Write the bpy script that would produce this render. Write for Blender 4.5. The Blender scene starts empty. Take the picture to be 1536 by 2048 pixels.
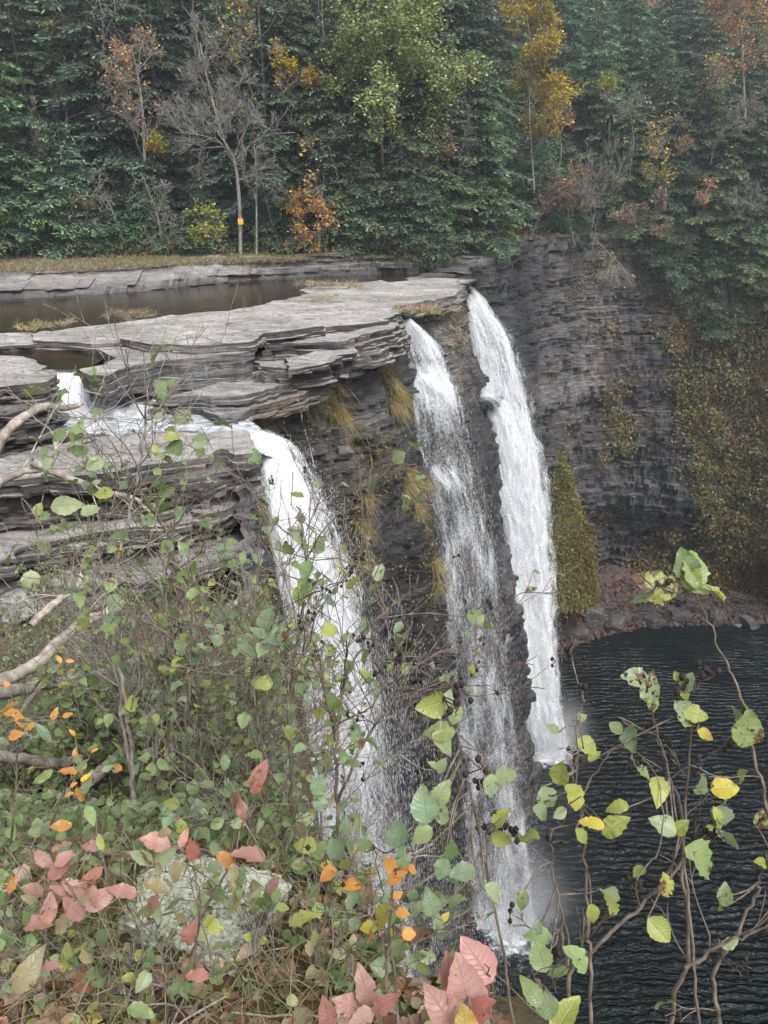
import bpy, math, random
import numpy as np
from mathutils import Vector, Matrix
from mathutils.geometry import delaunay_2d_cdt

rng = np.random.default_rng(7)
random.seed(7)
scene = bpy.context.scene
COL = scene.collection

# ------------------------------------------------------------------ camera
PITCH = math.radians(22.0)
FOV = math.radians(64.0)
FP = 1024 / math.tan(FOV / 2)
cam_d = bpy.data.cameras.new('camera')
cam = bpy.data.objects.new('camera', cam_d)
COL.objects.link(cam)
cam.location = (0, 0, 0)
cam.rotation_euler = (math.pi / 2 - PITCH, 0, 0)
cam_d.sensor_fit = 'VERTICAL'
cam_d.angle = FOV
cam_d.clip_start = 0.05
cam_d.clip_end = 2000
scene.camera = cam
CP, SP = math.cos(PITCH), math.sin(PITCH)


def ray(u, v):
    a = (u - 768) / FP
    b = -(v - 1024) / FP
    return np.array([a, CP + b * SP, -SP + b * CP])


def pz(u, v, z):
    d = ray(u, v)
    return d * (z / d[2])


def py(u, v, y):
    d = ray(u, v)
    return d * (y / d[1])


def pr(u, v, r):
    return ray(u, v) * r


# ------------------------------------------------------------------ noise
def _h(ix, iy, iz, seed):
    n = (ix * 374761393 + iy * 668265263 + iz * 2147483647 + seed * 1274126177) & 0xFFFFFFFF
    n = ((n ^ (n >> 13)) * 1274126177) & 0xFFFFFFFF
    n = ((n ^ (n >> 16)) * 2246822519) & 0xFFFFFFFF
    return ((n ^ (n >> 15)) & 0xFFFFFF) / float(0xFFFFFF)


def vn(x, y=0.0, z=0.0, seed=0):
    x, y, z = np.broadcast_arrays(np.asarray(x, float), np.asarray(y, float), np.asarray(z, float))
    xi, yi, zi = np.floor(x).astype(np.int64), np.floor(y).astype(np.int64), np.floor(z).astype(np.int64)
    fx, fy, fz = x - xi, y - yi, z - zi
    fx, fy, fz = [t * t * (3 - 2 * t) for t in (fx, fy, fz)]
    r = 0
    for dx in (0, 1):
        wx = fx if dx else 1 - fx
        for dy in (0, 1):
            wy = fy if dy else 1 - fy
            for dz in (0, 1):
                wz = fz if dz else 1 - fz
                r = r + wx * wy * wz * _h(xi + dx, yi + dy, zi + dz, seed)
    return r * 2 - 1


def fbm(x, y=0.0, z=0.0, o=4, seed=0, g=0.5):
    a, s, r = 1.0, 0.0, 0.0
    f = 1.0
    for k in range(o):
        r = r + a * vn(np.asarray(x) * f, np.asarray(y) * f, np.asarray(z) * f, seed + k * 17)
        s += a
        a *= g
        f *= 2.03
    return r / s


def sstep(a, b, x):
    t = np.clip((x - a) / (b - a), 0, 1)
    return t * t * (3 - 2 * t)


# ------------------------------------------------------------------ mesh output
def mkmesh(name, V, faces, mat=None, col=None, uv=None, smooth=False, parent=None, origin=None, cols=None):
    """faces: list of int arrays (n,3)/(n,4). col: per-vertex rgb(a). uv: per-vertex uv."""
    V = np.asarray(V, np.float64)
    if origin is not None:
        V = V - np.asarray(origin, float)
    if not isinstance(faces, (list, tuple)):
        faces = [faces]
    faces = [np.asarray(f, np.int32) for f in faces if len(f)]
    me = bpy.data.meshes.new(name)
    me.vertices.add(len(V))
    me.vertices.foreach_set('co', V.astype(np.float32).ravel())
    lv = np.concatenate([f.ravel() for f in faces])
    tot = np.concatenate([np.full(len(f), f.shape[1], np.int32) for f in faces])
    st = np.concatenate([[0], np.cumsum(tot)[:-1]]).astype(np.int32)
    me.loops.add(len(lv))
    me.loops.foreach_set('vertex_index', lv)
    me.polygons.add(len(tot))
    me.polygons.foreach_set('loop_start', st)
    me.polygons.foreach_set('use_smooth', np.full(len(tot), bool(smooth)))
    me.update(calc_edges=True)
    if col is not None:
        c = np.asarray(col, np.float32)
        if c.shape[1] == 3:
            c = np.concatenate([c, np.ones((len(c), 1), np.float32)], 1)
        a = me.color_attributes.new('Col', 'FLOAT_COLOR', 'POINT')
        a.data.foreach_set('color', c.ravel())
    if uv is not None:
        u = me.uv_layers.new(name='UVMap')
        u.data.foreach_set('uv', np.asarray(uv, np.float32)[lv].ravel())
    me.validate()
    if mat:
        me.materials.append(mat)
    o = bpy.data.objects.new(name, me)
    COL.objects.link(o)
    if parent is not None:
        o.parent = parent
    elif origin is not None:
        o.location = tuple(origin)
    return o


def tag(o, label=None, cat=None, group=None, kind=None):
    if label:
        o['label'] = label
    if cat:
        o['category'] = cat
    if group:
        o['group'] = group
    if kind:
        o['kind'] = kind
    return o


def thing(name, label, cat, loc, group=None):
    o = bpy.data.objects.new(name, None)
    COL.objects.link(o)
    o.empty_display_size = 0.2
    o.location = tuple(float(c) for c in loc)
    return tag(o, label, cat, group)


def dup(root, loc, rz=0.0, sc=1.0, label=None, tilt=(0, 0)):
    r = root.copy()
    COL.objects.link(r)
    r.location = tuple(float(c) for c in loc)
    r.rotation_euler = (tilt[0], tilt[1], rz)
    r.scale = (sc, sc, sc) if np.isscalar(sc) else sc
    if label:
        r['label'] = label
    for ch in root.children:
        c = ch.copy()
        COL.objects.link(c)
        c.parent = r
    return r


# ------------------------------------------------------------------ node helper
class NT:
    def __init__(self, name, world=False):
        if world:
            self.m = bpy.data.worlds.new(name)
        else:
            self.m = bpy.data.materials.new(name)
        self.m.use_nodes = True
        self.t = self.m.node_tree
        self.t.nodes.clear()

    def n(self, typ, _in=None, **kw):
        nd = self.t.nodes.new(typ)
        for k, v in kw.items():
            setattr(nd, k, v)
        for k, v in (_in or {}).items():
            self.set(nd, k, v)
        return nd

    def set(self, nd, k, v):
        s = nd.inputs[k]
        if isinstance(v, bpy.types.NodeSocket):
            self.t.links.new(v, s)
        else:
            if hasattr(s, 'default_value'):
                if isinstance(v, (tuple, list)):
                    k = len(s.default_value)
                    v = (tuple(v) + (1.0,) * 4)[:k]
                s.default_value = v

    def math(self, op, a, b=0.0, c=None, clamp=False):
        nd = self.n('ShaderNodeMath', operation=op, use_clamp=clamp)
        self.set(nd, 0, a)
        self.set(nd, 1, b)
        if c is not None:
            self.set(nd, 2, c)
        return nd.outputs[0]

    def mix(self, f, a, b, mode='MIX'):
        nd = self.n('ShaderNodeMix', data_type='RGBA', blend_type=mode)
        self.set(nd, 0, f)
        for i, v in ((6, a), (7, b)):
            if isinstance(v, (tuple, list)) and len(v) == 3:
                v = (*v, 1)
            self.set(nd, i, v)
        return nd.outputs[2]

    def noise(self, vec, scale, detail=4, rough=0.55, dist=0.0, col=False):
        nd = self.n('ShaderNodeTexNoise', {'Vector': vec, 'Scale': scale, 'Detail': detail, 'Roughness': rough, 'Distortion': dist})
        return nd.outputs['Color' if col else 'Fac']

    def vor(self, vec, scale, feature='F1', out='Distance', rnd=1.0):
        nd = self.n('ShaderNodeTexVoronoi', {'Vector': vec, 'Scale': scale, 'Randomness': rnd}, feature=feature)
        return nd.outputs[out]

    def mapr(self, v, a, b, c=0.0, d=1.0, smooth=False):
        nd = self.n('ShaderNodeMapRange', {'Value': v, 'From Min': a, 'From Max': b, 'To Min': c, 'To Max': d}, clamp=True)
        if smooth:
            nd.interpolation_type = 'SMOOTHSTEP'
        return nd.outputs[0]

    def ramp(self, f, stops):
        nd = self.n('ShaderNodeValToRGB', {'Fac': f})
        cr = nd.color_ramp
        while len(cr.elements) < len(stops):
            cr.elements.new(0.5)
        for e, (p, c) in zip(cr.elements, stops):
            e.position = p
            e.color = (*c, 1) if len(c) == 3 else c
        return nd.outputs[0]

    def geo(self):
        return self.n('ShaderNodeNewGeometry')

    def pos(self, sc=(1, 1, 1), obj=False):
        if obj:
            v = self.n('ShaderNodeTexCoord').outputs['Object']
        else:
            v = self.geo().outputs['Position']
        if sc == (1, 1, 1):
            return v
        return self.n('ShaderNodeVectorMath', {0: v, 1: sc}, operation='MULTIPLY').outputs[0]

    def attr(self, name='Col', out='Color'):
        return self.n('ShaderNodeAttribute', attribute_name=name).outputs[out]

    def sep(self, c):
        nd = self.n('ShaderNodeSeparateColor', {0: c})
        return nd.outputs[0], nd.outputs[1], nd.outputs[2]

    def bump(self, h, strength=0.5, dist=0.02, normal=None):
        d = {'Height': h, 'Strength': strength, 'Distance': dist}
        if normal:
            d['Normal'] = normal
        return self.n('ShaderNodeBump', d).outputs[0]

    def bsdf(self, col, rough=0.8, normal=None, spec=0.3, **kw):
        d = {'Base Color': col if not isinstance(col, tuple) else (*col, 1), 'Roughness': rough, 'Specular IOR Level': spec}
        if normal:
            d['Normal'] = normal
        d.update(kw)
        return self.n('ShaderNodeBsdfPrincipled', d).outputs[0]

    def out(self, s):
        o = self.n('ShaderNodeOutputMaterial' if isinstance(self.m, bpy.types.Material) else 'ShaderNodeOutputWorld')
        self.t.links.new(s, o.inputs['Surface'])
        return self.m


# ------------------------------------------------------------------ materials
def rock_material():
    """Col.r = wet/dark amount, Col.g = moss amount, Col.b = tint warm"""
    t = NT('stratified_rock')
    r, g, b = t.sep(t.attr())
    tp = t.attr(out='Alpha')
    p = t.pos()
    ps = t.pos((0.5, 0.5, 5.0))
    n1 = t.noise(ps, 1.3, 6, 0.62)
    n2 = t.noise(p, 5.0, 6, 0.7)
    n3 = t.noise(p, 0.45, 3, 0.5)
    dark = t.ramp(n1, [(0.28, (0.035, 0.035, 0.036)), (0.45, (0.11, 0.106, 0.104)), (0.60, (0.20, 0.193, 0.185)), (0.78, (0.33, 0.315, 0.295))])
    dark = t.mix(t.mapr(n2, 0.42, 0.66, 0, 0.55), dark, (0.05, 0.048, 0.045))
    lam = t.noise(t.pos((0.55, 0.55, 15.0)), 1.0, 5, 0.7)
    dark = t.mix(t.mapr(lam, 0.54, 0.60, 0, 0.75), dark, (0.022, 0.022, 0.023))
    dark = t.mix(t.mapr(lam, 0.36, 0.44, 0.5, 0), dark, (0.27, 0.26, 0.25))
    big = t.noise(t.pos((1, 1, 0.7)), 0.16, 4, 0.6)
    bm = t.n('ShaderNodeCombineColor', {0: t.mapr(big, 0.36, 0.64, 0.45, 1.55), 1: t.mapr(big, 0.36, 0.64, 0.46, 1.56), 2: t.mapr(big, 0.36, 0.64, 0.49, 1.60)}).outputs[0]
    dark = t.mix(1.0, dark, bm, 'MULTIPLY')
    stain = t.noise(t.pos((1.6, 1.6, 0.16)), 1.0, 5, 0.65)
    dark = t.mix(t.mapr(stain, 0.54, 0.64, 0, 0.4), dark, (0.03, 0.03, 0.032))
    warm = t.mix(1.0, dark, (1.25, 0.95, 0.68), 'MULTIPLY')
    dark = t.mix(t.math('MULTIPLY', t.mapr(n3, 0.45, 0.6), b), dark, warm)
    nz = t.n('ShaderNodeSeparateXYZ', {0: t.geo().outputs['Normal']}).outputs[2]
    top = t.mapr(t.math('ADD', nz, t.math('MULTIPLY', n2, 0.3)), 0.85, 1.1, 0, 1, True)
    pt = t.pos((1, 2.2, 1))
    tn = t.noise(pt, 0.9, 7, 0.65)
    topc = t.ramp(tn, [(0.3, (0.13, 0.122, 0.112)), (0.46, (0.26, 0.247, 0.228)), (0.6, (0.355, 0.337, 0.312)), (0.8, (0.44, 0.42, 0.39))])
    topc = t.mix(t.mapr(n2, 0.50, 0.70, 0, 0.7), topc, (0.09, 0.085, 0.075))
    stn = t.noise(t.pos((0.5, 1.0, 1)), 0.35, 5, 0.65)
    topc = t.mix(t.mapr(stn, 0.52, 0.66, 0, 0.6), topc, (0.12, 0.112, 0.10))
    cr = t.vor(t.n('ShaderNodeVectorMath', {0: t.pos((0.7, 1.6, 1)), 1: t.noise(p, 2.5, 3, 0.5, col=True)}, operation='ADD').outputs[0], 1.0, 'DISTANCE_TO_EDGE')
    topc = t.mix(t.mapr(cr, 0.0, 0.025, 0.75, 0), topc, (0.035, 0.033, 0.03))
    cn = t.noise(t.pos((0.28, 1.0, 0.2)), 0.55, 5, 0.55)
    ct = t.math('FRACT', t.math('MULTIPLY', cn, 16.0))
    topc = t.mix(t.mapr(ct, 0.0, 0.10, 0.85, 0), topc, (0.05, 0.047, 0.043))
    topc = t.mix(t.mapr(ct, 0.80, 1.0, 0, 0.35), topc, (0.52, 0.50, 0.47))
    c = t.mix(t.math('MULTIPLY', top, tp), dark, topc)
    # wet
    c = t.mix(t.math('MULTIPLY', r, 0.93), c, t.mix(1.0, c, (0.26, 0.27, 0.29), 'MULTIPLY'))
    # moss / algae / low weeds
    mn = t.noise(p, 2.1, 7, 0.7)
    mm = t.mapr(t.math('ADD', mn, t.math('SUBTRACT', g, 0.5)), 0.5, 0.62, 0, 1)
    mm = t.math('MULTIPLY', mm, t.mapr(g, 0.02, 0.15))
    mc = t.ramp(t.noise(p, 3.3, 5, 0.7), [(0.3, (0.022, 0.026, 0.010)), (0.48, (0.085, 0.075, 0.025)), (0.6, (0.15, 0.115, 0.04)), (0.75, (0.12, 0.13, 0.04))])
    c = t.mix(mm, c, mc)
    h = t.math('ADD', t.math('ADD', t.math('MULTIPLY', n1, 0.7), t.math('MULTIPLY', t.noise(p, 9, 6, 0.7), 0.5)), t.math('MULTIPLY', lam, -0.8))
    nrm = t.bump(h, 1.0, 0.12)
    rough = t.math('SUBTRACT', 0.9, t.math('MULTIPLY', r, 0.5))
    return t.out(t.bsdf(c, rough, nrm, 0.35))


def simple(name, col, rough=0.8, nscale=0, namp=0.3, bump=0.0, spec=0.3, dist=0.01):
    t = NT(name)
    c = (*col, 1)
    nrm = None
    if nscale:
        n = t.noise(t.pos(obj=True), nscale, 5, 0.6)
        c = t.mix(t.mapr(n, 0.3, 0.7), tuple(k * (1 - namp) for k in col), tuple(min(1, k * (1 + namp)) for k in col))
        if bump:
            nrm = t.bump(n, bump, dist)
    return t.out(t.bsdf(c, rough, nrm, spec))


def bark_material(name, a, b, scale=30, vert=0.15, bump=0.6, dist=0.004, obj=True):
    t = NT(name)
    p = t.pos((1, 1, vert), obj=obj)
    n = t.noise(p, scale, 6, 0.65)
    n2 = t.noise(t.pos(obj=obj), scale * 0.25, 4, 0.6)
    c = t.mix(t.mapr(n, 0.35, 0.65), a, b)
    c = t.mix(t.mapr(n2, 0.48, 0.66, 0, 0.75), c, tuple(x * 0.4 for x in a))
    return t.out(t.bsdf(c, 0.85, t.bump(n, bump, dist), 0.25))


def foliage_material(name, trans=0.25, rough=0.6, haze=0.0):
    """far foliage: vertex colour, object-random variation"""
    t = NT(name)
    c = t.attr()
    rnd = t.n('ShaderNodeObjectInfo').outputs['Random']
    hsv = t.n('ShaderNodeHueSaturation', {'Hue': t.mapr(rnd, 0, 1, 0.485, 0.52), 'Saturation': t.mapr(rnd, 0, 1, 0.8, 1.1), 'Value': t.mapr(t.math('FRACT', t.math('MULTIPLY', rnd, 7.3)), 0, 1, 0.72, 1.3), 'Color': c}).outputs[0]
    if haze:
        hsv = t.mix(haze, hsv, (0.24, 0.29, 0.24))  # distance haze mixed straight into the foliage colour
    d = t.bsdf(hsv, rough, None, 0.3)
    tr = t.n('ShaderNodeBsdfTranslucent', {'Color': hsv}).outputs[0]
    return t.out(t.n('ShaderNodeMixShader', {0: trans, 1: d, 2: tr}).outputs[0])


def leaf_material():
    """near leaf: UV across -1..1 (stored 0..1) , along 0..1 ; Col rgb base, alpha = damage"""
    t = NT('broad_leaf')
    at = t.n('ShaderNodeAttribute', attribute_name='Col')
    c = at.outputs['Color']
    al = at.outputs['Alpha']
    uv = t.n('ShaderNodeSeparateXYZ', {0: t.n('ShaderNodeUVMap', uv_map='UVMap').outputs[0]})
    a = t.math('ABSOLUTE', t.math('SUBTRACT', uv.outputs[0], 0.5))
    a = t.math('MULTIPLY', a, 2.0)
    v = uv.outputs[1]
    lat = t.math('FRACT', t.math('MULTIPLY', t.math('SUBTRACT', v, t.math('MULTIPLY', a, 0.22)), 9.0))
    lat = t.math('ABSOLUTE', t.math('SUBTRACT', lat, 0.5))
    lv = t.mapr(lat, 0.0, 0.12, 1, 0)
    mid = t.mapr(a, 0.0, 0.07, 1, 0)
    vein = t.math('MAXIMUM', t.math('MULTIPLY', lv, 0.55), mid)
    p = t.pos()
    n = t.noise(p, 55, 5, 0.65)
    n2 = t.noise(p, 14, 4, 0.6)
    c1 = t.mix(t.mapr(n, 0.35, 0.7, 0.0, 0.45), c, t.mix(1.0, c, (0.55, 0.6, 0.45), 'MULTIPLY'))
    c1 = t.mix(t.mapr(n2, 0.5, 0.68, 0, 0.45), c1, t.mix(1.0, c, (1.5, 1.2, 0.7), 'MULTIPLY'))
    # brown blotches with damage
    bl = t.mapr(t.math('ADD', t.noise(p, 40, 4, 0.7), t.math('MULTIPLY', al, 0.16)), 0.68, 0.72)
    c1 = t.mix(bl, c1, (0.10, 0.045, 0.02))
    c1 = t.mix(t.math('MULTIPLY', lat, 0.3), c1, t.mix(1.0, c1, (0.72, 0.78, 0.7), 'MULTIPLY'))
    c1 = t.mix(t.math('MULTIPLY', vein, 0.42), c1, t.mix(0.5, c1, (0.38, 0.40, 0.25)))
    back = t.geo().outputs['Backfacing']
    c2 = t.mix(t.math('MULTIPLY', back, 0.5), c1, t.mix(0.45, c1, (0.30, 0.36, 0.27)))
    nrm = t.bump(t.math('SUBTRACT', t.math('MULTIPLY', n, 0.4), vein), 0.55, 0.0018)
    d = t.bsdf(c2, 0.42, nrm, 0.5)
    tr = t.n('ShaderNodeBsdfTranslucent', {'Color': t.mix(1.0, c1, (1.3, 1.35, 0.7), 'MULTIPLY')}).outputs[0]
    s = t.n('ShaderNodeMixShader', {0: 0.3, 1: d, 2: tr}).outputs[0]
    # insect holes where damage is high
    hole = t.math('MULTIPLY', t.mapr(t.noise(p, 130, 2, 0.5), 0.60, 0.63), t.mapr(al, 0.55, 0.8))
    s = t.n('ShaderNodeMixShader', {0: hole, 1: s, 2: t.n('ShaderNodeBsdfTransparent').outputs[0]}).outputs[0]
    return t.out(s)


def falls_material(name='falling_water', fx=11.0, fy=0.9, hard=3.2, bright=(0.69, 0.72, 0.76)):
    """Col.r density ; UV in metres (x across, y down)"""
    t = NT(name)
    r, g, b = t.sep(t.attr())
    uv = t.n('ShaderNodeUVMap', uv_map='UVMap').outputs[0]
    warp = t.n('ShaderNodeVectorMath', {0: t.noise(uv, 0.9, 2, 0.5, col=True), 1: (0.5, 0.5, 0)}, operation='MULTIPLY').outputs[0]
    uvw = t.n('ShaderNodeVectorMath', {0: uv, 1: warp}, operation='ADD').outputs[0]
    s1 = t.n('ShaderNodeVectorMath', {0: uvw, 1: (fx, fy, 1)}, operation='MULTIPLY').outputs[0]
    s2 = t.n('ShaderNodeVectorMath', {0: uvw, 1: (fx * 0.14, fy * 0.35, 1)}, operation='MULTIPLY').outputs[0]
    s3 = t.n('ShaderNodeVectorMath', {0: uv, 1: (34.0, 7.0, 1)}, operation='MULTIPLY').outputs[0]
    n1 = t.noise(s1, 1.0, 5, 0.7)
    n2 = t.noise(s2, 1.0, 3, 0.5)
    n3 = t.noise(s3, 1.0, 2, 0.6)
    n = t.math('ADD', t.math('ADD', t.math('MULTIPLY', n1, 0.38), t.math('MULTIPLY', n2, 0.32)), t.math('MULTIPLY', n3, 0.30))
    # alpha = (n - (1-density)) * hard
    thr = t.mapr(r, 0, 1, 0.72, 0.26)
    a = t.math('MULTIPLY', t.math('SUBTRACT', n, thr), hard, clamp=True)
    a = t.math('MULTIPLY', a, g, clamp=True)
    a = t.math('MULTIPLY', a, t.mapr(r, 0.0, 0.06))
    nn = t.bump(n, 0.25, 0.12)
    up = t.n('ShaderNodeVectorMath', {0: t.n('ShaderNodeVectorMath', {0: nn, 1: (0.55, 0.55, 0.55)}, operation='MULTIPLY').outputs[0], 1: (0.1, -0.35, 1.0)}, operation='ADD').outputs[0]
    up = t.n('ShaderNodeVectorMath', {0: up}, operation='NORMALIZE').outputs[0]
    d = t.n('ShaderNodeBsdfDiffuse', {'Color': (*bright, 1), 'Normal': up}).outputs[0]
    tr = t.n('ShaderNodeBsdfTranslucent', {'Color': (*bright, 1), 'Normal': up}).outputs[0]
    w = t.n('ShaderNodeMixShader', {0: 0.12, 1: d, 2: tr}).outputs[0]
    s = t.n('ShaderNodeMixShader', {0: a, 1: t.n('ShaderNodeBsdfTransparent').outputs[0], 2: w}).outputs[0]
    return t.out(s)


def river_material(name, base, flow=(1, 1, 1), foam=True, scale=1.0, bdist=0.05, bstr=0.5, rough=0.06, pool=False):
    """dark water with foam by Col.r"""
    t = NT(name)
    r, g, b = t.sep(t.attr())
    p = t.pos(flow)
    if pool:
        warp = t.n('ShaderNodeVectorMath', {0: t.noise(t.pos(), 0.22, 3, 0.5, col=True), 1: (2.0, 2.0, 0)}, operation='MULTIPLY').outputs[0]
        pw = t.n('ShaderNodeVectorMath', {0: p, 1: warp}, operation='ADD').outputs[0]
        h1 = t.noise(pw, 0.9, 3, 0.5)
        w = t.n('ShaderNodeTexWave', {'Vector': t.n('ShaderNodeVectorMath', {0: pw, 1: (0.55, 1.0, 1)}, operation='MULTIPLY').outputs[0], 'Scale': 0.62, 'Distortion': 7.0, 'Detail': 3, 'Detail Scale': 2.0, 'Detail Roughness': 0.6}, bands_direction='Y').outputs['Fac']
        w2 = t.noise(t.pos((1.1, 2.4, 1)), 3.4, 5, 0.6)
        h = t.math('ADD', t.math('ADD', t.math('MULTIPLY', h1, 0.4), t.math('MULTIPLY', t.math('POWER', w, 1.8), 0.5)), t.math('MULTIPLY', w2, 0.22))
        pt = t.noise(t.pos(), 0.13, 3, 0.55)
        h = t.math('MULTIPLY', h, t.math('MULTIPLY', t.mapr(g, 0, 1, 0.12, 1.0), t.mapr(pt, 0.35, 0.65, 0.45, 1.25)))
    else:
        h = t.noise(p, 2.2 * scale, 5, 0.6)
    nrm = t.bump(h, bstr, bdist)
    wt = t.bsdf((*base, 1), rough, nrm, 0.5, IOR=1.33)
    fn = t.noise(t.pos((1, 1, 1)) if pool else p, 3.0 * scale, 7, 0.75, 0.6)
    fa = t.math('MULTIPLY', t.math('SUBTRACT', fn, t.mapr(r, 0, 1, 0.82, 0.22)), 4.5, clamp=True)
    fa = t.math('MULTIPLY', fa, t.mapr(r, 0.0, 0.05))
    fc = t.mix(t.mapr(t.noise(p, 1.7 * scale, 6, 0.7, 0.8), 0.36, 0.6), (0.30, 0.33, 0.35), (0.76, 0.79, 0.82))
    fd = t.bsdf(fc, 0.6, t.bump(fn, 1.0, 0.2), 0.3)
    return t.out(t.n('ShaderNodeMixShader', {0: fa, 1: wt, 2: fd}).outputs[0])


def spray_material(name, alpha=0.7, col=(0.9, 0.92, 0.95)):
    t = NT(name)
    d = t.n('ShaderNodeBsdfDiffuse', {'Color': (*col, 1)}).outputs[0]
    tr = t.n('ShaderNodeBsdfTranslucent', {'Color': (*col, 1)}).outputs[0]
    w = t.n('ShaderNodeMixShader', {0: 0.5, 1: d, 2: tr}).outputs[0]
    if alpha < 1:
        w = t.n('ShaderNodeMixShader', {0: alpha, 1: t.n('ShaderNodeBsdfTransparent').outputs[0], 2: w}).outputs[0]
    return t.out(w)


def mist_material():
    t = NT('drifting_mist')
    r, g, b = t.sep(t.attr())
    n = t.noise(t.pos((1, 1, 0.6)), 0.5, 4, 0.55)
    a = t.math('MULTIPLY', r, t.mapr(n, 0.2, 0.75, 0.35, 1.0), clamp=True)
    d = t.n('ShaderNodeBsdfDiffuse', {'Color': (0.85, 0.88, 0.92, 1)}).outputs[0]
    tr = t.n('ShaderNodeBsdfTranslucent', {'Color': (0.85, 0.88, 0.92, 1)}).outputs[0]
    w = t.n('ShaderNodeMixShader', {0: 0.5, 1: d, 2: tr}).outputs[0]
    return t.out(t.n('ShaderNodeMixShader', {0: a, 1: t.n('ShaderNodeBsdfTransparent').outputs[0], 2: w}).outputs[0])


def soil_material():
    t = NT('forest_soil')
    p = t.pos()
    n = t.noise(p, 1.6, 6, 0.65)
    n2 = t.noise(p, 18, 6, 0.7)
    c = t.ramp(n, [(0.3, (0.035, 0.026, 0.018)), (0.48, (0.075, 0.055, 0.034)), (0.62, (0.055, 0.055, 0.026)), (0.75, (0.12, 0.085, 0.05))])
    c = t.mix(t.mapr(n2, 0.45, 0.7, 0, 0.6), c, (0.13, 0.075, 0.04))
    return t.out(t.bsdf(c, 0.95, t.bump(n2, 0.8, 0.03), 0.2))


def lichen_material():
    t = NT('lichen_crusted_stone')
    p = t.pos()
    n = t.noise(p, 5, 6, 0.7)
    n2 = t.noise(p, 48, 5, 0.75)
    v = t.vor(p, 90, 'F1')
    stone = t.ramp(n2, [(0.3, (0.05, 0.047, 0.042)), (0.7, (0.17, 0.16, 0.14))])
    li = t.ramp(t.math('ADD', n2, t.math('MULTIPLY', v, 0.25)), [(0.40, (0.07, 0.08, 0.05)), (0.50, (0.36, 0.39, 0.27)), (0.62, (0.62, 0.64, 0.52))])
    m = t.mapr(t.math('ADD', t.math('MULTIPLY', n, 0.8), t.math('MULTIPLY', t.noise(p, 21, 5, 0.7), 0.6)), 0.56, 0.64)
    c = t.mix(m, stone, li)
    mo = t.mapr(t.noise(p, 3.1, 5, 0.6), 0.60, 0.66, 0, 0.9)
    c = t.mix(mo, c, t.mix(n2, (0.06, 0.075, 0.015), (0.19, 0.20, 0.05)))
    h = t.math('ADD', n2, t.math('MULTIPLY', v, -0.5))
    return t.out(t.bsdf(c, 0.95, t.bump(h, 1.0, 0.03), 0.15))


M = {}
M['rock'] = rock_material()
M['soil'] = soil_material()
M['lichen'] = lichen_material()
M['leaf'] = leaf_material()
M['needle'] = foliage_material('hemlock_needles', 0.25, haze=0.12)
M['farleaf'] = foliage_material('autumn_leaves', 0.35)
M['bark_dark'] = bark_material('dark_bark', (0.055, 0.045, 0.038), (0.11, 0.095, 0.08), 12, 0.2, 0.6, 0.02)
M['bark_pale'] = bark_material('pale_grey_bark', (0.13, 0.12, 0.105), (0.27, 0.255, 0.23), 9, 0.4, 0.5, 0.02)
M['twig'] = bark_material('brown_twig_bark', (0.085, 0.062, 0.045), (0.20, 0.165, 0.13), 90, 0.2, 0.5, 0.002, obj=False)
M['twig_grey'] = bark_material('grey_twig_bark', (0.14, 0.12, 0.10), (0.30, 0.27, 0.23), 90, 0.2, 0.5, 0.002, obj=False)
M['driftwood'] = bark_material('bleached_dead_wood', (0.20, 0.165, 0.135), (0.42, 0.37, 0.32), 22, 0.5, 1.0, 0.012, obj=False)
M['cone'] = simple('dark_alder_cones', (0.022, 0.016, 0.013), 0.8, 200, 0.5)
M['falls'] = falls_material('falling_water', 9.0, 0.6, 3.4)
M['veil'] = falls_material('fine_falling_spray', 20.0, 2.2, 4.5)
M['spray'] = spray_material('water_droplets', 0.6)
M['mist'] = mist_material()
M['pool'] = river_material('plunge_pool_water', (0.006, 0.010, 0.011), pool=True, bdist=0.42, bstr=1.0, rough=0.03)
M['river'] = river_material('brown_river_water', (0.024, 0.017, 0.009), flow=(0.5, 1.6, 1), bdist=0.03, bstr=0.5)
M['white'] = river_material('tumbling_white_water', (0.05, 0.045, 0.04), flow=(0.9, 1.8, 1), scale=1.3, bdist=0.08, bstr=0.8)


# ------------------------------------------------------------------ geometry helpers
def tubes(polys, k=5):
    """polys: list of (pts(n,3), radii(n)); returns V,F (quads)"""
    Vs, Fs = [], []
    off = 0
    ang = np.arange(k) * 2 * math.pi / k
    ca, sa = np.cos(ang), np.sin(ang)
    for pts, rad in polys:
        pts = np.asarray(pts, float)
        n = len(pts)
        if n < 2:
            continue
        rad = np.broadcast_to(np.asarray(rad, float), (n,))
        d = np.gradient(pts, axis=0)
        d /= np.linalg.norm(d, axis=1)[:, None] + 1e-9
        ref = np.array([0, 0, 1.0]) if abs(d[0, 2]) < 0.8 else np.array([1.0, 0, 0])
        a = np.cross(d, ref)
        a /= np.linalg.norm(a, axis=1)[:, None] + 1e-9
        b = np.cross(d, a)
        ring = pts[:, None, :] + rad[:, None, None] * (ca[None, :, None] * a[:, None, :] + sa[None, :, None] * b[:, None, :])
        Vs.append(ring.reshape(-1, 3))
        i = np.arange(n - 1)[:, None] * k
        j = np.arange(k)[None, :]
        j2 = (j + 1) % k
        q = np.stack([i + j, i + j2, i + k + j2, i + k + j], -1).reshape(-1, 4) + off
        Fs.append(q)
        off += n * k
    return np.concatenate(Vs), np.concatenate(Fs)


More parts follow.
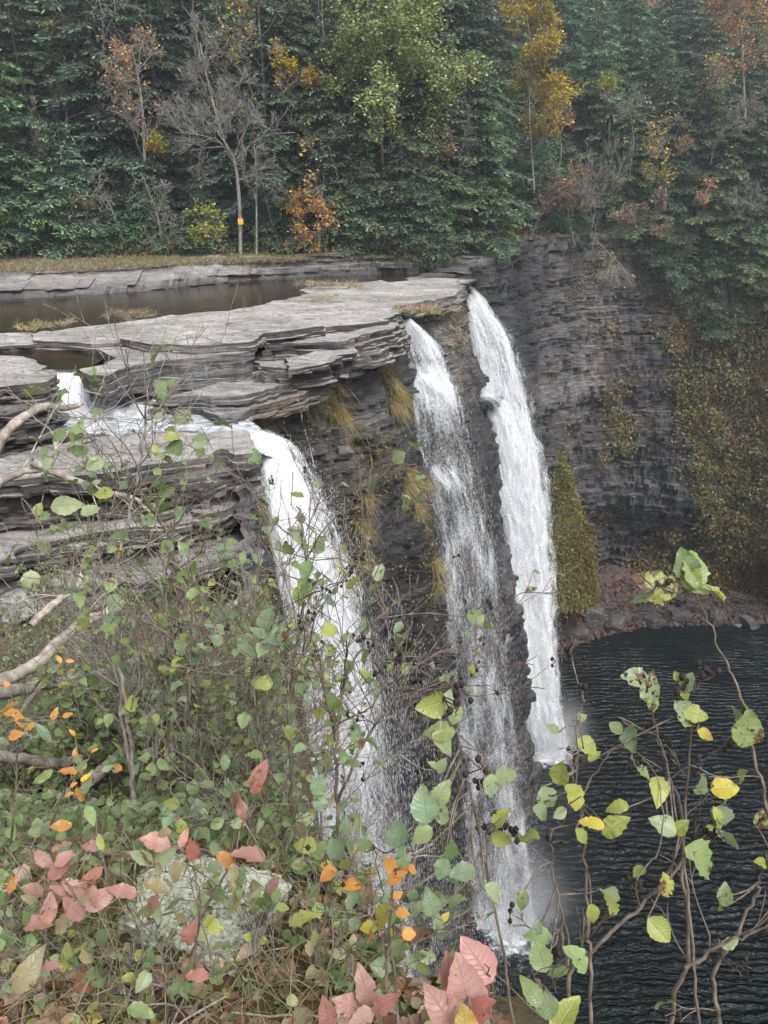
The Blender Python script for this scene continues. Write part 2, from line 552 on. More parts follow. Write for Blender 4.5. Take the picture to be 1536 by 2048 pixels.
def smooth_path(pts, n):
    pts = np.asarray(pts, float)
    m = len(pts)
    if m < 3:
        t = np.linspace(0, 1, n)[:, None]
        return pts[0] * (1 - t) + pts[-1] * t
    P = np.concatenate([[2 * pts[0] - pts[1]], pts, [2 * pts[-1] - pts[-2]]])
    t = np.linspace(0, m - 1 - 1e-6, n)
    i = t.astype(int)
    f = (t - i)[:, None]
    p0, p1, p2, p3 = P[i], P[i + 1], P[i + 2], P[i + 3]
    return 0.5 * ((2 * p1) + (-p0 + p2) * f + (2 * p0 - 5 * p1 + 4 * p2 - p3) * f ** 2 + (-p0 + 3 * p1 - 3 * p2 + p3) * f ** 3)


def unit(v):
    v = np.asarray(v, float)
    return v / (np.linalg.norm(v, axis=-1, keepdims=True) + 1e-9)


def leaf_mesh(P, D, N, L, W, fold=0.25, curl=0.25, serr=0.05, R=None, nst=9):
    """P base (n,3), D direction, N normal, L length, W half-width; returns V,F,UV, idx per vert"""
    R = R or rng
    n = len(P)
    D = unit(D)
    S = unit(np.cross(D, N))
    N = np.cross(S, D)
    t = np.linspace(0, 1, nst)
    prof = np.sin(np.pi * np.clip(t, 0, 1) ** 0.82) ** 0.85
    prof[0] = 0.03
    prof[-1] = 0.0
    jag = np.ones(nst)
    jag[1::2] += serr
    jag[2::2] -= serr
    prof = prof * jag
    fold = np.broadcast_to(fold, (n,)) * R.uniform(0.3, 1.6, n)
    curl = np.broadcast_to(curl, (n,)) * R.uniform(-0.4, 1.8, n)
    wav = R.uniform(-0.075, 0.075, (n, nst))
    V = np.zeros((n, nst, 3, 3))
    x = t[None, :] * L[:, None]
    zc = -curl[:, None] * (t[None, :] ** 2) * L[:, None]
    for j, sgn in enumerate((-1, 0, 1)):
        w = sgn * prof[None, :] * W[:, None]
        z = zc + abs(sgn) * (fold[:, None] * np.abs(w) + sgn * wav * L[:, None] * (prof[None, :] > 0.1))
        V[:, :, j, :] = P[:, None, :] + D[:, None, :] * x[..., None] + S[:, None, :] * w[..., None] + N[:, None, :] * z[..., None]
    UV = np.zeros((n, nst, 3, 2))
    UV[..., 0] = np.array([0, 0.5, 1.0])[None, None, :]
    UV[..., 1] = t[None, :, None]
    base = (np.arange(n) * nst * 3)[:, None, None]
    a = (np.arange(nst - 1) * 3)[None, :, None]
    b = np.arange(2)[None, None, :]
    q = base + a + b
    F = np.stack([q, q + 1, q + 4, q + 3], -1).reshape(-1, 4)
    return V.reshape(-1, 3), F, UV.reshape(-1, 2), np.repeat(np.arange(n), nst * 3)


def diamonds(P, D, N, L, W, col):
    """cheap far leaves / sprays: one rhombus each"""
    D = unit(D)
    S = unit(np.cross(D, N))
    n = len(P)
    L = np.broadcast_to(L, (n,))[:, None]
    W = np.broadcast_to(W, (n,))[:, None]
    V = np.stack([P, P + D * L * 0.45 + S * W, P + D * L, P + D * L * 0.45 - S * W], 1).reshape(-1, 3)
    F = np.arange(n * 4).reshape(-1, 4)
    C = np.repeat(col, 4, axis=0)
    return V, F, C


def rvec(n, R=None):
    R = R or rng
    return unit(R.normal(size=(n, 3)))
# ------------------------------------------------------------------ light and world
scene.render.engine = 'CYCLES'
scene.cycles.use_denoising = True
scene.cycles.max_bounces = 6
scene.cycles.diffuse_bounces = 3
scene.cycles.glossy_bounces = 3
scene.cycles.transmission_bounces = 3
scene.cycles.transparent_max_bounces = 28
scene.cycles.caustics_reflective = False
scene.cycles.caustics_refractive = False
scene.cycles.sample_clamp_indirect = 4
scene.view_settings.view_transform = 'Standard'
scene.view_settings.look = 'None'
scene.view_settings.exposure = 0
scene.view_settings.gamma = 1

SUN_EL, SUN_AZ = math.radians(52), math.radians(150)   # azimuth from +Y towards +X: behind the viewer, to the right
wt = NT('World', world=True)
scene.world = wt.m
sky = wt.n('ShaderNodeTexSky', sky_type='NISHITA')
sky.sun_disc = False
sky.sun_elevation = SUN_EL
sky.sun_rotation = SUN_AZ
sky.air_density = 1.2
sky.dust_density = 3.0
hs = wt.n('ShaderNodeHueSaturation', {'Saturation': 0.3, 'Value': 2.45, 'Color': sky.outputs[0]})
bg = wt.n('ShaderNodeBackground', {'Color': hs.outputs[0], 'Strength': 0.15})
wt.out(bg.outputs[0])
ld = bpy.data.lights.new('sun', 'SUN')
ld.energy = 2.6
ld.angle = math.radians(22)
ld.color = (1.0, 0.97, 0.93)
lo = bpy.data.objects.new('sun', ld)
COL.objects.link(lo)
sd = Vector((math.cos(SUN_EL) * math.sin(SUN_AZ), math.cos(SUN_EL) * math.cos(SUN_AZ), math.sin(SUN_EL)))
lo.rotation_euler = sd.to_track_quat('Z', 'Y').to_euler()
lo.location = (0, 0, 30)

ZP = -38.3       # plunge pool
ZR = -5.3        # river above the falls
ZB = -6.6        # basin below the chute

# ------------------------------------------------------------------ gorge outline and terrain
G = np.array([(0, 1.15), (-.3, 2), (-.6, 4), (-1.1, 8), (-1.9, 14), (-3.2, 19.5), (-3.3, 21), (-4.7, 23), (-4.4, 25.5), (-2.3, 27.5),
              (-.6, 31), (.3, 36.5), (2.6, 42), (4.3, 49), (5.5, 52), (7.5, 57), (11, 64), (16, 69.5), (25, 72.5), (34, 72), (44, 69),
              (60, 60), (78, 40), (80, 15), (60, -8), (40, -12), (16, -8), (8, -2), (3, .3), (1, .9)], float)


def sd_poly(x, y, P):
    """signed distance, negative inside"""
    x = np.asarray(x, float)
    y = np.asarray(y, float)
    d = np.full(x.shape, 1e9)
    ins = np.zeros(x.shape, bool)
    n = len(P)
    for i in range(n):
        ax, ay = P[i]
        bx, by = P[(i + 1) % n]
        ex, ey = bx - ax, by - ay
        t = np.clip(((x - ax) * ex + (y - ay) * ey) / (ex * ex + ey * ey), 0, 1)
        d = np.minimum(d, np.hypot(x - ax - t * ex, y - ay - t * ey))
        c = ((ay > y) != (by > y)) & (x < (bx - ax) * (y - ay) / (by - ay + 1e-12) + ax)
        ins ^= c
    return np.where(ins, -d, d)


def bank_z(x, y):
    """the bank the viewer stands on, falling away towards the ledges"""
    yy = np.asarray(y, float)
    prof = np.interp(yy, [-8, 0, 1.5, 2.0, 4, 8, 14, 17, 19], [-0.6, -1.42, -1.56, -1.9, -3.7, -6.4, -8.9, -9.6, -10.5])
    return prof + 0.35 * np.clip(-x - 4, 0, 20) * 0.25 + 0.16 * fbm(x * 0.5, yy * 0.5, 3.3, 4, 5) * np.clip(yy, 0.3, 4)


def edge_y(x):
    return np.interp(x, [-60, -20, -5, 3, 6, 10, 16, 25, 34, 44, 60], [48, 51, 52.5, 53.0, 56.5, 63.0, 70.5, 74, 73.5, 71, 63])


def hill_z(x, y):
    e = edge_y(x)
    d = np.clip(y - e, 0, None)
    return -4.7 + 0.1 * np.clip(d, 0, 2) + 0.55 * np.clip(d - 2, 0, 70) + 0.5 * fbm(x * .12, y * .12, 1.0, 3, 8) * sstep(1, 6, d)


def terrain_z(x, y):
    g = sd_poly(x, y, G)
    out = np.where(y > edge_y(x), hill_z(x, y), -8.3)
    m = sstep(15, 19, y)
    out = np.where(y < 19, bank_z(x, y) * (1 - m) + m * -8.3, out)
    # beyond the gorge on the right the hill also rises
    far = (x > 30) & (y <= edge_y(np.minimum(x, 60)))
    out = np.where(far, -4.5 + 0.3 * np.clip(g, 0, 60), out)
    k = np.where(y > 50, sstep(2.6, 4.2, g), sstep(0.35, 1.25, g))
    return -41.0 * (1 - k) + out * k


def grid_mesh(name, xs, ys, zf, mat, colf=None, mask=None, **kw):
    X, Y = np.meshgrid(xs, ys)
    Z = zf(X, Y)
    V = np.stack([X, Y, Z], -1).reshape(-1, 3)
    nx, ny = len(xs), len(ys)
    i = np.arange(ny - 1)[:, None] * nx + np.arange(nx - 1)[None, :]
    F = np.stack([i, i + 1, i + nx + 1, i + nx], -1).reshape(-1, 4)
    if mask is not None:
        mk = mask(X, Y).reshape(-1)
        F = F[mk[F].all(1)]
    C = colf(V) if colf else None
    return mkmesh(name, V, F, mat, C, **kw)


xs = np.unique(np.concatenate([np.arange(-160, -30, 4.0), np.arange(-30, 60, 0.8), np.arange(60, 200, 4.0)]))
ys = np.unique(np.concatenate([np.arange(-60, -4, 4.0), np.arange(-4, 80, 0.8), np.arange(80, 220, 4.0)]))
NEAR = lambda X, Y: (X > -12.2) & (X < 0.6) & (Y > -1.2) & (Y < 20.2)
tg = grid_mesh('ground', xs, ys, lambda X, Y: terrain_z(X, Y) - np.where(NEAR(X, Y), 0.8, 0.0), M['soil'], smooth=True)
tag(tg, kind='structure')
nb = grid_mesh('bank_ground', np.arange(-13, 0.61, 0.08), np.arange(-2, 20.5, 0.08),
               lambda X, Y: np.where(sd_poly(X, Y, G) > -0.05, bank_z(X, Y) + 0.05 * fbm(X * 3, Y * 3, 0, 3, 4), bank_z(X, Y) - 6 * np.clip(-sd_poly(X, Y, G) - .05, 0, 0.6)),
               M['soil'], mask=lambda X, Y: sd_poly(X, Y, G) > -0.35, smooth=True)
tag(nb, kind='structure')


# ------------------------------------------------------------------ stratified cliffs
def cliff(name, stations, ds=0.2, sh=(0.14, 0.42), a_big=0.5, a_str=0.13, a_blk=0.16, bl=(0.5, 2.2), seed=0, colf=None, cap=3.5, zmin=-39.5, tilt=0.0, side=1, band=0.35, rough=0.12, topf=0.3, caps=None):
    R = np.random.default_rng(seed + 100)
    zt = np.array([s[0][2] for s in stations])
    zs = [zt.max() + 0.01]
    while zs[-1] > zmin:
        zs.append(zs[-1] - R.uniform(*sh) * (0.5 if R.random() < 0.3 else 1) * (1.8 if R.random() < 0.08 else 1))
    zs = np.array(zs)
    ns = len(zs) - 1
    # station profiles
    base = np.array([[s[0][0], s[0][1]] for s in stations])
    sl = np.concatenate([[0], np.cumsum(np.hypot(*np.diff(base, axis=0).T))])
    L = sl[-1]
    m = int(L / ds) + 1
    S = np.linspace(0, L, m)
    rows_z = np.stack([zs[:-1], zs[1:]], 1).reshape(-1)          # 2 rows per stratum
    prof = np.zeros((len(stations), len(rows_z), 2))
    for i, s in enumerate(stations):
        s = np.array(s, float)
        o = np.argsort(s[:, 2])
        prof[i, :, 0] = np.interp(rows_z, s[o, 2], s[o, 0])
        prof[i, :, 1] = np.interp(rows_z, s[o, 2], s[o, 1])
    P = np.zeros((len(rows_z), m, 2))
    for r in range(len(rows_z)):
        for c in (0, 1):
            P[r, :, c] = np.interp(S, sl, prof[:, r, c])
    # smooth along s a little
    kk = max(1, int(0.8 / ds))
    ker = np.ones(2 * kk + 1) / (2 * kk + 1)
    Pp = np.pad(P, ((0, 0), (kk, kk), (0, 0)), mode='edge')
    P = np.stack([np.apply_along_axis(lambda q: np.convolve(q, ker, 'valid'), 1, Pp[..., c]) for c in (0, 1)], -1)
    T = np.gradient(P, axis=1)
    T = unit(T)
    Nn = np.stack([T[..., 1], -T[..., 0]], -1) * side
    ztop = np.interp(S, sl, zt)
    off = np.zeros((len(rows_z), m))
    walk, led = 0.0, 0.0
    for k in range(ns):
        z = 0.5 * (zs[k] + zs[k + 1])
        if R.random() < 0.16:
            led = R.uniform(-1, 1) * a_str * 2.6
        walk = walk * 0.75 + R.normal(0, a_str * 0.55)
        bw = R.uniform(*bl)
        fx = 0.5 * vn(S * 0.8, k * 3.1, 0, seed + 3)
        u = S / bw + R.uniform(0, 9) + fx
        cell = np.floor(u).astype(np.int64)
        # joints shared by several beds: blocks that stand proud or have dropped out
        u2 = S / 1.7 + fx * 0.4 + 0.25 * np.floor(k / 5)
        c2 = np.floor(u2).astype(np.int64)
        h2 = _h(c2, np.full(m, k // 5), np.full(m, 2), seed + 15)
        blk = _h(cell, np.full(m, k), np.zeros(m, np.int64), seed + 5) - 0.5
        act = vn(S * 0.25, z * 0.5, 3.0, seed + 16) > -0.25
        blk = np.where(act, blk * 2 * a_blk, blk * 0.5 * a_blk)
        b2 = np.where(h2 > 0.85, a_blk * 1.0, np.where(h2 < 0.15, -a_blk * 1.5, 0.0))
        fr = np.abs(u - np.floor(u) - 0.5) * 2
        crack = -0.08 * (fr > 1 - 0.5 * ds / bw * 2)
        big = fbm(S * 0.13, z * 0.16, 2.0, 4, seed + 1) * a_big * 1.6 + fbm(S * 0.5, z * 0.5, 5.0, 3, seed + 2) * a_big * 0.6
        bnd = vn(0.0, z * 0.55, S * 0.06, seed + 9) * band
        lm = sstep(-0.15, 0.15, vn(S * 0.12, np.floor(z * 0.6), 1.0, seed + 18))
        o = big + bnd + walk + led * lm + blk + b2 + crack + rough * fbm(S * 1.6, z * 1.9, 8.0, 3, seed + 8) + rough * 0.6 * vn(S * 5.0, k * 7.7, 0, seed + 10)
        off[2 * k] = o
        off[2 * k + 1] = o - R.uniform(0.0, 0.05) + 0.03 * fbm(S * 3, k * 2.0, 0, 2, seed + 7)
    XY = P + Nn * off[..., None]
    Z = np.repeat(rows_z[:, None], m, 1) + 0.16 * fbm(S * 0.25, 0, 0, 3, seed + 12)[None, :] + tilt * (S[None, :])
    Z = Z + 0.035 * vn(S[None, :] * 2.2, rows_z[:, None] * 3.0, 0, seed + 13)
    Z = np.minimum(Z, ztop[None, :])
    X, Y = XY[..., 0], XY[..., 1]
    # rows above the local top collapse on the first row at the top
    above = rows_z[:, None] > ztop[None, :]
    first = np.argmax(~above, axis=0)
    ar = np.arange(m)
    for r in range(len(rows_z)):
        mm = above[r]
        if not mm.any():
            break
        X[r, mm] = X[first[mm], ar[mm]]
        Y[r, mm] = Y[first[mm], ar[mm]]
    rowsX, rowsY, rowsZ = [X], [Y], [Z]
    ins = []
    for d0 in np.arange(0.25, cap, 0.35):
        d = d0 * (np.interp(S, caps[0], caps[1]) if caps else 1.0)
        ins.append((X[0] - Nn[0, :, 0] * d, Y[0] - Nn[0, :, 1] * d, ztop + 0.05 * np.floor(2.5 * fbm(S * 0.6, d0 * 0.8, 0, 3, seed + 21)) + 0.02 * d0))
    if ins:
        a = [np.array([i[j] for i in ins])[::-1] for j in range(3)]
        X = np.concatenate([a[0], X])
        Y = np.concatenate([a[1], Y])
        Z = np.concatenate([a[2], Z])
    V = np.stack([X, Y, Z], -1)
    n, mm = V.shape[:2]
    i = np.arange(n - 1)[:, None] * mm + np.arange(mm - 1)[None, :]
    F = np.stack([i, i + 1, i + mm + 1, i + mm], -1).reshape(-1, 4)
    if side > 0:
        F = F[:, ::-1]
    Vf = V.reshape(-1, 3)
    C = colf(Vf) if colf else np.tile([0.2, 0.2, 0.3], (len(Vf), 1))
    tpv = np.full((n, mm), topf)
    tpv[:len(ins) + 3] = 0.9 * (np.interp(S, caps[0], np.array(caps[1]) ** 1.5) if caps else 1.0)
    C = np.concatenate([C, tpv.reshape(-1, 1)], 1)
    o = mkmesh(name, Vf, F, M['rock'], C)
    return o, V, Nn


def seg_d(V, pts):
    """distance from points to a 3d polyline"""
    d = np.full(len(V), 1e9)
    pts = np.asarray(pts, float)
    for a, b in zip(pts[:-1], pts[1:]):
        e = b - a
        t = np.clip(((V - a) @ e) / (e @ e), 0, 1)
        d = np.minimum(d, np.linalg.norm(V - a - t[:, None] * e, axis=1))
    return d


# falls traced once in the photograph; each row sits at its real distance y
FALL_L = [(862, 500, 545, 21.9, 1.0), (885, 505, 585, 21.4, 1.0), (930, 520, 608, 21.1, 1.0), (985, 530, 640, 20.9, 1.0), (1060, 545, 668, 20.6, .97), (1150, 560, 710, 20.4, .88), (1300, 580, 765, 20.1, .78), (1500, 596, 815, 19.8, .70),
          (1700, 612, 850, 19.5, .64), (1900, 640, 885, 19.3, .60), (2150, 670, 925, 19.1, .58), (2420, 700, 980, 18.9, .56)]
FALL_M = [(618, 787, 800, 36.8, 1.0), (640, 795, 822, 36.5, 1.0), (680, 806, 868, 36.2, .86), (720, 815, 890, 35.9, .58), (752, 820, 900, 35.6, .76), (775, 824, 910, 35.3, .82), (830, 832, 922, 35.0, .60), (900, 842, 938, 34.7, .54), (935, 850, 948, 34.5, .60),
          (980, 858, 958, 34.3, .56), (1100, 872, 985, 34.1, .54), (1300, 890, 1012, 33.9, .55), (1500, 912, 1035, 33.7, .56), (1700, 930, 1052, 33.5, .58), (1880, 950, 1075, 33.3, .78)]
FALL_R = [(556, 893, 925, 50.6, .8), (580, 925, 948, 50.2, .95), (610, 930, 972, 49.9, .9), (650, 932, 1005, 49.7, .82), (700, 940, 1028, 49.5, .76), (755, 945, 1045, 49.3, .74), (800, 955, 1056, 49.1, .8), (850, 972, 1066, 49.0, .86), (900, 978, 1078, 48.9, .88),
          (960, 985, 1086, 48.9, .86), (1050, 1000, 1096, 48.8, .86), (1150, 1012, 1103, 48.8, .88), (1300, 1030, 1108, 48.8, .92), (1400, 1040, 1114, 48.8, .95), (1460, 1050, 1122, 48.8, .97), (1502, 1062, 1130, 48.8, .85)]


def axis_pts(rows):
    return np.array([py((a[1] + a[2]) / 2, a[0], a[3]) for a in rows])


AX_L, AX_M, AX_R = axis_pts(FALL_L), axis_pts(FALL_M), axis_pts(FALL_R)


def main_col(V):
    x, y, z = V.T
    wet = 0.42 + 0.55 * sstep(-7, -13, z) + 0.3 * fbm(x * .3, y * .3, z * .3, 3, 31)
    for ax in (AX_L, AX_M, AX_R):
        wet = np.maximum(wet, 1 - sstep(1.6, 4.0, seg_d(V, ax)))
    moss = 0.18 + 0.32 * fbm(x * .25, y * .25, z * .2, 4, 33)
    moss += 0.12 * sstep(-6.2, -8, z) * (1 - sstep(-13, -18, z)) * sstep(24, 29, y) * (1 - sstep(37, 40, y))
    moss *= 1 - 0.75 * sstep(3.0, 1.4, np.minimum(seg_d(V, AX_R), seg_d(V, AX_M)))
    moss = np.clip(moss, 0, 1)
    warm = 0.4 + 0.5 * fbm(x * .2, y * .2, z * .2, 2, 35)
    return np.stack([np.clip(wet, 0, 1), moss, np.clip(warm, 0, 1)], 1)


def behind(ax, z, dx, dy):
    o = np.argsort(ax[:, 2])
    return (np.interp(z, ax[o, 2], ax[o, 0]) + dx, np.interp(z, ax[o, 2], ax[o, 1]) + dy, z)


st_main = [
    [(-2.4, 16, -9.4), (-2.0, 16, -39.5)],
    [(-3.3, 19.6, -7.6), (-3.0, 19.6, -10), (-1.8, 19.6, -39.5)],
    [(-3.6, 21.0, -6.95), (-3.4, 21.0, -10), behind(AX_L, -15, -1.7, .5), behind(AX_L, -25, -1.7, .5), behind(AX_L, -39.5, -1.7, .5)],
    [(-4.9, 22.9, -6.75), (-4.4, 23, -9), (-3.2, 23, -15), (-2, 23, -25), (0, 23, -39.5)],
    [(-4.6, 25.6, -6.62), (-3.9, 25.4, -8), (-3.2, 25.2, -15), (-1.8, 25, -25), (1, 25, -39.5)],
    [(-2.6, 27.6, -6.5), (-2.3, 27.2, -9), (-1.0, 27, -15), (0.4, 27, -25), (3, 27, -39.5)],
    [(-.9, 31, -6.0), (-.4, 30.6, -8), (1.0, 30.5, -13), (2.0, 30.5, -20), (4.6, 30.5, -39.5)],
    [(.2, 36.6, -5.5), (.5, 36.6, -7), behind(AX_M, -9, -1.2, .5), behind(AX_M, -14, -1.5, .5), behind(AX_M, -20, -1.6, .5), behind(AX_M, -30, -1.6, .5), behind(AX_M, -38, -1.4, .5), behind(AX_M, -39.5, -1.4, .5)],
    [(2.6, 41.5, -5.3), (3.2, 41.5, -8), (5.2, 41.5, -13.4), (6.6, 41.5, -20), (8.1, 41.5, -28), (9.3, 41.5, -35), (10.4, 41.5, -39.5)],
    [(4.0, 48.0, -5.35), behind(AX_R, -8, -1.6, .4), behind(AX_R, -12, -1.5, .4), behind(AX_R, -20, -1.8, .4), behind(AX_R, -30, -1.9, .4), behind(AX_R, -37, -1.6, .4), behind(AX_R, -39.5, -1.4, .4)],
    [(5.2, 52.0, -5.3), (7.0, 52.5, -12), (9.0, 52.5, -20), (11, 53, -30), (13, 53, -39.5)],
]
o, V_MAIN, N_MAIN = cliff('falls_cliff', st_main, ds=0.13, sh=(0.12, 0.38), a_big=0.5, a_str=0.10, a_blk=0.2, bl=(0.3, 1.5), seed=3, rough=0.2, topf=.28, colf=main_col, cap=3.2, caps=([0, 6.0, 8.0], [.1, .12, 1.0]))
tag(o, kind='structure')


def far_col(V):
    x, y, z = V.T
    wet = 0.42 + 0.75 * fbm(x * .12, y * .12, z * .15, 4, 41) + 0.55 * (1 - sstep(11, 16, x)) + 0.35 * sstep(-26, -33, z)
    wet *= 1 - 0.85 * np.exp(-((x - 21) / 6.5) ** 2 - ((z + 11) / 7.0) ** 2)
    moss = 0.05 + 0.42 * fbm(x * .2, y * .2, z * .12, 4, 43) + 0.5 * sstep(27, 34, x + 0.25 * (z + 20)) + 0.15 * sstep(-26, -36, z)
    return np.stack([np.clip(wet, 0, 1), np.clip(moss, 0, 1), np.clip(0.3 + fbm(x * .1, y * .1, z * .1, 2, 45), 0, 1)], 1)


st_far = [
    [(4.9, 51.2, -5.2), (6.8, 51.8, -12), (9.0, 52, -20), (13, 53, -39.5)],
    [(6.6, 54.5, -4.6), (8.0, 54.5, -12), (9.5, 54.5, -20), (12.5, 55, -39.5)],
    [(9.0, 59.5, -4.0), (10.0, 59.0, -20), (12.5, 58.5, -39.5)],
    [(11.5, 64.5, -3.9), (12.5, 64.0, -20), (14.5, 63, -39.5)],
    [(16, 69.3, -3.9), (16.6, 69, -20), (17.3, 69, -32), (17.6, 70.0, -39.5)],
    [(21, 71.5, -4.1), (21.2, 71.3, -15), (21.5, 71.3, -28), (21.8, 74, -31), (22, 74, -34), (22, 74, -39.5)],
    [(26, 72.3, -4.3), (26, 72, -15), (25.8, 71.4, -28), (25.5, 73.5, -33), (25.2, 73.5, -39.5)],
    [(32, 72.0, -4.3), (31.6, 70.5, -15), (31, 70, -28), (30.6, 73, -39.5)],
    [(38, 70.5, -4.3), (37, 67.5, -15), (36, 68, -28), (35.5, 71, -39.5)],
    [(46, 67, -4.3), (44, 62.5, -15), (42.5, 61, -28), (42, 63, -39.5)],
    [(60, 59, -4.3), (57, 55, -20), (55, 54, -39.5)],
    [(77, 40, -4.3), (74, 38, -20), (72, 37, -39.5)],
]
o, V_FAR, N_FAR = cliff('gorge_cliff', st_far, ds=0.2, sh=(0.12, 0.62), a_big=0.75, a_str=0.17, a_blk=0.26, bl=(0.4, 2.2), seed=11, rough=0.4, topf=.16, colf=far_col, cap=3.0)
tag(o, kind='structure')

st_near = [[(60, -9.0, -3.0), (58, -6, -39.5)], [(16, -8.6, -2.0), (16, -6, -39.5)], [(3.2, -0.6, -2.1), (3.6, 1.0, -39.5)], [(1.0, 0.6, -1.9), (1.5, 1.2, -39.5)], [(-.1, 1.4, -2.0), (.6, 2, -39.5)], [(-.8, 4, -4.6), (.0, 4, -39.5)],
           [(-1.3, 8, -7.2), (-.6, 8, -39.5)], [(-2.1, 13, -9.3), (-1.4, 14, -39.5)], [(-2.5, 16.3, -9.6), (-2.1, 16.3, -39.5)]]
o, _, _ = cliff('bank_cliff', st_near, ds=0.6, sh=(0.3, 0.8), a_big=0.15, a_str=0.1, a_blk=0.1, seed=19, cap=0.4, side=1)
tag(o, kind='structure')

# ------------------------------------------------------------------ ledges descending towards the viewer on the left
def near_col(V):
    x, y, z = V.T
    wet = 0.35 + 0.4 * fbm(x * .4, y * .4, z * .8, 3, 51) + 0.2 * sstep(-9, -11, z)
    moss = 0.1 + 0.3 * fbm(x * .5, y * .5, z * .5, 3, 53)
    return np.stack([np.clip(wet, 0, 1), np.clip(moss, 0, 1), np.full(len(x), 0.5)], 1)


st_ledge = [[(-24, 24, -6.0), (-24, 20, -8.6), (-24, 16, -11)], [(-13, 21.0, -6.7), (-13, 19.0, -8.6), (-13, 16.5, -11)], [(-9, 20.1, -6.75), (-9, 18.2, -8.8), (-8.6, 15.8, -11.2)], [(-6, 20.0, -6.75), (-6, 18.6, -8.8), (-5.8, 16.6, -11.2)],
            [(-4.4, 20.2, -6.8), (-4.2, 19.3, -9), (-3.9, 18.3, -11.2)], [(-3.45, 20.5, -6.8), (-3.2, 19.8, -9), (-2.9, 19.0, -11.2)]]
o, V_LEDGE, _ = cliff('ledge_cliff', st_ledge, ds=0.1, sh=(0.10, 0.34), a_big=0.25, a_str=0.32, a_blk=0.22, bl=(0.6, 3.2), seed=27, topf=.9, colf=near_col, cap=3.5, zmin=-11.2, side=1, band=0.25)
tag(o, kind='structure')
# far river bank, two low stepped walls of rock
st_fb = [[(-60, 43, -4.4), (-60, 38, -5.8)], [(-18.8, 45.2, -4.35), (-18.6, 41.6, -4.9), (-18.4, 39.6, -5.7)], [(-13.6, 47.6, -4.3), (-13.4, 44.0, -4.9), (-13.3, 42.2, -5.7)], [(-9, 50.0, -4.2), (-8.9, 48.2, -4.8), (-8.8, 46.8, -5.7)],
         [(-5, 51.6, -4.1), (-5, 50.8, -4.8), (-5, 49.8, -5.7)], [(-1.5, 52.0, -4.0), (-1.5, 51.2, -5.7)], [(0.2, 53.2, -4.3), (0.2, 52.8, -5.7)], [(3, 53.6, -4.4), (3, 53.3, -5.7)], [(6.5, 54.5, -4.5), (6.5, 54, -5.7)]]


def bank_col(V):
    x, y, z = V.T
    return np.stack([np.clip(0.2 + 0.75 * sstep(-4.75, -5.2, z), 0, 1), np.clip(0.25 + .4 * fbm(x * .4, y * .4, z, 3, 57) + 0.35 * sstep(-4.6, -4.3, z), 0, 1), np.full(len(x), 0.5)], 1)


o, _, _ = cliff('river_bank', st_fb, ds=0.15, sh=(0.12, 0.3), a_big=0.3, a_str=0.35, a_blk=0.25, bl=(0.8, 3.5), seed=61, topf=.8, colf=bank_col, cap=8.5, zmin=-5.75, side=1, band=0.2)
tag(o, kind='structure')

# ------------------------------------------------------------------ rock slabs
SLAB_COL = (0.15, 0.12, 0.4)


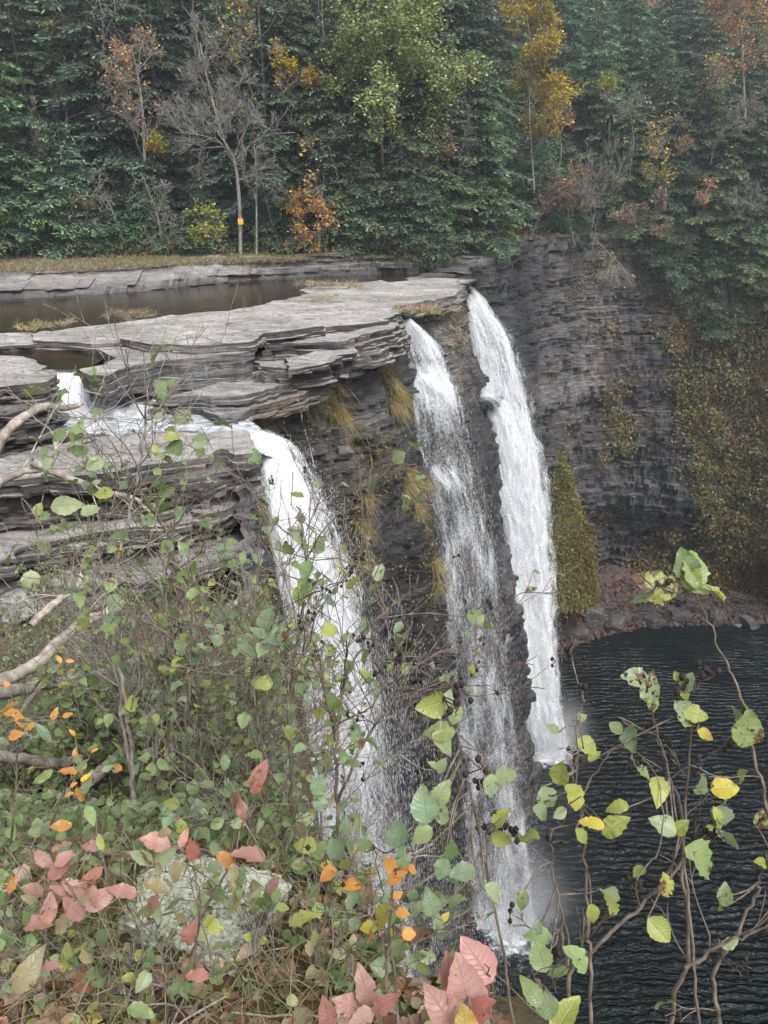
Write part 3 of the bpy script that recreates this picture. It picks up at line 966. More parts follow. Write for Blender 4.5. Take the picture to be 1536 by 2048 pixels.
def slab(name, label, poly, ztop, thick, seed, cat='rock ledge', tilt=(0, 0), jag=0.16, lay=(0.06, 0.2), step=0.16, terr=0.05, colf=None, under=0.10, group=None, tf=(0.5, 1.1), setback=0.0, slope=0.0, mat=None, tk=None):
    R = np.random.default_rng(seed + 500)
    P = np.array([pz(u, v, ztop)[:2] for u, v in poly])
    if (P[:, 0] * np.roll(P[:, 1], -1) - P[:, 1] * np.roll(P[:, 0], -1)).sum() < 0:
        P = P[::-1]
    c0 = P.mean(0)
    Q = np.concatenate([P, P[:1]])
    sl = np.concatenate([[0], np.cumsum(np.hypot(*np.diff(Q, axis=0).T))])
    m = max(24, int(sl[-1] / 0.09))
    S = np.linspace(0, sl[-1], m, endpoint=False)
    B = np.stack([np.interp(S, sl, Q[:, k]) for k in (0, 1)], 1)

    def ring(off):
        T = unit(np.roll(B, -1, 0) - np.roll(B, 1, 0))
        Nn = np.stack([T[:, 1], -T[:, 0]], 1)
        return B + Nn * off[:, None]

    def zoff(x, y):
        return ztop + tilt[0] * (x - c0[0]) + tilt[1] * (y - c0[1])
    def zig(a, b, amp):
        nodes = [0.0]
        while nodes[-1] < sl[-1] - a:
            nodes.append(nodes[-1] + R.uniform(a, b))
            if R.random() < 0.4:
                nodes.append(nodes[-1] + 0.06)
        nodes = np.array(nodes)
        v_ = R.uniform(-1, 1, len(nodes)) * amp
        v_[-1] = v_[0]
        return np.interp(S, nodes, v_)
    jagv = zig(0.4, 1.5, jag * 1.3) + zig(0.15, 0.5, jag * 0.35)
    rings, zc = [], 0.0
    k = 0
    zj = []
    while zc < thick:
        h = R.uniform(*lay) * (0.5 if R.random() < 0.3 else 1)
        cw = R.uniform(0.4, 1.8)
        cc = np.floor(S / cw + R.uniform(0, 5)).astype(np.int64)
        o = jagv + (0 if k == 0 else 1) * zig(0.2, 0.8, under * 0.9 + 0.06) - (0 if k == 0 else 1) * (R.uniform(-0.05, under * .6) + (_h(cc, cc * 0 + k, cc * 0, seed + 3)) * under * 0.9) + slope * zc + 0.05 * fbm(S * 2.5, k * 3.3, 0, 3, seed + 8)
        r = ring(o)
        cz = np.floor(S / R.uniform(0.5, 1.3) + R.uniform(0, 5)).astype(np.int64)
        zb = (_h(cz, cz * 0 + k, cz * 0, seed + 21) - 0.5) * h * 0.5
        rings.append((r, zc))
        rings.append((ring(o - R.uniform(0, .03)), min(zc + h, thick + 0.02)))
        zj += [zj[-1] if zj else 0 * S, zb]
        zc += h
        k += 1
    V, F = [], []
    for (r, z), zjj in zip(rings, zj):
        kz = np.interp(r[:, 0], tk[0], tk[1]) if tk else 1.0
        zz = zoff(r[:, 0], r[:, 1]) + zjj - z * kz - (0.015 * fbm(S * 3, z * 5, 0, 2, seed) if z > 0 else 0)
        V.append(np.stack([r[:, 0], r[:, 1], zz], 1))
    n = len(rings)
    V = np.concatenate(V)
    i = np.arange(n - 1)[:, None] * m + np.arange(m)[None, :]
    j = np.arange(n - 1)[:, None] * m + (np.arange(m)[None, :] + 1) % m
    F = np.stack([i, i + m, j + m, j], -1).reshape(-1, 4)[:, ::-1]
    # top surface, thin laminae stepping
    b = rings[0][0]
    x0, y0 = b.min(0)
    x1, y1 = b.max(0)
    gx, gy = np.meshgrid(np.arange(x0, x1, step), np.arange(y0, y1, step))
    gx = gx + R.uniform(-.3, .3, gx.shape) * step
    gy = gy + R.uniform(-.3, .3, gy.shape) * step
    gx, gy = gx.ravel(), gy.ravel()
    s_ = sd_poly(gx, gy, b)
    kx = s_ < -0.1
    gx, gy, s_ = gx[kx], gy[kx], s_[kx]
    pts = [Vector(p) for p in b.tolist()] + [Vector((a, c)) for a, c in zip(gx.tolist(), gy.tolist())]
    res = delaunay_2d_cdt(pts, [], [list(range(m))], 1, 1e-5)
    tv = np.array([tuple(v) for v in res[0]])
    tf_ = np.array([f for f in res[2] if len(f) == 3], np.int32)
    s2 = sd_poly(tv[:, 0], tv[:, 1], b)
    h = fbm(tv[:, 0] * tf[0], tv[:, 1] * tf[1], seed * 1.7, 4, seed + 40) * 3.2
    h = (np.floor(h) + sstep(0.8, 1.0, h - np.floor(h))) * terr + 0.012 * fbm(tv[:, 0] * 3, tv[:, 1] * 3, 0, 3, seed)
    tz = zoff(tv[:, 0], tv[:, 1]) + h * sstep(0.0, -0.25, s2)
    tz = np.where(s2 > -0.02, zoff(tv[:, 0], tv[:, 1]) + 0.001, tz)
    V2 = np.stack([tv[:, 0], tv[:, 1], tz], 1)
    a, bb, cc_ = V2[tf_[:, 0]], V2[tf_[:, 1]], V2[tf_[:, 2]]
    flip = np.cross(bb - a, cc_ - a)[:, 2] < 0
    tf_[flip] = tf_[flip][:, ::-1]
    off = len(V)
    V = np.concatenate([V, V2])
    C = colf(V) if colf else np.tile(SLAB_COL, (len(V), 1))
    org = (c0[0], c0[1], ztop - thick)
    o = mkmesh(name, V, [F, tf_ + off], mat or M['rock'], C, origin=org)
    if label:
        tag(o, label, cat, group)
    return o


def shelf_col(wet=0.15, moss=0.12, warm=0.4):
    def f(V):
        x, y, z = V.T
        w = wet + 0.3 * fbm(x * .5, y * .5, z, 3, 71)
        m_ = moss + 0.25 * fbm(x * .6, y * .6, z, 3, 73)
        return np.stack([np.clip(w, 0, 1), np.clip(m_, 0, 1), np.full(len(x), warm)], 1)
    return f


SLABS = [
    # label, polygon, ztop, thick, seed, kwargs
    ('broad pale flat of layered rock beside the brown river', [(60, 668), (150, 655), (330, 632), (480, 618), (620, 588), (700, 578), (760, 566), (860, 556), (905, 557), (930, 570), (915, 590), (850, 603), (790, 612), (786, 636), (720, 648), (560, 662), (480, 666), (300, 684), (180, 686), (60, 683)], -5.0, 0.55, 1, dict(slope=.5, terr=0.06, tf=(.22, 1.0), jag=.2, colf=shelf_col(.05, .08), step=.14)),
    ('pale curving flat ending in a tall dark block face with green paint', [(-60, 690), (0, 679), (60, 682), (190, 686), (300, 688), (505, 676), (505, 700), (480, 706), (330, 720), (250, 735), (215, 752), (172, 748), (160, 738), (215, 728), (232, 716), (200, 700), (100, 690), (0, 686), (-60, 695)], -5.13, 1.45, 2, dict(terr=0.012, jag=.05, colf=shelf_col(.1, .06, .2), under=.04, tk=([-9.2, -7.5, -5.2], [.42, .62, 1.0]), lay=(.3, .7), step=.15)),
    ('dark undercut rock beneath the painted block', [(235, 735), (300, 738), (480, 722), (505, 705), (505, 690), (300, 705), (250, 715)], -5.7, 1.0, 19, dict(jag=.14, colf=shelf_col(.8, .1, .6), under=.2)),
    ('thin slab stacked on the pale flat above the block face', [(240, 676), (480, 655), (620, 645), (650, 652), (520, 668), (500, 684), (380, 692), (300, 688)], -4.86, 0.35, 3, dict(slope=.5, jag=.1, colf=shelf_col(.05, .05))),
    ('cracked upper slab at the brink beside the middle fall', [(640, 655), (700, 628), (785, 616), (788, 650), (740, 668), (690, 684), (600, 690), (520, 690), (560, 668)], -5.2, 0.7, 4, dict(slope=.4, jag=.28, terr=.05, colf=shelf_col(.2, .2))),
    ('tilted rock step below the cracked slab', [(500, 700), (600, 690), (700, 672), (800, 655), (792, 676), (720, 700), (650, 722), (560, 742), (500, 735)], -5.6, 0.6, 5, dict(slope=.6, jag=.3, terr=.07, colf=shelf_col(.35, .3))),
    ('broken brown step with splayed plates under the block', [(470, 752), (560, 735), (650, 716), (725, 694), (760, 690), (730, 712), (650, 752), (560, 775), (470, 788), (380, 796), (300, 795)], -6.0, 0.45, 6, dict(slope=.6, jag=.3, terr=.07, colf=shelf_col(.45, .3, .8))),
    ('lowest flat shelf where the thin trickle leaves the rock', [(280, 806), (400, 800), (470, 796), (560, 776), (640, 762), (648, 772), (600, 792), (570, 800), (500, 815), (470, 832), (440, 835), (380, 812), (300, 812)], -6.35, 0.5, 7, dict(slope=.2, jag=.16, terr=.05, colf=shelf_col(.5, .15, .9))),
    ('thin plates fanned out under the rock step', [(560, 715), (680, 690), (745, 672), (700, 705), (640, 730), (575, 742)], -5.45, 0.22, 8, dict(jag=.25, lay=(.06, .12), colf=shelf_col(.25, .15))),
    ('weathered flat boulder left of the white chute', [(-80, 712), (0, 709), (60, 711), (84, 720), (90, 738), (100, 742), (98, 756), (70, 764), (0, 772), (-80, 780)], -4.85, 0.55, 9, dict(jag=.14, terr=.06, under=.12, colf=shelf_col(.1, .1))),
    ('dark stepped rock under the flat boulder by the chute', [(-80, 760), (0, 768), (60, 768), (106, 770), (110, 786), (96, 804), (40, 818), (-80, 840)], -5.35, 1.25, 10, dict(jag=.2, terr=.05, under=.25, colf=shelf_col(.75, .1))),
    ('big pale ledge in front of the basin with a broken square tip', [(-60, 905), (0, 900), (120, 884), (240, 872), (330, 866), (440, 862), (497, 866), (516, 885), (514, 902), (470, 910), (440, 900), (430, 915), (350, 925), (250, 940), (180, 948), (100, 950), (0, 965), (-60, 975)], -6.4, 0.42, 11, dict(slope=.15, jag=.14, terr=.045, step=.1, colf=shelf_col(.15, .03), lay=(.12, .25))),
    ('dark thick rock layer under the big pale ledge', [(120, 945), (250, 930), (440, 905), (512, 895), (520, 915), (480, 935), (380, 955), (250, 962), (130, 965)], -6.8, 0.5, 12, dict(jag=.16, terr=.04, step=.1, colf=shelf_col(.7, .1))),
    ('narrow upper stair of grey rock above the fallen branch', [(-60, 985), (60, 975), (170, 960), (300, 962), (360, 975), (260, 985), (150, 992), (0, 1010), (-60, 1015)], -7.15, 0.25, 13, dict(slope=.4, jag=.16, terr=.03, step=.1, colf=shelf_col(.2, .05))),
    ('middle stair of grey rock in the ledges on the left', [(-60, 1010), (60, 1000), (200, 985), (380, 985), (420, 998), (330, 1010), (180, 1012), (60, 1030), (-60, 1040)], -7.45, 0.28, 14, dict(slope=.4, jag=.18, terr=.03, step=.1, colf=shelf_col(.2, .05))),
    ('lower flat stair of pale rock beside the shrubs', [(-80, 1050), (40, 1035), (130, 1020), (240, 1015), (340, 1005), (470, 1002), (440, 1035), (330, 1050), (250, 1055), (110, 1085), (0, 1120), (-80, 1130)], -7.85, 0.6, 15, dict(jag=.2, terr=.04, step=.1, colf=shelf_col(.1, .05), under=.15)),
    ('lowest grey rock shelf seen through the twigs', [(-80, 1180), (60, 1150), (180, 1110), (300, 1075), (430, 1045), (480, 1050), (440, 1090), (330, 1130), (200, 1180), (60, 1230), (-80, 1270)], -8.75, 0.8, 16, dict(jag=.22, terr=.10, tf=(.35, .9), step=.12, colf=shelf_col(.2, .1), under=.2)),
    ('low strip of rock between the two brown pools at the left', [(-80, 672), (0, 666), (62, 664), (110, 680), (60, 690), (0, 692), (-80, 696)], -5.08, 0.4, 20, dict(slope=.4, jag=.12, colf=shelf_col(.15, .15))),
    ('small stair block at the right end of the grey stairs', [(330, 962), (440, 940), (520, 935), (515, 955), (430, 972), (350, 985)], -7.2, 0.22, 21, dict(slope=.5, jag=.14, step=.1, colf=shelf_col(.3, .1))),
    ('second small stair block at the right end of the grey stairs', [(380, 1000), (470, 975), (525, 972), (515, 995), (440, 1018), (390, 1025)], -7.7, 0.25, 22, dict(slope=.5, jag=.14, step=.1, colf=shelf_col(.35, .1))),
    ('tilted broken slab leaning on the lower stairs', [(150, 1060), (260, 1040), (360, 1035), (400, 1045), (330, 1075), (200, 1100), (130, 1100)], -8.1, 0.2, 23, dict(slope=.5, jag=.18, step=.1, tilt=(.06, -.08), colf=shelf_col(.15, .05))),
    ('dark cracked slab behind the topmost shrub twigs', [(240, 1110), (340, 1085), (470, 1070), (490, 1095), (420, 1130), (300, 1160), (220, 1165)], -8.55, 0.3, 24, dict(slope=.5, jag=.2, step=.1, tilt=(.04, -.05), colf=shelf_col(.5, .1))),
    ('flat rock in the shallows at the far end of the river', [(600, 578), (680, 566), (770, 562), (800, 568), (700, 582), (620, 590)], -5.1, 0.4, 17, dict(jag=.2, colf=shelf_col(.1, .2))),
    ('jutting dark shelf behind the right fall', [(925, 775), (985, 770), (1010, 780), (1000, 800), (950, 803), (922, 796)], -12.2, 0.5, 18, dict(jag=.2, colf=shelf_col(1.0, .0))),
]
SL = []
for lab, poly, zt_, th, sd_, kw in SLABS:
    SL.append(slab('rock_ledge', lab, poly, zt_, th, sd_, group='rock ledges around the falls', **kw))


# loose boulders
def boulder(name, label, p, size, seed, mat=None, col=(0.3, 0.1, 0.3), cat='boulder', group=None, blocky=0.92, rz=0.0, n=20, topf=.25, fine=0.0):
    R = np.random.default_rng(seed + 900)
    th = np.linspace(0, math.pi, n)
    ph = np.linspace(0, 2 * math.pi, 2 * n, endpoint=False)
    T, Ph = np.meshgrid(th, ph, indexing='ij')
    d = np.stack([np.sin(T) * np.cos(Ph), np.sin(T) * np.sin(Ph), np.cos(T)], -1)
    # cut by random planes -> angular block
    r = np.full(T.shape, 1.0)
    ax_ = [(1, 0, 0), (-1, 0, 0), (0, 1, 0), (0, -1, 0), (0, 0, 1), (0, 0, -1)]
    for k in range(14):
        nn = unit(np.array(ax_[k], float) + R.normal(0, .16, 3)) if k < 6 else unit(R.normal(size=3))
        h = R.uniform(0.55, 0.7) if k < 6 else R.uniform(0.68, 0.95)
        dd = d @ nn
        r = np.minimum(r, np.where(dd > 0.05, h / np.maximum(dd, 0.05), 9))
    r = r * blocky + (1 - blocky) * 0.8
    r = r * (1 + 0.06 * fbm(d[..., 0] * 3, d[..., 1] * 3, d[..., 2] * 3 + seed, 4, seed))
    if fine:
        r = r * (1 + fine * fbm(d[..., 0] * 9, d[..., 1] * 9, d[..., 2] * 9, 5, seed + 4))
    V = d * r[..., None] * np.array(size)
    c, s = math.cos(rz), math.sin(rz)
    V = np.stack([V[..., 0] * c - V[..., 1] * s, V[..., 0] * s + V[..., 1] * c, V[..., 2]], -1).reshape(-1, 3)
    m = 2 * n
    i = np.arange(n - 1)[:, None] * m + np.arange(m)[None, :]
    j = np.arange(n - 1)[:, None] * m + (np.arange(m)[None, :] + 1) % m
    F = np.stack([i, i + m, j + m, j], -1).reshape(-1, 4)
    o = mkmesh(name, V + np.asarray(p), F, mat or M['rock'], np.tile((*col, topf), (len(V), 1)), origin=tuple(p))
    if label:
        tag(o, label, cat, group)
    return o


BO = [
    ('pale grey boulder lodged on the cliff beside the middle fall', (795, 1005, 32.5), (.75, .7, .5), (0.0, .0, .2)),
    ('grey tilted block halfway down the cliff left of the middle fall', (848, 1140, 34.2), (.6, .5, .65), (.1, .1, .2)),
    ('grey stone under the pale lodged boulder', (765, 1030, 31.3), (.55, .5, .35), (.15, .1, .3)),
    ('flat wet stone touching the middle fall', (815, 985, 33.2), (.55, .5, .25), (.7, .1, .2)),
    ('rusty brown block wedged in the cliff below the lodged boulder', (740, 1045, 30.4), (.6, .5, .4), (.2, .1, 1.0)),
    ('pale slab-like stone on the steep grass below the shelf', (690, 905, 28.8), (.5, .45, .3), (.05, .05, .3)),
    ('pale wedge of rock above the lodged boulder', (775, 930, 31.6), (.5, .4, .35), (.05, .05, .3)),
    ('small grey stone in the grass under the shelf', (700, 1050, 29.3), (.4, .4, .28), (.2, .1, .3)),
    ('red-brown wet block at the foot between the falls', (1062, 1545, 42.5), (.8, .9, .9), (.8, .0, 1.0)),
    ('black boulder at the foot of the cliff beside the right fall', (1040, 1500, 43.0), (.9, .9, .8), (1.0, .0, .2)),
]
for k, (lab, (u, v, y), size, c) in enumerate(BO):
    boulder('boulder', lab, py(u, v, y), size, 30 + k, col=c, group='boulders on the falls cliff', rz=k * 0.7)

# ------------------------------------------------------------------ water
def wgrid(name, x0, x1, y0, y1, st, z, mat, colf, mask=None, zf=None, kind='structure'):
    o = grid_mesh(name, np.arange(x0, x1, st), np.arange(y0, y1, st), zf or (lambda X, Y: np.full(X.shape, z)), mat, colf, mask, smooth=True)
    if kind:
        tag(o, kind=kind)
    return o


FOOT = [(AX_R[-1][:2], 3.2, 1.2), (AX_M[-1][:2], 3.0, 1.1), ((AX_L[-1][0], AX_L[-1][1]), 3.5, 1.0)]


def pool_col(V):
    x, y, z = V.T
    f = np.zeros(len(x))
    calm = np.ones(len(x))
    for (cx, cy), r, a in FOOT:
        d = np.hypot(x - cx, (y - cy) * 0.8) * (1 + 0.35 * fbm(x * .5, y * .5, 0, 3, 81))
        f = np.maximum(f, a * np.exp(-(d / (r * 0.62)) ** 2))
        f = np.maximum(f, 0.46 * np.exp(-(d / (r * 1.6)) ** 2))
    sh = 0.35 * sstep(0.25, 0.55, fbm(x * .3, y * .3, 0, 4, 83)) * 0.5
    g = sstep(67, 50, y - 0.0 * x) * 0.9 + 0.1
    return np.stack([np.clip(f + sh * 0, 0, 1), np.clip(g, 0, 1), f * 0], 1)


wgrid('pool_water', -6, 90, -14, 78, 0.4, ZP, M['pool'], pool_col)
RIVER_POLY = np.array([pz(u, v, ZR)[:2] for u, v in [(-600, 640), (-600, 760), (-60, 745), (0, 730), (92, 742), (160, 742), (190, 720), (300, 700), (560, 680), (760, 640), (900, 600), (935, 566), (1000, 545), (760, 540), (400, 540), (-600, 560)]])


def river_col(V):
    x, y, z = V.T
    f = 0.1 * sstep(0.1, 0.5, fbm(x * .25, y * 1.4, 0, 4, 85))
    c = pz(130, 740, ZR)
    d = np.hypot(x - c[0], y - c[1])
    f += 0.5 * np.exp(-(d / 0.5) ** 2)
    c = pz(910, 562, ZR)
    d = np.hypot(x - c[0], y - c[1])
    f += 0.75 * np.exp(-(d / 2.2) ** 2)
    return np.stack([np.clip(f, 0, 1), f * 0, f * 0], 1)


wgrid('river_water', -75, 6.5, 22, 54, 0.3, ZR, M['river'], river_col, lambda X, Y: sd_poly(X, Y, RIVER_POLY) < 0.3)
BASIN = np.array([pz(u, v, ZB)[:2] for u, v in [(-120, 790), (60, 800), (110, 792), (165, 780), (300, 800), (420, 810), (470, 822), (520, 860), (560, 885), (520, 900), (430, 880), (330, 890), (-120, 935)]])


def basin_z(X, Y):
    c0 = pz(120, 828, ZB)
    d = np.hypot(X - c0[0], Y - c0[1])
    out = ZB + .42 * np.exp(-(((X - c0[0] - .6) / 2.6) ** 2) - ((Y - c0[1] - .7) / 1.1) ** 2) + 0.2 * fbm(X * 2.0, Y * 2.6, 0, 4, 87) * np.exp(-(d / 4) ** 2) + 0.02 * fbm(X * 3, Y * 3, 0, 2, 88)
    # lip: falls away towards the brink
    lip = pz(545, 885, ZB)
    dd = np.clip(1.3 - np.hypot(X - lip[0], Y - lip[1]), 0, 2)
    return out - 0.35 * dd ** 2


FOAMLINE = np.array([pz(u, v, ZB)[:2] for u, v in [(90, 850), (150, 857), (220, 858), (300, 856), (380, 853), (440, 858), (500, 872), (560, 890)]])


def basin_col(V):
    x, y, z = V.T
    d = seg_d(np.stack([x, y, x * 0], 1), np.concatenate([FOAMLINE, np.zeros((len(FOAMLINE), 1))], 1))
    s0 = np.hypot(x - FOAMLINE[0, 0], y - FOAMLINE[0, 1])
    w = 0.62 + 0.75 * np.exp(-s0 / 2.0) 
    f = np.exp(-(d / w) ** 2) * 1.05
    yl = np.interp(x, FOAMLINE[:, 0], FOAMLINE[:, 1])
    f = np.maximum(f, 0.86 * sstep(-.25, .1, y - yl))
    f *= 1 + 0.35 * fbm(x * 1.5, y * 3, 0, 3, 89)
    f = np.clip(f, 0.13 + 0.16 * fbm(x * .7, y * 2.5, 0, 3, 90), 1)
    return np.stack([np.clip(f, 0, 1), f * 0, f * 0], 1)


wgrid('basin_water', -15, -2.3, 19.5, 28, 0.08, ZB, M['white'], basin_col, lambda X, Y: sd_poly(X, Y, BASIN) < 0.12, basin_z)


# ------------------------------------------------------------------ waterfalls
def out_normal(rows):
    ax = axis_pts(rows)
    return ax


def fall_sheet(name, rows, nu, dvm, shift, wid, seed, parent, org, gain=1.0, mat=None, edge=0.14, spread=(0, 0), ufade=(0.0, 0.0), v0=None, v1=None, relief=0.14):
    R = np.array(rows, float)
    L = np.array([py(r[1], r[0], r[3]) for r in rows])
    Rr = np.array([py(r[2], r[0], r[3]) for r in rows])
    cen = (L + Rr) / 2
    half = (Rr - L) / 2 * wid
    s = np.concatenate([[0], np.cumsum(np.linalg.norm(np.diff(cen, axis=0), axis=1))])
    n = int(s[-1] / dvm)
    t = np.linspace(0, s[-1], n)
    C = np.stack([np.interp(t, s, cen[:, k]) for k in range(3)], 1)
    H = np.stack([np.interp(t, s, half[:, k]) for k in range(3)], 1)
    # smooth
    for A in (C, H):
        for k in range(3):
            A[2:-2, k] = np.convolve(A[:, k], np.ones(5) / 5, 'valid')
    dens = np.interp(t, s, R[:, 4])
    u = np.linspace(-1, 1, nu)
    wob = 1 + 0.10 * fbm(t * 0.6, seed, 0, 3, seed)
    P = C[:, None, :] + H[:, None, :] * (u[None, :, None] * wob[:, None, None])
    hw = np.linalg.norm(H, axis=1)
    # bulge of the sheet away from the rock, outward = to the right and towards the viewer
    outv = np.array([0.55, -0.83, 0.0])
    bul = (shift + 0.3 * (1 - u[None, :] ** 2) * hw[:, None] * 0.4 + relief * fbm(u[None, :] * hw[:, None] * 2.2, t[:, None] * 0.35, seed, 4, seed + 1) + relief * .6 * fbm(u[None, :] * hw[:, None] * 6, t[:, None] * 1.2, seed, 2, seed + 2))
    P = P + outv * bul[..., None]
    ef = np.minimum(sstep(-1.0, -1.0 + edge * 2 + ufade[0], u), sstep(1.0, 1.0 - edge * 2 - ufade[1], u))
    ragged = 0.25 * fbm(u[None, :] * 3, t[:, None] * 0.5, seed, 3, seed + 5)
    D = np.clip(dens[:, None] * ef[None, :] * gain + ragged * ef[None, :] * (1 - dens[:, None]) * 1.6, 0, 1)
    top = sstep(-0.01, 0.25, t)
    endf = sstep(0, 1.2, s[-1] - t)
    UV = np.stack([u[None, :] * hw[:, None] + seed * 3.3, np.repeat(t[:, None], nu, 1)], -1)
    col = np.stack([D, np.repeat((top * (0.4 + 0.6 * endf))[:, None], nu, 1), D * 0], -1)
    i = np.arange(n - 1)[:, None] * nu + np.arange(nu - 1)[None, :]
    F = np.stack([i, i + 1, i + nu + 1, i + nu], -1).reshape(-1, 4)
    return mkmesh(name, P.reshape(-1, 3), F, mat or M['falls'], col.reshape(-1, 3), UV.reshape(-1, 2), smooth=True, parent=parent, origin=org)


def fall_spray(rows, n, seed, parent, org, spread=0.5, size=(0.012, 0.07), bias=1.0, ulim=(-1.15, 1.35), vpow=0.8):
    R = np.random.default_rng(seed)
    A = np.array(rows, float)
    L = np.array([py(r[1], r[0], r[3]) for r in rows])
    Rr = np.array([py(r[2], r[0], r[3]) for r in rows])
    idx = R.random(n) ** vpow * (len(rows) - 1.001)
    s = np.concatenate([[0], np.cumsum(np.linalg.norm(np.diff((L + Rr) / 2, axis=0), axis=1))])
    tt = R.random(n) ** vpow * s[-1]
    ii = np.interp(tt, s, np.arange(len(rows)))
    l = np.stack([np.interp(ii, np.arange(len(rows)), L[:, k]) for k in range(3)], 1)
    r = np.stack([np.interp(ii, np.arange(len(rows)), Rr[:, k]) for k in range(3)], 1)
    w = np.where(R.random(n) < 0.5, R.uniform(ulim[0], ulim[1], n), np.clip(R.normal(0.35, 0.55, n), ulim[0], ulim[1] + .2))
    P = (l + r) / 2 + (r - l) / 2 * w[:, None] + np.array([0.5, -0.8, 0]) * R.uniform(-0.2, spread, n)[:, None] * (0.4 + tt[:, None] / s[-1])
    ln = R.uniform(0.5, 1.6, n) * size[1] * (0.5 + 1.2 * np.clip(tt / 8, 0, 1))
    D = unit(np.stack([R.normal(0.06, 0.05, n), R.normal(0, .05, n), -np.ones(n)], 1))
    N = unit(np.stack([R.normal(0, .4, n), -np.ones(n), R.normal(.2, .2, n)], 1))
    V, F, C = diamonds(P, D, N, ln, R.uniform(0.5, 1.5, n) * size[0], np.ones((n, 3)))
    o = mkmesh('spray', V, F, M['spray'], None, parent=parent, origin=org)
    o['kind'] = 'stuff'
    return o


def mist_puff(parent, org, c, rad, seed, n=7, dens=0.3):
    """soft overlapping curtains of fine spray around a point"""
    Vs, Fs, Cs = [], [], []
    R = np.random.default_rng(seed)
    off = 0
    for k in range(n):
        a = R.uniform(-0.9, 0.9)
        ux = np.array([math.cos(a), math.sin(a), 0])
        uz = unit(np.array([R.normal(0, .15), R.normal(0, .15), 1.0]))
        cc = np.array(c) + R.normal(0, 0.25, 3) * np.array(rad)
        g = np.linspace(-1, 1, 15)
        A, B = np.meshgrid(g, g)
        rr = np.sqrt(A ** 2 + B ** 2)
        P = cc + A[..., None] * ux * rad[0] + B[..., None] * uz * rad[2] + np.array([0, 1, 0]) * (0.15 * rad[1] * fbm(A * 2, B * 2, k, 3, seed))[..., None]
        d = np.clip(1 - rr, 0, 1) ** 1.6 * dens
        Vs.append(P.reshape(-1, 3))
        Cs.append(np.stack([d, d, d], -1).reshape(-1, 3))
        i = np.arange(14)[:, None] * 15 + np.arange(14)[None, :]
        Fs.append(np.stack([i, i + 1, i + 16, i + 15], -1).reshape(-1, 4) + off)
        off += 225
    o = mkmesh('mist', np.concatenate(Vs), np.concatenate(Fs), M['mist'], np.concatenate(Cs), smooth=True, parent=parent, origin=org)
    return o


def waterfall(label, rows, seed, n_spray, foot, nu=60, dv=0.12, ufade=(0, 0), mist=True, ulim=(-1.1, 1.3), gain=1.0, veil=.5, vw=1.3, wid=1.12, sh=0.0):
    ax = axis_pts(rows)
    org = ax[0]
    w = thing('waterfall', label, 'waterfall', org, 'falls of the river into the pool')
    fall_sheet('water_sheet', rows, nu, dv, -0.1 + sh, wid, seed, w, org, gain, ufade=ufade, edge=.16)
    fall_sheet('water_sheet', rows, nu, dv, 0.1 + sh, wid * .93, seed + 1, w, org, gain * .9, ufade=ufade, edge=.18)
    fall_sheet('water_veil', rows, nu // 2, dv * 1.5, 0.25 + sh, vw, seed + 2, w, org, veil, mat=M['veil'], ufade=(0, 0), edge=0.2, relief=.25)
    fall_sheet('water_veil', rows, nu // 2, dv * 1.5, -.25 + sh, vw * .95, seed + 3, w, org, veil, mat=M['veil'], ufade=(0, 0), edge=0.2, relief=.2)
    fall_spray(rows, n_spray, seed, w, org, ulim=ulim, size=(0.0055, 0.10))
    if mist:
        mist_puff(w, org, foot[0], foot[1], seed, 9, foot[2])
    return w


f = AX_R[-1]
wR = waterfall('right waterfall, a tall white plume from the far end of the brink into the pool', FALL_R, 11, 9000, ((f[0] + .5, f[1] - .6, ZP + 1.6), (3.0, 2.0, 4.0), 0.34), nu=64, gain=.93, veil=.7, vw=1.4, wid=1.1, sh=.12)
f = AX_M[-1]
wM = waterfall('middle waterfall, a thin veil from the narrow notch in the rock flat', FALL_M, 21, 16000, ((f[0] + .6, f[1] - .4, ZP + 1.4), (2.8, 2.0, 5.0), 0.28), nu=64, gain=.95, veil=.7, vw=1.35, wid=1.3)
f = AX_L[-2]
wL = waterfall('left waterfall, the nearest and widest, spilling from the basin behind the shrubs', FALL_L, 31, 22000, ((f[0] + .6, f[1] - .4, f[2]), (3.0, 2.0, 5.0), 0.12), nu=90, dv=0.1, ufade=(0.0, 0.6), ulim=(-1.05, 1.9), gain=1.02, veil=.6, vw=1.4, wid=1.3)
# side cascades touching the rock
casc = [
    ('small white cascade breaking over the jutting shelf behind the right fall', [(768, 925, 955, 48.5, .7), (790, 930, 1000, 48.2, .8), (800, 965, 1020, 48.0, .85), (830, 985, 1032, 47.9, .9), (870, 996, 1040, 47.9, .8), (920, 990, 1030, 48, .6)]),
    ('white splash low on the cliff behind the middle fall', [(925, 852, 890, 34.3, .8), (950, 852, 925, 34.1, .8), (975, 870, 940, 34.0, .7), (1010, 888, 950, 33.9, .5)]),
    ('white splash on the upper step of the middle fall', [(745, 828, 860, 35.3, .9), (765, 832, 892, 35.1, .9), (790, 860, 905, 35.0, .8), (830, 880, 915, 34.9, .5)]),
    ('white splash where the right fall drops below the brink', [(690, 935, 990, 49.3, .6), (730, 938, 1000, 49.1, .5), (770, 945, 1010, 49, .5)]),
]
for k, (lab, rows) in enumerate(casc):
    ax = axis_pts(rows)
    w = thing('cascade', lab, 'cascade', ax[0], 'small cascades beside the falls')
    fall_sheet('water_sheet', rows, 24, .1, .15, 1.1, 41 + k, w, ax[0], .8, edge=.3, relief=.12)
    fall_sheet('water_sheet', rows, 24, .1, .3, 1.0, 51 + k, w, ax[0], .65, mat=M['veil'], edge=.3, relief=.15)
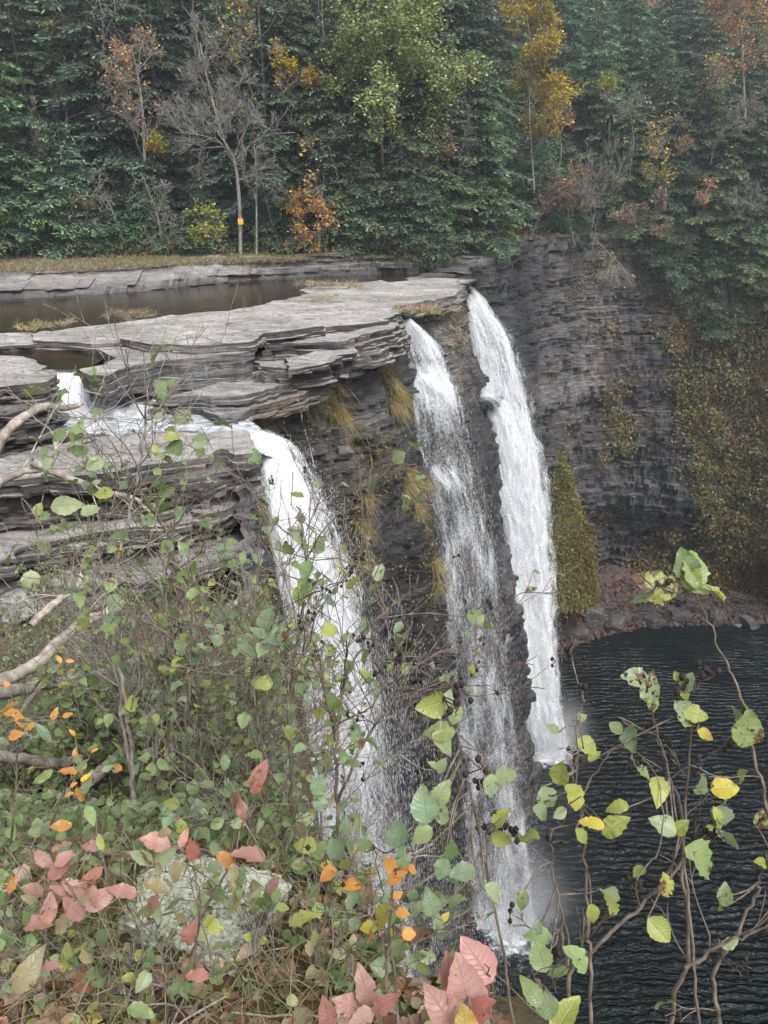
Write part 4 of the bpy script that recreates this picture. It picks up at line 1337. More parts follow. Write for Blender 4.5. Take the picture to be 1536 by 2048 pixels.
# the chute
CH = [(738, 96, 158, 24.6, 1.), (755, 95, 160, 24.4, 1.), (775, 96, 172, 24.2, 1.), (795, 92, 205, 24.0, 1.), (815, 85, 240, 23.8, 1.), (832, 80, 260, 23.6, .9)]
w = thing('chute', 'short white chute pouring between the flat boulder and the tall block', 'rapids', axis_pts(CH)[0])
fall_sheet('water_sheet', CH, 40, .06, .0, 1.0, 61, w, axis_pts(CH)[0], 1.1, edge=.08, relief=.12)
fall_sheet('water_sheet', CH, 40, .06, .15, .9, 62, w, axis_pts(CH)[0], 1.0, edge=.12, relief=.16)
SIDE = [(800, 84, 96, 24.0, .8), (830, 84, 100, 23.9, .8), (850, 84, 104, 23.8, .7)]
# slope of the white rapids spilling right from the chute
CH2 = [(800, 110, 200, 24.6, 1.), (790, 200, 210, 25.0, 1.)]
for k, (lab, rows) in enumerate([
    ('thin trickle dropping from the lowest shelf past the grass', [(785, 578, 584, 25.6, .55), (800, 590, 597, 25.3, .55), (850, 600, 606, 25.2, .55), (900, 612, 622, 25.1, .55), (960, 626, 636, 25.0, .55), (1000, 630, 640, 25, .55)]),
    ('faint trickle left of the thin one under the lowest shelf', [(790, 560, 566, 25.3, .55), (830, 562, 568, 25.2, .5), (880, 562, 570, 25.1, .45)])]):
    ax = axis_pts(rows)
    o = fall_sheet('trickle', rows, 8, .08, .1, 1.0, 71 + k, None, ax[0], 1.0, edge=.25, relief=.06)
    tag(o, lab, 'trickle', 'trickles')

# thin mountain haze standing in the gorge and before the wood
hz = NT('thin_haze')
vs = hz.n('ShaderNodeVolumeScatter', {'Color': (0.82, 0.9, 1.0, 1), 'Density': 0.0008, 'Anisotropy': 0.1})
ho = hz.n('ShaderNodeOutputMaterial')
hz.t.links.new(vs.outputs[0], ho.inputs['Volume'])
c8 = [(x, y, z) for z in (-26, 34) for y in (14, 118) for x in (-90, 100)]
o = mkmesh('haze', c8, [np.array([(0, 2, 3, 1), (4, 5, 7, 6), (0, 1, 5, 4), (2, 6, 7, 3), (0, 4, 6, 2), (1, 3, 7, 5)])], hz.m)
tag(o, kind='structure')
scene.cycles.volume_bounces = 0

# ------------------------------------------------------------------ painted marks on the block faces
GREEN_PAINT = simple('faded_green_paint', (0.17, 0.225, 0.205), .9, 30, .4)
PINK_PAINT = simple('faded_pinkish_paint', (0.30, 0.25, 0.24), .9, 30, .4)
LET = {'N': [[(0, 0), (0, 1), (.7, 0), (.7, 1)]], 'O': [[(.1, .2), (.1, .8), (.35, 1), (.65, .8), (.65, .2), (.35, 0), (.1, .2)]],
       'K': [[(0, 0), (0, 1)], [(.6, 1), (0, .5), (.6, 0)]], '<': [[(.6, .9), (0, .5), (.6, .1)]], '/': [[(0, 0), (.1, .6), (.05, 1)]], 'V': [[(0, 1), (.3, 0), (.6, 1)]], 'A': [[(0, 0), (.3, 1), (.6, 0)], [(.1, .4), (.5, .4)]]}


def graffiti(label, slab_o, text, p0, p1, ztop, size, mat, w, seed):
    """strokes laid onto the real rock face by casting onto it"""
    R_ = np.random.default_rng(seed)
    a = np.array(pz(*p0, ztop))
    b = np.array(pz(*p1, ztop))
    ex = unit(np.array([b[0] - a[0], b[1] - a[1], 0]))
    nn = np.array([ex[1], -ex[0], 0])
    loc = Vector(slab_o.location)
    V, F = [], []
    x = 0.0
    for ch in text:
        for st in LET[ch]:
            q = smooth_path([(u, v, 0) for u, v in st], 14) if ch == 'O' else np.concatenate([np.linspace((*st[i], 0), (*st[i + 1], 0), 8) for i in range(len(st) - 1)])
            pts = []
            for u, v, _ in q:
                c = a + ex * (x + u * size) + np.array([0, 0, -size * (1 - v) - .12])
                ok, hit, no, _i = slab_o.ray_cast(Vector(c + nn * 3) - loc, Vector(-nn))
                if ok:
                    pts.append(np.array(hit + loc) + nn * .008)
            for p, r in zip(pts[:-1], pts[1:]):
                d = unit(r - p + 1e-6)
                s_ = np.cross(d, nn) * w
                k = len(V)
                V += [p - s_ - d * w * .5, p + s_ - d * w * .5, r + s_ + d * w * .5, r - s_ + d * w * .5]
                F.append((k, k + 1, k + 2, k + 3))
        x += size * .95
    if V:
        o_ = mkmesh('paint_marks', V, np.array(F), mat, parent=slab_o, origin=tuple(slab_o.location))
        o_['label'] = label


bpy.context.view_layer.update()
graffiti('faded green painted letters on the block face', SL[1], '/K<', (365, 712), (470, 700), -5.25, .36, GREEN_PAINT, .016, 1)
graffiti('pinkish painted NO on the slab edge', SL[3], 'NO', (478, 662), (525, 657), -4.9, .3, PINK_PAINT, .022, 2)
# ------------------------------------------------------------------ trees
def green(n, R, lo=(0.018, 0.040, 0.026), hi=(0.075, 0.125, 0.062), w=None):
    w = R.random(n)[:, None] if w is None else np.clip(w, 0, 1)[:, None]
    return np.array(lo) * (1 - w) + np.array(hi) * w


def hemlock_mesh(H, Rad, seed, nb=95, lo=(0.016, 0.036, 0.026), hi=(0.085, 0.135, 0.07), low=0.06, lean=0.0, sz=0.27):
    R = np.random.default_rng(seed)
    Ps, Ds, Ns, Ls, Ws, Cs = [], [], [], [], [], []
    tub = []
    h = np.linspace(0, H, 14)
    trunk = np.stack([0.12 * np.sin(h * .5 + seed) + lean * h, 0.12 * np.cos(h * .4 + seed), h], 1)
    tub.append((trunk, np.linspace(0.02 * H ** 0.9 + 0.03, 0.015, 14)))
    for b in range(nb):
        t = low + (0.985 - low) * ((b + R.random()) / nb)
        z = t * H
        Lb = (Rad * (1 - t) ** 0.62 * R.uniform(0.55, 1.15) + 0.22) * (0.55 + 0.45 * min(1, t / 0.18))
        az = b * 2.39996 + R.normal(0, 0.35)
        d = np.array([math.cos(az), math.sin(az), 0])
        side = np.array([-d[1], d[0], 0])
        m = max(4, int(Lb / 0.17))
        s = np.linspace(0.08, 1, m)
        up = R.uniform(0.0, 0.25)
        dr = R.uniform(0.22, 0.5)
        x0 = np.array([np.interp(z, h, trunk[:, 0]), np.interp(z, h, trunk[:, 1]), z])
        bp = x0 + d * (s * Lb)[:, None] + np.array([0, 0, 1.0]) * ((up * s - dr * s ** 2) * Lb)[:, None] + side * (0.12 * Lb * np.sin(s * 3 + az))[:, None]
        if b % 2 == 0 and Lb > 0.8:
            tub.append((bp[::2] if m > 6 else bp, np.linspace(0.035, 0.006, len(bp[::2] if m > 6 else bp))))
        for sg in (-1, 1):
            lt = (0.55 * Lb * (1 - s) ** 0.8 + 0.24) * R.uniform(0.6, 1.15, m)
            k = max(2, int(lt.max() / 0.17))
            q = np.linspace(0.0, 1, k)
            fw = d * 0.55 + side * sg
            fw = unit(fw)
            pp = bp[:, None, :] + fw * (q[None, :] * lt[:, None])[..., None] + np.array([0, 0, -1.0]) * (0.28 * q[None, :] ** 2 * lt[:, None])[..., None]
            pp = pp.reshape(-1, 3) + R.normal(0, 0.035, (m * k, 3))
            n = len(pp)
            Ps.append(pp)
            Ds.append(unit(fw + d * R.uniform(-.5, .9, n)[:, None] + np.array([0, 0, -1.0]) * R.uniform(-0.1, 0.7, n)[:, None] + R.normal(0, .25, (n, 3))))
            Ns.append(unit(np.array([0, 0, 1.0]) + R.normal(0, 0.35, (n, 3))))
            Ls.append(R.uniform(0.6, 1.3, n) * sz)
            Ws.append(R.uniform(0.6, 1.3, n) * sz * 0.2)
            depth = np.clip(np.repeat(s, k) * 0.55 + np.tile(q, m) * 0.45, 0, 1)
            w = np.clip(depth ** 2.1 * R.uniform(0.4, 1.15, n) + R.normal(0, 0.08, n), 0, 1)  # paler new growth at tips; inner sprays coloured darker as painted shade
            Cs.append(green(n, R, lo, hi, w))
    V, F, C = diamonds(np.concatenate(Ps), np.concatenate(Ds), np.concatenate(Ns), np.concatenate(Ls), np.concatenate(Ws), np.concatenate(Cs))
    TV, TF = tubes(tub, 5)
    return (V, F, C), (TV, TF)


HEM = []
for k, (H, Rd, nb, lo_, hi_) in enumerate([  # bluer kinds, mostly for back rows, carry distance haze in their needle colour
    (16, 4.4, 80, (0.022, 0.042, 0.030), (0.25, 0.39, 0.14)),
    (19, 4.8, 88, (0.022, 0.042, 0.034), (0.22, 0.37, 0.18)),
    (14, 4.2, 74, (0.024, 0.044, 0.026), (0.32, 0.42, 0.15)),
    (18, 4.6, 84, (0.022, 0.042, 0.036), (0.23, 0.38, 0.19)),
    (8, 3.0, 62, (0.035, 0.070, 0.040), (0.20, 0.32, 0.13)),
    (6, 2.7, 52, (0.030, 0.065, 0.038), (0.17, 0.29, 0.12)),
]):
    (V, F, C), (TV, TF) = hemlock_mesh(H, Rd, 200 + k, nb, lo_, hi_, low=0.04 if H < 10 else 0.07, sz=0.31 if H > 10 else 0.26)
    root = thing('hemlock_tree', 'proto', 'tree', (0, 0, -500), 'hemlocks on the slope beyond the falls')
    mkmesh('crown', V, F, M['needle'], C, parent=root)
    mkmesh('trunk', TV, TF, M['bark_dark'], smooth=True, parent=root)
    HEM.append((root, H))
used = [False] * len(HEM)


def proj(p):
    x, y, z = p
    r = y * CP - z * SP
    return 768 + FP * x / r, 1024 - FP * (y * SP + z * CP) / r


MARKS = [((80, 430), 'the yellow-green bush'), ((250, 470), 'the leaning dead snags'), ((440, 440), 'the signed bare tree'), ((600, 400), 'the orange leafed sapling'),
         ((780, 120), 'the pale green maple'), ((860, 290), 'the small yellow spray'), ((1060, 180), 'the tall yellow tree'), ((1200, 350), 'the cliff edge shrubs'),
         ((1480, 60), 'the orange treetop'), ((1400, 560), 'the brown cliff brush'), ((560, 120), 'the yellowing tree'), ((220, 60), 'the dark leaning trunk')]
_n = {}


def tree_label(p, H, tone, row):
    u, v = proj((p[0], p[1], p[2] + H * 0.6))
    d, nm = min((math.hypot(u - a, v - b), c) for (a, b), c in MARKS)
    size = 'tall' if H > 15 else 'mid-sized' if H > 10 else 'small' if H > 6.5 else 'low'
    hor = 'left of' if u < [m[0][0] for m in MARKS if m[1] == nm][0] else 'right of'
    where = {0: 'front row', 1: 'second row', 2: 'third row', 3: 'back row', 4: 'topmost row'}[row]
    lab = f'{size} {tone} hemlock, {where}, {hor} {nm}'
    k = _n.get(lab, 0)
    _n[lab] = k + 1
    if k:
        step = ['next one outward', 'third one outward', 'fourth one outward', 'fifth outward', 'sixth outward'][min(k - 1, 4)]
        lab = f'{size} {tone} hemlock, {where}, {hor} {nm}, {step}'
    lab = lab.replace('the small yellow spray', 'the yellow spray')
    return lab


def plant_hem(kind, x, y, z, sc, rz, row):
    root, H = HEM[kind]
    tone = ['green', 'blue-green', 'yellowish green', 'bluish grey-green', 'dark green', 'dark green'][kind]
    lab = tree_label((x, y, z), H * sc, tone, row)
    if not used[kind]:
        used[kind] = True
        root.location = (x, y, z)
        root.rotation_euler = (0, 0, rz)
        root.scale = (sc, sc, sc)
        root['label'] = lab
        return root
    return dup(root, (x, y, z), rz, sc, lab, tilt=(random.uniform(-.04, .04), random.uniform(-.04, .04)))


R = np.random.default_rng(77)
rows = [(1.8, 5.0, 0, (2, 0, 4, 5), (0.75, 1.05)), (5.5, 4.2, 1, (0, 1, 2, 3), (0.8, 1.1)), (10.5, 4.4, 2, (0, 1, 3, 1), (0.85, 1.15)), (17, 4.8, 3, (1, 3, 0, 1), (0.9, 1.2)), (25, 5.4, 4, (1, 3, 3, 1), (0.95, 1.25))]
for dy, sp, ri, kinds, scr in rows:
    x = -27 - dy * 0.5
    while x < 38 + dy * 0.6:
        xx = x + R.uniform(-.3, .3) * sp
        yy = float(edge_y(xx)) + dy + R.uniform(-1.3, 1.3)
        x += sp * R.uniform(0.75, 1.15)
        u, v = proj((xx, yy, 0))
        if u < -190 or u > 1720:
            continue
        k = kinds[R.integers(0, 4)]
        # windows left for the deciduous trees in the front
        if ri == 0 and (-11.5 < xx < -7.0):
            k = 5
        if ri <= 1 and 9.0 < xx < 13.5:
            k = 4 if ri == 0 else 5
        sc = R.uniform(*scr)
        plant_hem(k, xx, yy, float(hill_z(np.array(xx), np.array(yy))) - 0.4, sc, R.uniform(0, 6.3), ri)
# low hemlocks filling the foot of the wood and hanging over the gorge rim
for x, y, k, sc in [(-22, 52.2, 5, .8), (-17.5, 52.6, 5, .7), (-14.2, 53.2, 4, .7), (-11.5, 54.3, 5, .9), (-6.3, 54.0, 5, .85), (-3.9, 54.6, 4, .8), (-1.6, 54.0, 4, .9), (0.8, 54.3, 4, .95), (2.6, 54.6, 4, .85),
                    (4.0, 55.6, 0, .72), (6.2, 57.2, 0, .8), (1.6, 56.2, 2, .8), (20.6, 72.6, 2, .85), (23.2, 73.5, 0, .9), (26.4, 74.2, 1, .8), (29.2, 73.6, 0, .9), (32.5, 73.0, 3, .85), (18.6, 72.8, 4, 1.0), (35, 72.5, 2, .9),
                    (22.0, 71.9, 4, .8), (30.5, 71.4, 0, .8), (27.5, 72.2, 2, .85), (33.5, 71, 4, 1.1), (25.0, 72.6, 4, .9), (14.2, 70.6, 5, .7)]:
    plant_hem(k, x, y, float(hill_z(np.array(x), np.array(y))) - 0.3, sc, R.uniform(0, 6.3), 0)

for x, y, z, k, sc in [(24.2, 71.2, -8.5, 4, .8), (27.0, 71.2, -10.5, 4, .95), (30.0, 70.2, -9.0, 2, .62), (32.8, 69.4, -10.0, 4, 1.0), (35.5, 68.4, -8.5, 2, .7), (29.0, 70.6, -12.5, 5, .9), (22.6, 71.6, -6.6, 5, .9)]:
    plant_hem(k, x, y, z, sc, R.uniform(0, 6.3), 0)


# ------------------------------------------------------------------ bare and autumn trees by growth
def grow(base, d, L, r, depth, R, out, tips, kids=(3, 5), spread=0.7, ratio=0.62, up=0.25, wander=0.12, start=0.3, minr=0.004, seg=None, tw=None):
    """recursive branching; out gets (pts, radii); tips gets (point, direction, level)"""
    n = seg or max(4, int(5 + L * 1.2))
    pts = [np.array(base, float)]
    d = unit(np.array(d, float))
    dirs = [d]
    for i in range(n):
        d = unit(d + R.normal(0, wander, 3) + np.array([0, 0, up]) * 0.12)
        pts.append(pts[-1] + d * L / n)
        dirs.append(d)
    pts = np.array(pts)
    rad = np.linspace(r, max(minr, r * 0.38), n + 1)
    out.append((pts, rad))
    if depth == 0:
        tips.append((pts, dirs))
        return
    for k in range(R.integers(kids[0], kids[1] + 1)):
        f = R.uniform(start, 0.98)
        i = min(int(f * n), n - 1)
        p = pts[i] + (pts[i + 1] - pts[i]) * (f * n - i)
        a = R.uniform(0, 2 * math.pi)
        ref = unit(np.cross(dirs[i], [0.3, 0.2, 1.0]))
        ref2 = np.cross(dirs[i], ref)
        sp = spread * R.uniform(0.6, 1.3)
        nd = unit(dirs[i] * math.cos(sp) + (ref * math.cos(a) + ref2 * math.sin(a)) * math.sin(sp) + np.array([0, 0, up * 0.5]))
        grow(p, nd, L * ratio * R.uniform(0.7, 1.15) * (1.1 - 0.35 * f), max(minr, np.interp(f, [0, 1], [r, r * .38]) * 0.62), depth - 1, R, out, tips, kids, spread, ratio, up, wander, 0.15, minr)
    tips.append((pts[-3:], dirs[-3:]))


def autumn_leaves(tips, R, per, size, cols, flat=0.5, frac=1.0, jitter=0.15):
    Ps, Ds, Ns, Cc = [], [], [], []
    for pts, dirs in tips:
        if R.random() > frac:
            continue
        n = R.poisson(per)
        if n == 0:
            continue
        f = R.random(n) * (len(pts) - 1)
        i = np.minimum(f.astype(int), len(pts) - 2)
        p = pts[i] + (pts[i + 1] - pts[i]) * (f - i)[:, None] + R.normal(0, jitter, (n, 3))
        Ps.append(p)
        Ds.append(R.normal(0, 1, (n, 3)) * [1, 1, flat])
        Ns.append(unit(np.array([0, 0, 1.0]) + R.normal(0, 1 - flat + .2, (n, 3))))
        c = np.array(cols)[R.integers(0, len(cols), n)] * R.uniform(0.6, 1.35, (n, 1))
        Cc.append(c)
    if not Ps:
        return None
    P = np.concatenate(Ps)
    n = len(P)
    return diamonds(P, np.concatenate(Ds), np.concatenate(Ns), R.uniform(.7, 1.3, n) * size, R.uniform(.28, .42, n) * size, np.concatenate(Cc))


def broad_tree(name, label, cat, base, d, L, r, depth, seed, bark='bark_pale', leaves=None, group=None, trunk=None, **kw):
    R = np.random.default_rng(seed)
    out, tips = [], []
    if trunk is not None:
        # traced trunk (world points); branches leave its upper part
        pts = smooth_path(trunk, 24)
        rad = np.linspace(r, r * 0.3, 24)
        out.append((pts, rad))
        dirs = unit(np.gradient(pts, axis=0))
        nk = kw.pop('nk', 10)
        st = kw.pop('tstart', 0.35)
        for k in range(nk):
            f = st + (0.97 - st) * (k + R.random()) / nk
            i = int(f * 23)
            a = R.uniform(0, 2 * math.pi)
            ref = unit(np.cross(dirs[i], [0.3, 0.9, .2]))
            ref2 = np.cross(dirs[i], ref)
            sp = kw.get('spread', .8) * R.uniform(.7, 1.2)
            nd = unit(dirs[i] * math.cos(sp) + (ref * math.cos(a) + ref2 * math.sin(a)) * math.sin(sp))
            grow(pts[i], nd, L * R.uniform(.6, 1.1) * (1.15 - .5 * f), rad[i] * .5, depth - 1, R, out, tips, **kw)
        base = trunk[0]
    else:
        grow(base, d, L, r, depth, R, out, tips, **kw)
    root = thing(name, label, cat, base, group)
    V, F = tubes(out[:1], 8)
    mkmesh('trunk', V, F, M[bark], smooth=True, parent=root, origin=base)
    if len(out) > 1:
        V, F = tubes(out[1:], 4)
        mkmesh('branches', V, F, M[bark], smooth=True, parent=root, origin=base)
    if leaves:
        res = autumn_leaves(tips, R, **leaves)
        if res:
            mkmesh('crown', res[0], res[1], M['farleaf'], res[2], parent=root, origin=base)
    return root


YEL = [(0.40, 0.27, 0.035), (0.45, 0.30, 0.05), (0.36, 0.22, 0.04), (0.30, 0.24, 0.04)]
ORG = [(0.50, 0.24, 0.06), (0.42, 0.17, 0.05), (0.48, 0.30, 0.08)]
YGR = [(0.28, 0.28, 0.03), (0.36, 0.33, 0.03), (0.20, 0.24, 0.03)]
PGR = [(0.20, 0.26, 0.075), (0.26, 0.30, 0.085), (0.14, 0.20, 0.06), (0.27, 0.29, 0.12)]
BRN = [(0.17, 0.085, 0.045), (0.22, 0.12, 0.06), (0.12, 0.07, 0.04)]
T = lambda *p: [py(*q) for q in p]
bt = broad_tree('bare_tree', 'pale bare tree with twisted open limbs and a yellow trail sign on its trunk', 'tree', None, None, 3.4, .13, 4, 501, leaves=None,
                trunk=T((481, 516, 52.3), (480, 440, 52.2), (476, 370, 52.0), (468, 320, 51.8), (450, 285, 51.6), (430, 220, 51.6), (415, 160, 51.8), (400, 85, 52.0)), nk=15, tstart=.42, spread=.85, kids=(4, 6), ratio=.62, up=.35, wander=.16, minr=.008)
for k, tr in enumerate([T((470, 330, 51.9), (440, 285, 51.5), (400, 270, 51.2), (350, 265, 51.0)), T((476, 360, 52.0), (495, 355, 51.8), (512, 340, 51.6)), T((468, 325, 51.8), (500, 290, 51.5), (540, 270, 51.2), (590, 265, 51))]):
    R_ = np.random.default_rng(70 + k)
    out, tips = [], []
    pts = smooth_path(tr, 10)
    out.append((pts, np.linspace(.055, .02, 10)))
    for j in range(7):
        grow(pts[3 + j % 6], unit(pts[-1] - pts[0]) + R_.normal(0, .6, 3), 1.5, .03, 2, R_, out, tips, kids=(3, 5), minr=.011, up=.4)
    V, F = tubes(out, 4)
    mkmesh('limb', V, F, M['bark_pale'], smooth=True, parent=bt, origin=tr[0] * 0 + np.array(bt.location))
# trail sign on the bare tree
sp_ = py(481, 443, 51.92)
sg = thing('trail_sign', 'small square yellow-orange trail marker nailed to the pale bare tree', 'sign', sp_)
b = 0.16
mkmesh('sign_plate', [(-b, 0, -b * 1.05), (b, 0, -b * 1.05), (b, 0, b * 1.05), (-b, 0, b * 1.05), (-b, .02, -b * 1.05), (b, .02, -b * 1.05), (b, .02, b * 1.05), (-b, .02, b * 1.05)],
       [np.array([(0, 1, 2, 3), (5, 4, 7, 6), (0, 4, 5, 1), (3, 2, 6, 7), (0, 3, 7, 4), (1, 5, 6, 2)])], simple('yellow_sign_paint', (0.55, 0.30, 0.03), 0.5), parent=sg)

broad_tree('bare_tree', 'slender straight pale sapling just right of the signed bare tree', 'tree', None, None, 1.3, .07, 3, 502, trunk=T((513, 528, 51.9), (513, 440, 51.9), (512, 350, 51.8), (508, 290, 51.8)), nk=9, tstart=.45, spread=.9, kids=(3, 4), minr=.01, up=.4)
broad_tree('bare_tree', 'half bare tree with scattered orange leaves, upper left of the signed tree', 'tree', None, None, 3.0, .13, 4, 503, trunk=T((290, 420, 53.5), (290, 340, 53.3), (285, 230, 53.2), (275, 150, 53.2), (262, 90, 53)), nk=12, tstart=.3, spread=.9, kids=(3, 5), minr=.011, up=.3,
           leaves=dict(per=1.4, size=.17, cols=ORG, frac=.45))
broad_tree('bare_tree', 'leaning grey snag with drooping bare limbs at the foot of the wood', 'tree', None, None, 2.0, .09, 3, 504, trunk=T((180, 500, 52.6), (172, 440, 52.2), (185, 390, 52), (200, 370, 52)), nk=10, tstart=.25, spread=1.1, kids=(3, 5), minr=.012, up=-.2, wander=.25)
broad_tree('bare_tree', 'small bare tree with hanging white twigs left of the signed tree', 'tree', None, None, 1.9, .08, 3, 505, trunk=T((322, 480, 52.6), (315, 430, 52.3), (300, 390, 52.1), (285, 350, 52)), nk=10, tstart=.3, spread=1.2, kids=(3, 5), minr=.012, up=-.35, wander=.22)
broad_tree('bare_tree', 'bare crooked sapling leaning left at the end of the grass', 'tree', None, None, 1.5, .07, 3, 506, trunk=T((95, 530, 51), (60, 505, 51.3), (35, 480, 51.6), (10, 450, 51.8)), nk=8, tstart=.3, spread=1.0, kids=(2, 4), minr=.012, up=.1, wander=.22)
broad_tree('bare_tree', 'thin bare leaning trunk behind the hanging twigs', 'tree', None, None, 1.2, .06, 2, 507, trunk=T((252, 495, 52.9), (235, 450, 52.8), (215, 400, 52.7), (195, 380, 52.6)), nk=7, tstart=.3, spread=1.0, kids=(2, 4), minr=.012, up=.1)
broad_tree('bare_tree', 'broken dark trunk with long bare limbs at the top left', 'tree', None, None, 3.6, .22, 3, 508, bark='bark_dark', trunk=T((245, 90, 57), (235, 40, 56.8), (225, 0, 56.6), (212, -60, 56.4)), nk=8, tstart=.1, spread=1.2, kids=(3, 5), minr=.014, up=.0)
broad_tree('bare_tree', 'pale forked bare limbs reaching right at the top left', 'tree', None, None, 3.2, .09, 3, 509, trunk=T((200, 130, 56), (215, 60, 55.8), (230, 20, 55.6), (220, -40, 55.4)), nk=9, tstart=.2, spread=1.3, kids=(3, 5), minr=.013, up=.0, leaves=dict(per=.3, size=.15, cols=ORG, frac=.3))
broad_tree('bare_tree', 'grey-brown half bare tree with yellow leaves, between the bare tree and the maple', 'tree', None, None, 3.6, .14, 4, 510, trunk=T((535, 330, 55.5), (530, 230, 55.2), (525, 130, 55), (518, 40, 54.8), (512, -60, 54.6)), nk=16, tstart=.15, spread=.95, kids=(3, 5), minr=.012, up=.25,
           leaves=dict(per=2.4, size=.19, cols=YEL + ORG[:1], frac=.36))
broad_tree('yellow_tree', 'tall narrow tree with golden yellow leaves above the cliff corner', 'tree', None, None, 3.0, .09, 4, 511, trunk=T((1068, 380, 64), (1062, 290, 63.5), (1058, 200, 63), (1062, 100, 62.8), (1050, 10, 62.6), (1048, -60, 62.6)), nk=20, tstart=.1, spread=.9, kids=(3, 5), minr=.013, up=.2,
           leaves=dict(per=13, size=.17, cols=[(.62,.42,.06)] + YEL + YGR[:1], frac=.62, jitter=.22))
broad_tree('yellow_tree', 'orange-tan leafed top of a tree at the upper right corner', 'tree', None, None, 3.6, .14, 4, 512, trunk=T((1490, 240, 72), (1485, 130, 71.5), (1480, 40, 71), (1478, -40, 71)), nk=14, tstart=.2, spread=.95, kids=(3, 5), minr=.014, up=.2,
           leaves=dict(per=8, size=.17, cols=ORG + YEL[:1] + BRN[:1], frac=.5, jitter=.22))
broad_tree('green_maple', 'pale green maple with broad leafy layers in front of the hemlocks', 'tree', None, None, 5.4, .11, 4, 513, bark='bark_dark', trunk=T((765, 330, 55.5), (762, 230, 55), (768, 130, 54.6), (775, 40, 54.2), (770, -90, 54)), nk=18, tstart=.18, spread=1.15, kids=(3, 5), minr=.013, up=.12,
           leaves=dict(per=34, size=.19, cols=PGR + [(.34,.40,.15)], frac=.5, jitter=.22, flat=.2))
broad_tree('yellow_bush', 'small bright yellow bush at the foot of the signed tree', 'shrub', py(455, 520, 51.9), (-.3, 0, 1), 2.6, .04, 3, 514, leaves=dict(per=8, size=.2, cols=YGR[:2], frac=.45, jitter=.12), kids=(3, 5), spread=.8, minr=.01)
broad_tree('yellow_bush', 'yellow-green leafy bush at the left end of the wood', 'shrub', py(15, 520, 50.5), (-.1, 0, 1), 3.2, .06, 3, 515, leaves=dict(per=16, size=.22, cols=YGR + PGR[:1], frac=.8, jitter=.2), kids=(4, 6), spread=.9, minr=.01)
broad_tree('orange_sapling', 'sapling with flat layers of orange leaves right of the slender sapling', 'tree', py(640, 515, 52.6), (-.25, 0, 1), 4.0, .06, 3, 516, leaves=dict(per=8, size=.2, cols=ORG + YEL[:1], frac=.42, jitter=.14), kids=(4, 5), spread=1.0, up=.0, minr=.01)
broad_tree('orange_sapling', 'low sapling with dull orange leaves at the rock wall', 'tree', py(610, 520, 52.1), (.1, 0, 1), 1.6, .04, 3, 517, leaves=dict(per=6, size=.16, cols=ORG, frac=.5, jitter=.12), kids=(4, 5), spread=1.0, up=.0, minr=.01)
broad_tree('orange_sapling', 'thin dark sapling with a few orange leaves at the left', 'tree', py(165, 515, 51.8), (-.1, 0, 1), 3.4, .05, 3, 518, leaves=dict(per=3, size=.18, cols=ORG + YEL, frac=.3, jitter=.14), kids=(3, 4), spread=1.0, minr=.01)
broad_tree('yellow_bush', 'spray of yellow leaves hanging over the dark hollow of the wood', 'shrub', py(870, 340, 55.2), (0, -.2, 1), 2.0, .03, 3, 519, leaves=dict(per=7, size=.2, cols=YEL, frac=.45, jitter=.14), kids=(4, 5), spread=1.3, up=-.1, minr=.01)
broad_tree('yellow_bush', 'second yellow spray, left of the one over the dark hollow', 'shrub', py(800, 310, 55.4), (0, -.2, 1), 1.3, .03, 3, 520, leaves=dict(per=6, size=.18, cols=YEL, frac=.4, jitter=.12), kids=(3, 5), spread=1.3, up=-.1, minr=.01)
for k, (u, v, y, L, lab, ls, dr) in enumerate([
    (1185, 500, 67.5, 7.0, 'tall bare brown shrub fanning up from the cliff edge', dict(per=.8, size=.2, cols=BRN, frac=.5), (0, 0, 1)),
    (1150, 490, 67, 4.6, 'bare brown shrub with orange leaves at the cliff edge', dict(per=2.5, size=.2, cols=ORG + BRN, frac=.5), (-.3, 0, 1)),
    (1215, 490, 68, 4.2, 'twiggy brown shrub drooping over the top of the cliff', dict(per=1.5, size=.18, cols=BRN + ORG, frac=.5), (.3, -.4, .3)),
    (1190, 480, 67, 4.5, 'bare shrub hanging down the face of the cliff', dict(per=.8, size=.18, cols=BRN + YEL, frac=.4), (.5, -.6, -.5)),
    (1060, 480, 62, 3.4, 'reddish brown shrub between the cliff corner and the yellow tree', dict(per=3.5, size=.2, cols=BRN + [(.28, .09, .04)], frac=.6), (0, 0, 1)),
    (1420, 330, 70.5, 4.2, 'dull purple-grey bare shrub inside the hemlocks at the right', dict(per=.4, size=.2, cols=BRN, frac=.5), (.1, -.2, 1)),
    (1330, 420, 68.5, 3.2, 'yellow spray low among the right hand hemlocks', dict(per=5, size=.2, cols=YEL, frac=.45), (-.2, -.2, 1)),
    (1290, 330, 68.8, 2.4, 'small yellow spray between two hemlocks above the brush', dict(per=5, size=.2, cols=YEL, frac=.4), (.3, -.2, 1)),
]):
    broad_tree('bare_shrub', lab, 'shrub', py(u, v, y), dr, L, .05, 4 if L > 4 else 3, 530 + k, leaves=ls, kids=(4, 6), spread=.6, ratio=.6, up=.25 if dr[2] > 0 else -.3, minr=.012, start=.05)

